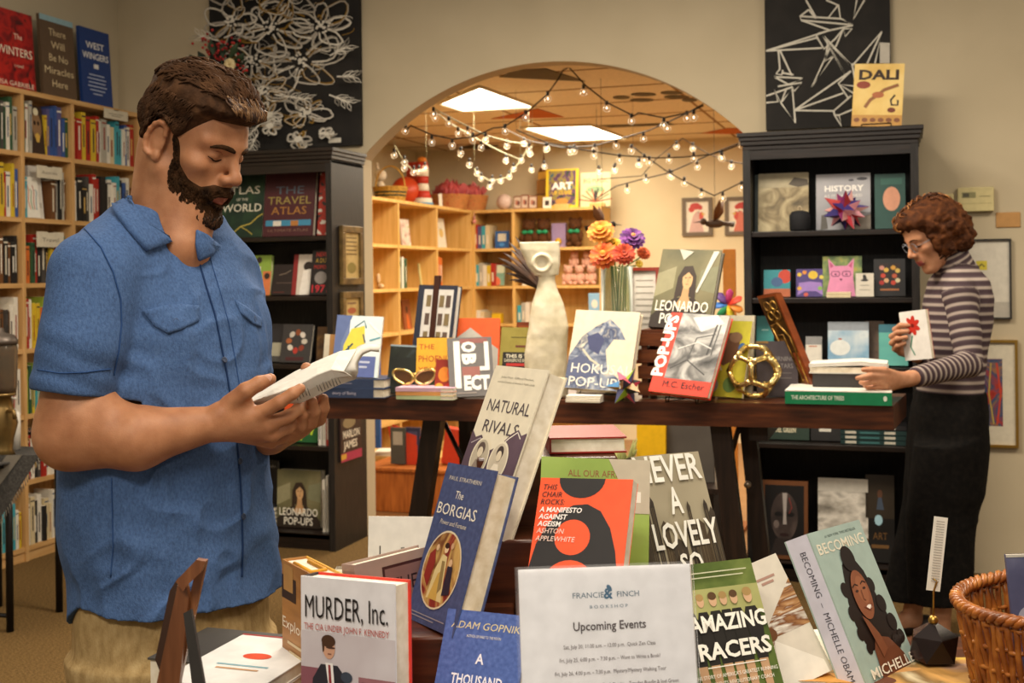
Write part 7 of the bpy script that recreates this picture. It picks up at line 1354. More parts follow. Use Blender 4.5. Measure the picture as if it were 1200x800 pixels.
# book on wire easel on top of the right bookcase
shb = shelf_book('gold book titled DALI on a wire easel, on top of the right bookcase', 997, 1056, 74, YC+.06, HC+.006, .022, .16, [('r', nmat('gilt_cover_print', ['c9a04a', 'dfbf72', 'e9d08c'], 6), 0, 0, 1, 1), ('t', '4a2a14', 'DALI', .53, .26, .15, {'width': .8, 'bold': .05}), ('t', '2a1608', 'DALI', .5, .25, .15, {'width': .8, 'bold': .04}), ('e', '8a3a24', .2, .34, .14, .06), ('l', '8a5a34', [(.25, .7), (.35, .58), (.5, .5), (.62, .42), (.9, .34)], .07), ('e', 'a8623a', .5, .5, .12, .05), ('l', '2a1c14', [(.84, .5), (.76, .58), (.78, .66), (.9, .66), (.9, .58)], .04), ('e', '6a2f1c', .78, .74, .08, .04), ('e', '8a5a34', .12, .76, .06, .04), ('r', 'b98a44', 0, .82, 1, 1)]+[('e', '7a4a2a', .1+.16*i, .9, .06, .035) for i in range(6)], 'c9a04a', vref=105, roll=0) if False else shelf_book('gold book titled DALI on a wire easel, on top of the right bookcase', 997, 1056, 74, YC+.06, HC+.006, .022, .16, [('r', nmat('gilt_cover_print', ['c9a04a', 'dfbf72', 'e9d08c'], 6), 0, 0, 1, 1), ('t', '2a1608', 'DALI', .5, .25, .15, {'width': .8, 'bold': .04}), ('e', '8a3a24', .2, .34, .14, .06), ('l', '8a5a34', [(.25, .7), (.35, .58), (.5, .5), (.62, .42), (.9, .34)], .07), ('e', 'a8623a', .5, .5, .12, .05), ('l', '2a1c14', [(.84, .5), (.76, .58), (.78, .66), (.9, .66), (.9, .58)], .04), ('e', '6a2f1c', .78, .74, .08, .04), ('r', 'b98a44', 0, .82, 1, 1)]+[('e', '7a4a2a', .1+.16*i, .9, .06, .035) for i in range(6)], 'c9a04a', vref=105)
shb.rotation_euler[1] = .06
wire_stand('black wire easel holding the gold DALI book on the right bookcase', (shb.location.x, shb.location.y+.005, HC+.002), 0, .12, .2, .1, .004)
# thermostats and plates
def wallbox(name, label, cat, u0, u1, v0, v1, dep, m_, extra=()):
    a = P(u0, v0, Y=YW-dep); b = P(u1, v1, Y=YW-dep); o = thing(name, label, cat, ((a.x+b.x)/2, YW, b.z)); w_, h_ = b.x-a.x, a.z-b.z; MB().box((-w_/2, -dep, 0), (w_/2, -.001, h_), m_, bev=.003).build('case' if extra or dep > .012 else 'plate', o)
    if extra:
        q = MB(); art(q, extra, w_, h_, Matrix.Translation((0, -dep, 0)) @ FRONT); q.build('display', o)
    return o
BEI = mat('c9bb86', .5)
wallbox('thermostat', 'larger beige thermostat with a display, on the right wall above the white print', 'thermostat', 1122, 1165, 220, 247, .035, BEI, [('r', '8a8458', .12, .2, .5, .44), ('r', '4f4a34', .15, .24, .32, .4), ('r', 'a89c6c', .05, .66, .95, .68), ('r', '9a8f64', .6, .36, .9, .4)])
wallbox('thermostat', 'smaller beige wall control, behind the woman', 'thermostat', 1089, 1118, 228, 244, .03, BEI, [('r', 'a89a66', .1, .3, .5, .5), ('r', '9a8f64', .6, .4, .9, .5)])
wallbox('wall_plate', 'small tan wall plate on the right wall', 'plate', 1167, 1196, 249, 266, .006, mat('b3854c', .5))
def wframe(label, u0, u1, v0, v1, fm, mat_c, els, bw=.008, inset=0.0):
    a = P(u0, v0, Y=YW-.02); b = P(u1, v1, Y=YW-.02); o = thing('picture_frame', label, 'picture', ((a.x+b.x)/2, YW-.001, b.z)); w_, h_ = b.x-a.x, a.z-b.z; m = MB()
    for x0, x1, z0, z1 in ((-w_/2, w_/2, 0, bw), (-w_/2, w_/2, h_-bw, h_), (-w_/2, -w_/2+bw, bw, h_-bw), (w_/2-bw, w_/2, bw, h_-bw)): m.box((x0, -.022, z0), (x1, 0, z1), fm)
    m.build('frame', o); m = MB(); m.box((-w_/2+bw, -.010, bw), (w_/2-bw, -.001, h_-bw), mat_c); art(m, els, w_-2*bw, h_-2*bw, Matrix.Translation((0, -.010, bw)) @ FRONT); m.build('print', o); return o
wframe('white print in a thin black frame on the right wall, behind the woman', 1100, 1186, 281, 374, mat('2a2622', .4), mat('cfc8b8', .7), [('r', 'c9b83a', .52, .26, .68, .38), ('l', '4a442a', [(.56, .34), (.6, .3), (.64, .34)], .02), ('r', 'b3ac9e', .0, .8, 1, 1), ('r', '9a9488', .42, .88, .62, .9)])
CART = nmat('red_abstract_print', ['7a1c18', 'a83224', '2f4a6a', 'b0702a', '3a2a1a'], 6, detail=5, dist=2.0)
wframe('colourful red abstract print in a thin gold frame, low on the right wall', 1130, 1194, 398, 525, mat('a8843c', .3, .5, .8), mat('cfc6b0', .7), [('r', CART, .15, .16, .74, .82), ('l', 'b9a04a', [(.5, .2), (.45, .5), (.55, .8)], .03), ('l', '2a3a5a', [(.2, .3), (.4, .45), (.25, .7)], .04), ('l', 'c2402c', [(.62, .2), (.7, .5), (.62, .8)], .04)], .012)

# ------------------------------------------------------------------ the room beyond: shelf contents
HT = 1.882
def at(u, v, Y): return P(u, v, Y=Y)
YS = 9.30; XL = -3.50       # middle of the far shelving / of the side shelving
def side(u, z, dx=-.14): p = P(u, 280, X=-3.36+dx); return Vector((-3.36+dx, p.y, z))
RZ = [.042+.305*(k+1)+.0005 for k in range(5)]   # shelf tops, bottom row first
WICK2 = nmat('gold_wicker', ['8a6420', 'b8892e', 'd2a648'], 60, rough=.6)
def basket_at(label, p, r, h, wm, handle=True, band=None, fill=None):
    o = thing('basket', label, 'basket', p); m = MB()
    for k in range(9): t = k/8; m.tube([((r*(.82+.18*t)+.003*math.sin(9*a+k*math.pi))*math.cos(a), (r*(.82+.18*t)+.003*math.sin(9*a+k*math.pi))*math.sin(a), .008+(h-.012)*t) for a in [2*math.pi*i/36 for i in range(36)]], h/15, band if band and k in (3, 5) else wm, 6, closed=True)
    m.lathe([(.001, .002), (r*.8, .002), (r*.97, h*.95), (r*.93, h*.95), (r*.77, .008), (.001, .008)], wm, 24); m.build('woven_body', o)
    if handle: MB().tube([(r*.97*math.cos(a), 0, h*.85+(h*1.6)*math.sin(a)) for a in [math.pi*i/14 for i in range(15)]], .006, wm, 6).build('handle', o)
    if fill:
        f = MB(); q = random.Random(int(p.x*1000)); fm = glass('pink_cellophane', 'e07a80', .55, .2)
        for i in range(46):
            a = q.uniform(0, 6.28); rr_ = r*.95*math.sqrt(q.random()); z0 = h*.8; top = Vector((rr_*1.05*math.cos(a), rr_*1.05*math.sin(a), z0+fill*(1-.5*(rr_/r)**2)*q.uniform(.6, 1))); b0 = Vector((rr_*.7*math.cos(a), rr_*.7*math.sin(a), z0)); s = Vector((q.uniform(-1, 1), q.uniform(-1, 1), q.uniform(-.4, .4)))*.05
            f.add([b0, b0*.5+top*.5+s, top, b0*.5+top*.5-s], [(0, 1, 2, 3)], fm)
        f.ball((0, 0, h*.8+fill*.3), (r*.7, r*.7, fill*.4), mat('c9605f', .5), seg=12); f.build('cellophane_wrap', o)
    return o
basket_at('yellow banded basket with a tall handle, on top of the back room shelving', side(458, HT, -.14), .12, .105, WICK2, True, mat('2f3a2a', .6))
o = thing('toy_figure', 'small spotted toy figure beside the yellow basket handle on top of the shelving', 'toy', side(447, HT, -.24)); m = MB(); m.ball((0, 0, .08), (.04, .035, .08), mat('d8c9b0', .6)); m.ball((0, 0, .2), .045, mat('d8c9b0', .6)); m.ball((.02, .01, .22), .012, mat('2a2420', .5), seg=8); m.ball((-.02, -.03, .12), .014, mat('2a2420', .5), seg=8); m.build('body', o); MB().tube([(-.02, 0, .24), (-.03, 0, .29)], .01, mat('d8c9b0', .6), 8).build('ear', o)
o = thing('ball', 'large orange-red ball on top of the back room shelving, behind the yellow basket', 'ball', side(476, HT, -.22)); MB().ball((0, 0, .11), .11, mat('c2421c', .4), seg=20).build('ball_body', o)
o = thing('toy_skittle', 'tall white and red striped toy skittle with blue rim, on top of the shelving', 'toy', side(496, HT, -.10)); m = MB(); W2, R2 = mat('e0d6c2', .5), mat('b8321f', .5)
for i, (r0, r1) in enumerate(((.075, .07), (.065, .05), (.05, .045), (.045, .045), (.046, .05), (.05, .04))): m.lathe([(r0, .055*i), ((r0+r1)/2, .055*i+.03), (r1, .055*i+.055)], W2 if i % 2 == 0 else R2, 18)
m.lathe([(.04, .33), (.03, .36), (.001, .37)], mat('d9822a', .5), 18); m.build('body', o); MB().lathe([(.08, 0), (.08, .02), (.074, .02), (.074, 0)], mat('4a8ab0', .5), 18).build('base_ring', o)
o = thing('toy_board', 'red rounded toy board standing behind the striped skittle', 'toy', side(487, HT, -.27)); MB().box((-.07, -.012, 0), (.07, .012, .36), mat('b03a1c', .5), bev=.01).build('board', o)
PKW = nmat('pink_gold_wicker', ['a86a34', 'c98a4c', 'b8552f'], 40, rough=.6)
basket_at('large gift basket wrapped in pink cellophane, left of two on the back room shelving', side(527, HT, -.12), .16, .115, PKW, False, None, .19)
p = P(578, 245, Y=9.30); basket_at('large gift basket wrapped in pink cellophane, right of two on the back room shelving', Vector((-3.42, 9.30, HT)), .15, .125, PKW, False, None, .17)
p = side(517, HT, -.03); o = thing('gift_tag', 'white tag card in front of the left pink gift basket', 'card', p, (0, -.15, math.pi/2)); MB().box((-.035, -.002, 0), (.035, .0, .10), mat('e0d8c8', .6)).build('card', o)
p = at(592, 243, 9.28); o = thing('ball', 'white speckled ball right of the pink gift baskets', 'ball', (p.x, 9.26, HT)); MB().ball((0, 0, .065), .065, nmat('speckled_white', ['c9a99a', 'd9c4b8'], 60), seg=20).build('ball_body', o)
for i, (u, w_, h_) in enumerate(((607, .07, .11), (615, .06, .12), (624, .07, .11))):
    p = at(u, 245, 9.24); o = thing('photo_frame', f'small photo frame on the back room shelving, {["left", "middle", "right"][i]} of three by the gold tower', 'picture', (p.x, 9.22+.012*i, HT), (-.12, 0, 0)); m = MB(); m.box((-w_/2, 0, 0), (w_/2, .012, h_), mat('8a5a44', .5)); m.build('frame', o); m = MB(); art(m, [('r', 'cbb8a4', .1, .1, .9, .9), ('e', 'b0705a', .4, .5, .15, .2), ('e', '6a3a34', .65, .55, .14, .2)], w_, h_, FRONT); m.build('photo', o)
p = at(641, 248, 9.2); o = thing('photo_frame', 'small white photo frame with a dark picture, right of the gold tower', 'picture', (p.x, 9.20, HT), (-.1, 0, 0)); m = MB(); m.box((-.035, 0, 0), (.035, .01, .09), mat('e0d8c8', .5)); m.build('frame', o); m = MB(); art(m, [('r', '3a302a', .25, .3, .75, .75)], .07, .09, FRONT); m.build('photo', o)
p = at(636, 215, 9.36); o = thing('toy_tower', 'gold and brown pointed toy tower on top of the back room shelving', 'toy', (p.x, 9.40, HT)); m = MB(); TG = mat('b8862e', .45)
m.box((-.06, -.05, 0), (.06, .05, .12), TG); m.box((-.05, -.045, .12), (.05, .045, .24), mat('8a5a1c', .5)); m.box((-.055, -.05, .115), (.055, .05, .13), mat('6a3f14', .5)); m.box((-.04, -.04, .25), (.04, .04, .31), TG); m.build('storeys', o); MB().lathe([(.055, .31), (.02, .36), (.008, .42), (.001, .47)], mat('6a3f14', .5), 4).build('spire', o)
ARTP = nmat('confetti_print', ['2a3a2a', '5a3a5a', '8a7a3a', '3a5a6a', '9a4a3a'], 16, sharp=True)
def farbook(label, uL, uR, vT, zb, els, cover, Y=9.24, lean=.1, t=.02): return shelf_book(label, uL, uR, vT, Y, zb+.001, t, lean, els, cover, vref=vT+20)
farbook('yellow-edged book with ART in white letters, on top of the back room shelving', 639, 677, 198, HT, [('r', 'd9b82a', 0, 0, 1, 1), ('r', ARTP, .08, .04, .92, .94), ('t', 'efeae0', 'ART', .5, .52, .17, {'width': .66, 'bold': .04}), ('t', 'd9b02a', 'UP CLOSE', .5, .66, .09, {'width': .62, 'bold': .03}), ('e', 'b3823a', .5, .84, .2, .09)], 'd9b82a')
farbook('cream book titled BIG MAGIC with red rays, on top of the back room shelving', 680, 715, 202, HT, [('r', 'd9c99a', 0, 0, 1, 1), ('t', 'a83a24', 'BIG MAGIC', .5, .30, .13, {'width': .84}), ('e', '8aa87a', .5, .5, .3, .1)]+[('l', c_, [(.5, .86), (.5+.55*math.cos(a), .86-.4*math.sin(a))], .04) for a, c_ in zip((.2, .6, 1.0, 1.4, 1.8, 2.2, 2.6, 2.95), ('a83a24', '3a5a3a', 'b8602a', '2a2420', 'a83a24', 'b8602a', '3a5a3a', 'a83a24'))]+[('e', '2a2420', .5, .68, .05, .16)], 'd9c99a')
for u in (658, 700): p = at(u, 252, 9.2); ob = MB().box((-.06, -.02, 0), (.06, .02, .03), MAPLE, bev=.004).build('shelf_block'); ob.location = (p.x, 9.205, HT); props(ob, f'small pale wooden block in front of the {"ART" if u < 680 else "cream magic"} book', 'block')
# books and toys inside the cubes
def sspine(u0, row, n, cols, h0=.2, label='', dz=0):
    p = side(u0, RZ[row], 0); y = p.y
    for i in range(n):
        th = rg.uniform(.02, .035); h = h0*rg.uniform(.85, 1.1); nm, c_ = CN[cols[i % len(cols)]]; ob = MB().box((-.2, 0, 0), (0, th, h), mat(c_, .5)).box((.0, th*.35, h*.2), (.0006, th*.65, h*.75), mat('d8cfb8', .5)).build('book'); ob.location = (-3.38-rg.uniform(0, .02), y, RZ[row]); props(ob, f'{nm} spine, {ORD[i]} from left {label}', 'book', label); y += th+.001
sspine(468, 4, 1, 'k', .16, 'in the second cube of the side shelving, top row')
sspine(470, 3, 5, 'gdgwg', .22, 'in the second cube, second row of the side shelving')
sspine(514, 3, 6, 'wcyooo', .24, 'in the third cube, second row of the side shelving')
def sface(label, u, row, w, h, els, cover, lean=.12, dx=-.12): p = side(u, RZ[row]+.001, dx); return book(label, w, h, .012, p+Vector((0, 0, .0015)), (-lean, 0, math.pi/2), cover, els)
sface('small picture book with black and pink drawing, leaning in the top row, second cube', 477, 4, .16, .2, [('r', nmat('sketch_print', ['2a2622', 'c9a99a', 'd8cfc0', '8a9a3a'], 18), 0, 0, 1, 1)], 'c9b8a8')
sface('white picture book with a pale yellow drawing, leaning in the top row, third cube', 519, 4, .18, .24, [('e', 'd9b86a', .5, .5, .25, .15), ('l', '8a8a7a', [(.2, .3), (.5, .4), (.7, .3)], .03)], 'e0dac8')
sface('pale green picture book in the second row, second cube', 500, 3, .22, .18, [('r', 'b9b46a', .1, .2, .9, .5), ('r', '8a9a5a', .1, .6, .9, .9)], 'c9c48a')
sface('dark red picture book with figures in the third row, second cube', 478, 2, .14, .22, [('e', '3a1c14', .5, .35, .14, .12), ('p', 'c2602a', [(.3, 1), (.4, .5), (.6, .5), (.7, 1)])], '8a4a2a')
# soft toy rabbit
def plush(label, p, s, body, bow=None, belly=None, ears='round'):
    o = thing('soft_toy', label, 'soft toy', p); B = nmat('plush_'+body, [body, body], 90, rough=.95, bump=.6, bscale=260, spec=.05); m = MB(); m.ball((0, 0, .42*s), (.30*s, .27*s, .40*s), B, seg=14); m.ball((0, -.05*s, .95*s), (.30*s, .27*s, .28*s), B, seg=14)
    for g in (-1, 1): m.ball((g*.28*s, -.18*s, .48*s), (.10*s, .12*s, .24*s), B, seg=10); m.ball((g*.22*s, -.3*s, .12*s), (.14*s, .24*s, .12*s), B, seg=10)
    m.ball((0, -.28*s, .88*s), (.14*s, .10*s, .11*s), B, seg=10); m.build('body', o)
    for g in (-1, 1): MB().ball((g*.21*s, 0, (1.18 if ears == 'round' else 1.3)*s), (.10*s, .06*s, (.10 if ears == 'round' else .26)*s), B, seg=10).build('ear', o); MB().ball((g*.11*s, -.30*s, 1.0*s), .026*s, mat('1a1412', .2), seg=8).build('eye', o)
    MB().ball((0, -.385*s, .92*s), .035*s, mat('2a1a14', .3), seg=8).build('nose', o)
    if bow: q = MB(); q.ball((-.13*s, -.28*s, .68*s), (.14*s, .05*s, .09*s), mat(bow, .5), seg=10); q.ball((.13*s, -.28*s, .68*s), (.14*s, .05*s, .09*s), mat(bow, .5), seg=10); q.ball((0, -.31*s, .68*s), .05*s, mat(bow, .5), seg=8); q.build('bow', o)
    return o
o = plush('cream soft toy sitting in the first cube, second row of the side shelving', side(447, RZ[3], -.15), .15, 'd9c09a'); o.rotation_euler = (0, 0, .9)
for i, (u, lb) in enumerate(((621, 'left'), (638, 'middle'), (675, 'right'))):
    p = at(u, 285, 9.33); plush(f'brown teddy bear with a green bow on the far shelving, {lb} of three', Vector((p.x, 9.32, RZ[4])), .19, '5a3a24', '1f8a5a')
p = at(655, 280, 9.36); o = thing('gift_bag', 'lilac and yellow gift bag between the teddy bears', 'bag', (p.x, 9.38, RZ[4])); MB().box((-.06, -.03, 0), (.06, .03, .2), mat('a890b8', .6), bev=.004).build('bag', o); MB().ball((.0, -.04, .05), .03, mat('d9a82a', .5), seg=8).build('yellow_bow', o)
k = 0; PK = ['lower left', 'lower middle', 'lower right', 'upper left', 'upper right']
for u in (667, 680, 694, 673, 688):
    p = at(u, 318, 9.3); z = RZ[3]+(.135 if k > 2 else 0); o = plush(f'pale pink soft toy on the far shelving below the teddies, {PK[k]} of the pile', Vector((p.x, 9.28 if k < 3 else 9.31, z)), .13 if k < 3 else .11, 'd9a890'); k += 1
def fspines(u, row, cols, h0, label):
    x = at(u, 300, 9.22).x
    for i, c_ in enumerate(cols): th = .033; nm, hx = CN[c_]; h = h0*rg.uniform(.9, 1.08); ob = MB().box((0, 0, 0), (th, .2, h), mat(hx, .5)).box((th*.3, -.0006, h*.2), (th*.7, 0, h*.6), mat('d8cfb8', .5)).build('book'); ob.location = (x, 9.21, RZ[row]); props(ob, f'{nm} spine, {ORD[i]} from left {label}', 'book', label); x += th+.001
fspines(556, 4, 'rvtc', .19, 'in the narrow far cube, top row'); farbook('blue framed picture book in the narrow far cube, top row', 580, 596, 271, RZ[4], [('r', 'c9c4b0', .2, .15, .8, .6), ('r', '2f5a94', 0, .65, 1, 1), ('e', '4a8ac9', .5, .8, .2, .1)], '2f5a94')
fspines(557, 3, 'tswyr', .18, 'in the narrow far cube, second row'); farbook('teal picture book with an orange sun, leaning in the narrow far cube, second row', 571, 590, 311, RZ[3], [('e', 'd9704a', .4, .85, .4, .3), ('r', 'c9d0b0', 0, 0, 1, .4)], '7aa08a', lean=.2)
fspines(558, 2, 'wc', .1, 'in the narrow far cube, third row'); p = at(583, 352, 9.25); o = thing('toy_block', 'yellow toy block in the narrow far cube, third row', 'toy', (p.x, 9.25, RZ[2])); MB().box((-.04, -.04, 0), (.04, .04, .08), mat('d9b01a', .5), bev=.006).build('block', o)
fspines(606, 2, 'tsw', .16, 'at the left of the wide far cube, third row'); fspines(612, 3, 'wc', .16, 'at the left of the wide far cube, second row')
p = at(699, 335, 9.18); o = thing('toy_box', 'pale blue boxed toy at the right end of the far shelving, third row', 'toy', (p.x-.02, 9.22, RZ[2])); MB().box((-.05, -.03, 0), (.05, .03, .24), mat('8ab4d0', .5), bev=.004).build('box', o); q = MB(); art(q, [('r', '4a74b0', .0, .6, 1, 1), ('e', 'e0d8c8', .5, .35, .25, .14)], .1, .24, Matrix.Translation((0, -.03, 0)) @ FRONT); q.build('printed_front', o)
p = at(553, 262, 9.1); o = thing('bead_ornament', 'small pink bead ornament hanging at the corner of the back room shelving', 'ornament', (-3.33, 9.16, 1.80)); m = MB(); m.tube([(0, 0, .07), (0, 0, .0)], .002, mat('c98a8a', .5), 6); m.build('string', o); m = MB(); m.ball((0, 0, -.01), .018, mat('d08a84', .4), seg=8); m.ball((0, 0, .025), .012, mat('d08a84', .4), seg=8); m.build('beads', o)
# rooster prints on the far wall
def rooster(label, u0, u1, v0, v1, flip):
    a = at(u0, v0, YB-.02); b = at(u1, v1, YB-.02); o = thing('picture_frame', label, 'picture', ((a.x+b.x)/2, YB-.001, b.z)); w_, h_ = b.x-a.x, a.z-b.z; bw = .03; m = MB(); GF = mat('6a5c4a', .5)
    for x0, x1, z0, z1 in ((-w_/2, w_/2, 0, bw), (-w_/2, w_/2, h_-bw, h_), (-w_/2, -w_/2+bw, bw, h_-bw), (w_/2-bw, w_/2, bw, h_-bw)): m.box((x0, -.025, z0), (x1, 0, z1), GF)
    m.build('frame', o); f = (lambda x: 1-x) if flip else (lambda x: x); m = MB(); m.box((-w_/2+bw, -.012, bw), (w_/2-bw, -.001, h_-bw), mat('e3dac6', .7))
    art(m, [('p', 'c9a49a' if not flip else 'c9705a', [(f(.12), 1), (f(.3), .5), (f(.45), .32), (f(.7), .4), (f(.68), .7), (f(.8), 1)]), ('e', 'b8362c', f(.42), .16, .24, .11), ('e', 'b8362c', f(.25), .26, .13, .09), ('e', 'b8362c', f(.62), .2, .12, .08), ('e', 'c24a3c', f(.68), .48, .10, .14), ('p', 'c9a24a', [(f(.7), .36), (f(.88), .42), (f(.7), .46)]), ('e', '2a1a14', f(.56), .34, .03, .02)], w_-2*bw, h_-2*bw, Matrix.Translation((0, -.012, bw)) @ FRONT); m.build('print', o)
rooster('grey framed rooster print facing right, on the far wall of the back room', 799, 835, 232, 276, False); rooster('grey framed red rooster print partly hidden by the right bookcase, far wall', 849, 886, 231, 275, True)
def bird(label, u, v, Y, col, s, ang):
    p = P(u, v, Y=Y); o = thing('hanging_bird', label, 'ornament', p, (0, 0, ang)); B = mat(col, .6); m = MB(); m.ball((0, 0, 0), (.075*s, .03*s, .032*s), B, seg=10); m.ball((-.085*s, 0, .018*s), .026*s, B, seg=10); m.tube([(-.105*s, 0, .018*s), (-.16*s, 0, .012*s)], [.006*s, .001], mat('1a1412', .4), 6); m.tube([(.06*s, 0, 0), (.14*s, 0, -.01*s)], [.02*s, .03*s], B, 6, flat=.2); m.build('body', o)
    for g in (-1, 1): MB().tube([(0, g*.02*s, .02*s), (.03*s, g*.06*s, .10*s), (.05*s, g*.09*s, .17*s)], [.012*s, .035*s, .004*s], mat('6a3f1c', .6), 8, flat=.15).build('wing', o)
    MB().tube([(0, 0, .03*s), (0, 0, ZC-p.z-.002)], .0012, mat('3a3028', .6), 5).build('thread', o)
bird('brown bird ornament hanging near the rooster prints', 838, 262, 6.6, '4a3420', .75, .0); bird('dark bird ornament hanging above the orange flowers', 706, 266, 6.4, '2a241e', .7, math.pi)
# colourful petal toy and orange board behind the pop-up books
o = thing('orange_board', 'tall orange board behind the LEONARDO POP-UPS book', 'board', (P(855, 330, Y=6.3).x, 6.3, 0.001)); w_ = .033; MB().box((-w_, -.012, 0), (w_, .012, P(855, 292, Y=6.3).z), mat('c9802f', .6), bev=.004).build('panel', o); MB().box((-w_*1.3-.03, -.12, 0), (w_*1.3+.03, .12, .02), mat('8a4f1c', .6)).build('foot', o)
o = thing('petal_toy', 'rainbow petal windmill toy behind the right end of the table', 'toy', P(853, 357, Y=5.12)); L = o.location.copy(); m = MB()
for i, c_ in enumerate(('d9442f', 'c2427a', '6a4a8a', '3f7ac9', '3fa06a', 'd9c22f', 'd9822f')): a = 2*math.pi*i/7+.5; m.tube([(0, 0, 0), (.03*math.cos(a), -.004, .03*math.sin(a)), (.056*math.cos(a), 0, .056*math.sin(a)), (.068*math.cos(a), 0, .068*math.sin(a))], [.004, .018, .02, .004], mat(c_, .5), 8, flat=.35)
m.build('petals', o); MB().tube([(0, .012, 0), (0, .012, -L.z+.01)], .004, mat('8a6a3a', .5), 6).build('stick', o); MB().lathe([(.07, -L.z+.001), (.07, -L.z+.02), (.001, -L.z+.025)], mat('6a4a2a', .5), 16, Matrix.Translation((0, .012, 0))).build('foot', o)
# low things seen beneath the long table
OW = nmat('orange_box_wood', ['8a4a1a', 'a85f26', 'bd7030'], 6, (8, 1, 1), .45)
a = P(437, 545, Y=6.35); b = P(492, 545, Y=6.35); zt2 = P(460, 546, Y=6.3).z; o = thing('wooden_chest', 'orange-brown wooden chest on the back room floor, seen beneath the long table', 'chest', ((a.x+b.x)/2+.12, 6.4, 0)); MB().box((-.27, -.15, .001), (.30, .25, zt2-.02), OW, bev=.004).build('body', o); MB().box((-.29, -.17, zt2-.02), (.32, .27, zt2), OW, bev=.004).build('lid', o)
p = P(477, 547, Y=6.36); o = thing('magazine_holder', 'red magazine holder with books in it, on the orange-brown chest', 'holder', (p.x, 6.37, zt2+.001), (0, 0, .15)); RH = mat('c23a1c', .45); h_ = P(477, 500, Y=6.36).z-zt2; m = MB(); m.prism([(-.075, 0), (.05, 0), (.10, h_*.7), (-.115, h_)], 'y', -.004, .0, RH); m.prism([(-.075, 0), (.05, 0), (.10, h_*.7), (-.115, h_)], 'y', .09, .094, RH); m.box((-.075, 0, 0), (.05, .09, .004), RH); m.build('holder', o)
for i, (x, c_, nm) in enumerate(((-.05, '4a4a44', 'grey patterned'), (.03, '2f2f4a', 'dark blue'))): ob = MB().box((-.045, 0, .0), (.045, .02, h_*.95), mat(c_, .5)).box((-.03, -.0006, h_*.5), (.03, 0, h_*.85), mat('a8a294' if i == 0 else '4a4a6a', .5)).build('book'); ob.location = (p.x+x, 6.345+.03*i, zt2+.006); props(ob, f'{nm} book in the red magazine holder', 'book')
p = P(522, 545, Y=6.36); o = thing('magazine_holder', 'second red holder right of the table leg, on the orange-brown chest', 'holder', (p.x, 6.42, zt2+.001), (0, .15, .1)); MB().box((-.05, -.004, .001), (.06, .08, h_*.95), RH, bev=.003).build('holder', o)
p = P(450, 540, Y=6.9); o = thing('low_bookcase', 'low pale bookcase with papers on it, in the back room beneath the table line', 'bookcase', (p.x+.05, 7.0, 0)); MB().box((-.25, -.15, .001), (.35, .15, P(450, 538, Y=6.85).z), MAPLE).build('body', o); MB().box((-.26, -.16, P(450, 538, Y=6.85).z), (.36, .16, P(450, 538, Y=6.85).z+.02), MAPLE).build('top', o)
for i in range(4): ob = MB().box((-.1, -.08, 0), (.1, .08, .007), mat('e0d8c8', .7)).build('paper_pad'); ob.location = (p.x+.02+.01*i, 6.93, P(450, 538, Y=6.85).z+.0205+.0075*i); ob.rotation_euler = (0, 0, .1*i); props(ob, f'white paper pad on the low pale bookcase, {ORD[i]} from the bottom', 'paper', 'white paper pads')
p = P(443, 505, Y=7.3); ob = MB().box((-.045, -.01, 0), (.03, .01, .9), mat('2f5aa0', .5), bev=.003).build('blue_board'); ob.location = (p.x, 7.28, .001); props(ob, 'tall blue board on the floor of the back room, beside the arch jamb', 'board')
# table with cloth and glass jar at the far left
c = P(-2, 533, d=4.55); o = thing('side_table', 'small iron-legged side table under a dark cloth, at the far left', 'table', (c.x, c.y, 0)); IR = mat('1c1815', .45, .5, .5); tz = .675; m = MB(); m.box((-.26, -.2, tz-.02), (.15, .2, tz-.004), IR); m.build('top', o)
lg = P(12, 740, Z=0)-o.location
for q in ((lg.x, lg.y), (lg.x-.3, lg.y), (lg.x-.3, lg.y+.28), (lg.x, lg.y+.28)): MB().tube([(q[0], q[1], .001), (q[0], q[1], tz-.02)], .014, IR, 8).build('leg', o)
MB().tube([(lg.x-.3, lg.y, .06), (lg.x, lg.y, .06)], .009, IR, 8).build('stretcher', o)
CL = nmat('charcoal_cloth', ['2c2a28', '3b3936', '4a4743'], 120, rough=.95, bump=.4); CL2 = mat('6a645a', .95)
o2 = thing('tablecloth', 'charcoal fringed cloth with a grey stripe, draped over the side table at the far left', 'tablecloth', (c.x, c.y, tz)); m = MB(); S = lambda u, v, d=4.42: P(u, v, d=d)-o2.location
tri = [S(-40, 533, 4.38), S(47, 533, 4.38), S(0, 608, 4.36), S(-40, 608, 4.36)]; m.solid(tri, .004, CL); m.box((-.28, -.22, -.003), (.17, .22, .003), CL); m.build('cloth', o2)
m = MB(); m.solid([S(8, 533, 4.375), S(26, 533, 4.375), S(-16, 590, 4.355), S(-34, 590, 4.355)], .002, CL2); m.build('stripe', o2); m = MB()
for i in range(22): t = i/21; p0 = S(47-47*t, 533+75*t, 4.375-.015*t); m.tube([p0, p0+Vector((.006, -.002, -.022))], .0016, CL2, 5)
m.build('fringe', o2)
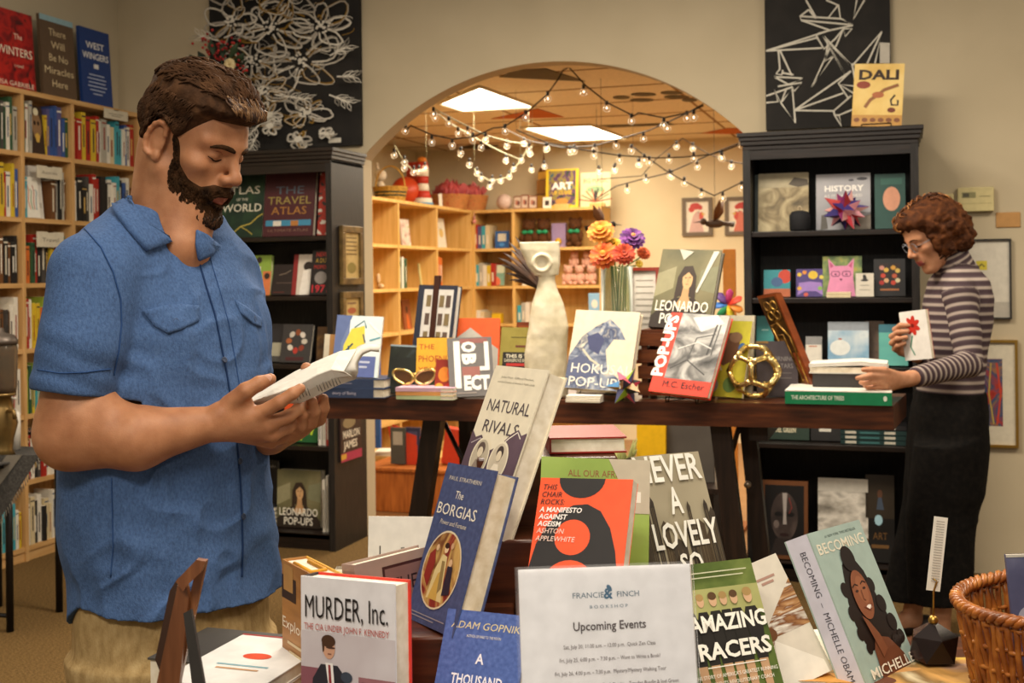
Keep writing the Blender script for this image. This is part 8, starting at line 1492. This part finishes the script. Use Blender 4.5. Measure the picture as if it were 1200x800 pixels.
p = P(2, 525, d=4.55); o = thing('drink_dispenser', 'old glass and brass dispenser jar on the side table at the far left', 'dispenser', (p.x, p.y, tz+.004)); BR = mat('7a6238', .35, .5, .7); MB().lathe([(.001, 0), (.05, 0), (.04, .02), (.045, .06), (.06, .12), (.045, .18), (.035, .22), (.055, .225), (.055, .235), (.001, .235)], BR, 22).build('brass_base', o); MB().lathe([(.054, .236), (.058, .26), (.062, .40), (.058, .42), (.054, .42), (.058, .40), (.054, .26), (.05, .238)], glass('smoky_jar', 'b9a890', .12), 22).build('glass_jar', o); MB().lathe([(.063, .42), (.063, .435), (.05, .455), (.015, .465), (.012, .48), (.001, .485)], mat('5a5048', .4, .5, .5), 22).build('lid', o); MB().tube([(.05, -.02, .17), (.085, -.03, .17), (.09, -.03, .14)], .008, BR, 8).build('tap', o)
p = P(14, 478, d=4.7); o = thing('bottle', 'white pump bottle behind the brass dispenser jar', 'bottle', (p.x, p.y, tz+.004)); m = MB(); m.lathe([(.001, 0), (.03, 0), (.032, .1), (.03, .14), (.012, .16), (.001, .16)], mat('d6d0c4', .4), 16); m.build('body', o); MB().tube([(0, 0, .16), (0, 0, .2), (.03, -.01, .2)], .006, mat('d6d0c4', .4), 8).build('pump', o)

# ------------------------------------------------------------------ strings of globe lights across the back room
def lights(label, Y0, Y1, path, bulbs, cable, cr=.004):
    n = len(path); pts = [P(u, v, Y=Y0+(Y1-Y0)*i/(n-1)) for i, (u, v) in enumerate(path)]; o = thing('string_light', label, 'string lights', pts[0]); L = o.location.copy()
    fine = []
    for a, b in zip(pts[:-1], pts[1:]): fine += [a.lerp(b, t) for t in (0, .34, .67)]
    fine.append(pts[-1]); MB().tube([p-L for p in fine], cr, cable, 5).build('cable', o); [MB().tube([p-L, Vector((p.x, p.y, ZC-.001))-L], .0008, cable, 4).build('suspension_thread', o) for p in (pts[0], pts[-1]) if p.z < ZC]; cm = mat('1f1a16', .5); gb = glass('bulb_glass', 'fffaf0', .10); fl = glow('bulb_filament', 'fff0d8', 5.0)
    ref = None
    for u, v in bulbs:
        k = min(range(len(fine)), key=lambda i: (px_(fine[i])[0]-u)**2+((px_(fine[i])[1]-v+5))**2*.4); Yb = fine[k].y; p = P(u, v, Y=Yb); hang = fine[k]-p
        if ref is None:
            m = MB(); m.ball((0, 0, 0), .0195, gb, seg=10); b = m.build('bulb', o); f = MB(); f.ball((0, 0, .002), (.0035, .0035, .006), fl, seg=6); f = f.build('filament', b); s_ = MB(); s_.tube([(0, 0, .018), (0, 0, .04)], .0085, cm, 8); s_ = s_.build('socket', b); ref = (b, f, s_)
        else:
            b = ref[0].copy(); COL.objects.link(b); b.parent = o
            for q in ref[1:]: c = q.copy(); COL.objects.link(c); c.parent = b
        b.location = p-L
def px_(p):
    q = p-Vector((0, 0, CAMZ)); z = q.dot(_f); return (600+FPX*q.dot(_r)/z, 325-FPX*q.dot(_u)/z)
DK, PG_ = mat('241c14', .6), mat('a9a888', .6)
lights('dark string of globe bulbs peaking at the crown of the arch', 5.9, 6.1, [(477, 152), (481, 147), (506, 158), (530, 163), (556, 160), (578, 150), (590, 149), (617, 132), (641, 111), (654, 93), (660, 82), (667, 79), (686, 100), (713, 121), (743, 136), (748, 132), (778, 138), (806, 132), (824, 122)], [(475, 154), (506, 167), (530, 171), (554, 164), (569, 164), (592, 154), (616, 138), (642, 116), (684, 108), (711, 127), (740, 142), (778, 147), (805, 139)], DK)
lights('upper of two pale strings of globe bulbs at the upper left of the arch', 6.0, 7.0, [(508, 127), (532, 140), (568, 158), (596, 166), (620, 169)], [(508, 134), (526, 145), (537, 157), (548, 156), (564, 173), (594, 171)], PG_, .0045)
lights('lower of two pale strings of globe bulbs at the upper left of the arch', 6.2, 7.4, [(507, 129), (530, 146), (568, 168), (590, 179), (610, 187)], [(510, 139), (569, 164), (593, 188), (540, 180), (550, 193)], PG_)
lights('dark string of globe bulbs sweeping along under the second ceiling panel', 5.9, 7.2, [(824, 124), (800, 135), (783, 143), (760, 153), (736, 160), (696, 171), (660, 173), (620, 165), (590, 150)], [(813, 138), (782, 151), (754, 163), (722, 171), (697, 176), (673, 177), (668, 178), (641, 174), (621, 180), (614, 168)], DK)
lights('dark string of globe bulbs sagging just below the back room ceiling line', 6.6, 6.9, [(605, 152), (640, 167), (680, 175), (726, 182), (770, 185), (800, 184), (832, 181), (850, 176), (870, 168)], [(620, 175), (640, 175), (696, 183), (726, 188), (740, 177), (755, 188), (761, 191), (784, 188), (813, 186), (846, 186), (869, 170)], DK)
lights('zigzag cable of globe bulbs hanging lowest at the right, above the rooster prints', 7.0, 7.0, [(742, 172), (762, 187), (782, 201), (800, 211), (822, 222), (837, 229), (852, 222), (872, 212)], [(749, 193), (785, 206), (802, 215), (822, 228), (847, 233), (869, 220)], DK)
lights('dark cable of globe bulbs from the magic book up to the right bookcase', 7.4, 7.0, [(700, 232), (722, 218), (752, 210), (782, 203), (805, 193), (832, 181), (852, 173), (868, 167)], [(735, 223), (757, 211), (787, 207), (817, 196), (720, 200), (702, 201), (845, 184)], DK)
lights('peaked cable of globe bulbs at the right of the arch, below the ceiling line', 7.6, 7.4, [(700, 210), (726, 208), (752, 206), (770, 185), (785, 173), (800, 162), (816, 172), (832, 181), (850, 188), (872, 192)], [(793, 172), (812, 174), (721, 198), (748, 193), (857, 195)], DK, .003)
lights('short pale garland of small bulbs hanging above the yellow basket', 6.6, 6.9, [(462, 170), (468, 180), (474, 190), (484, 200), (492, 201), (500, 197)], [(462, 182), (474, 190), (474, 197), (485, 202), (491, 201), (498, 197)], PG_, .003)
lights('short pale garland of small bulbs looping above the pink gift baskets', 7.2, 7.4, [(556, 198), (566, 207), (574, 212), (586, 210), (596, 207), (604, 196), (610, 188), (616, 178), (624, 171)], [(559, 203), (564, 209), (577, 212), (574, 219), (587, 212), (597, 207), (602, 198), (611, 188), (623, 199), (638, 195)], PG_, .003)
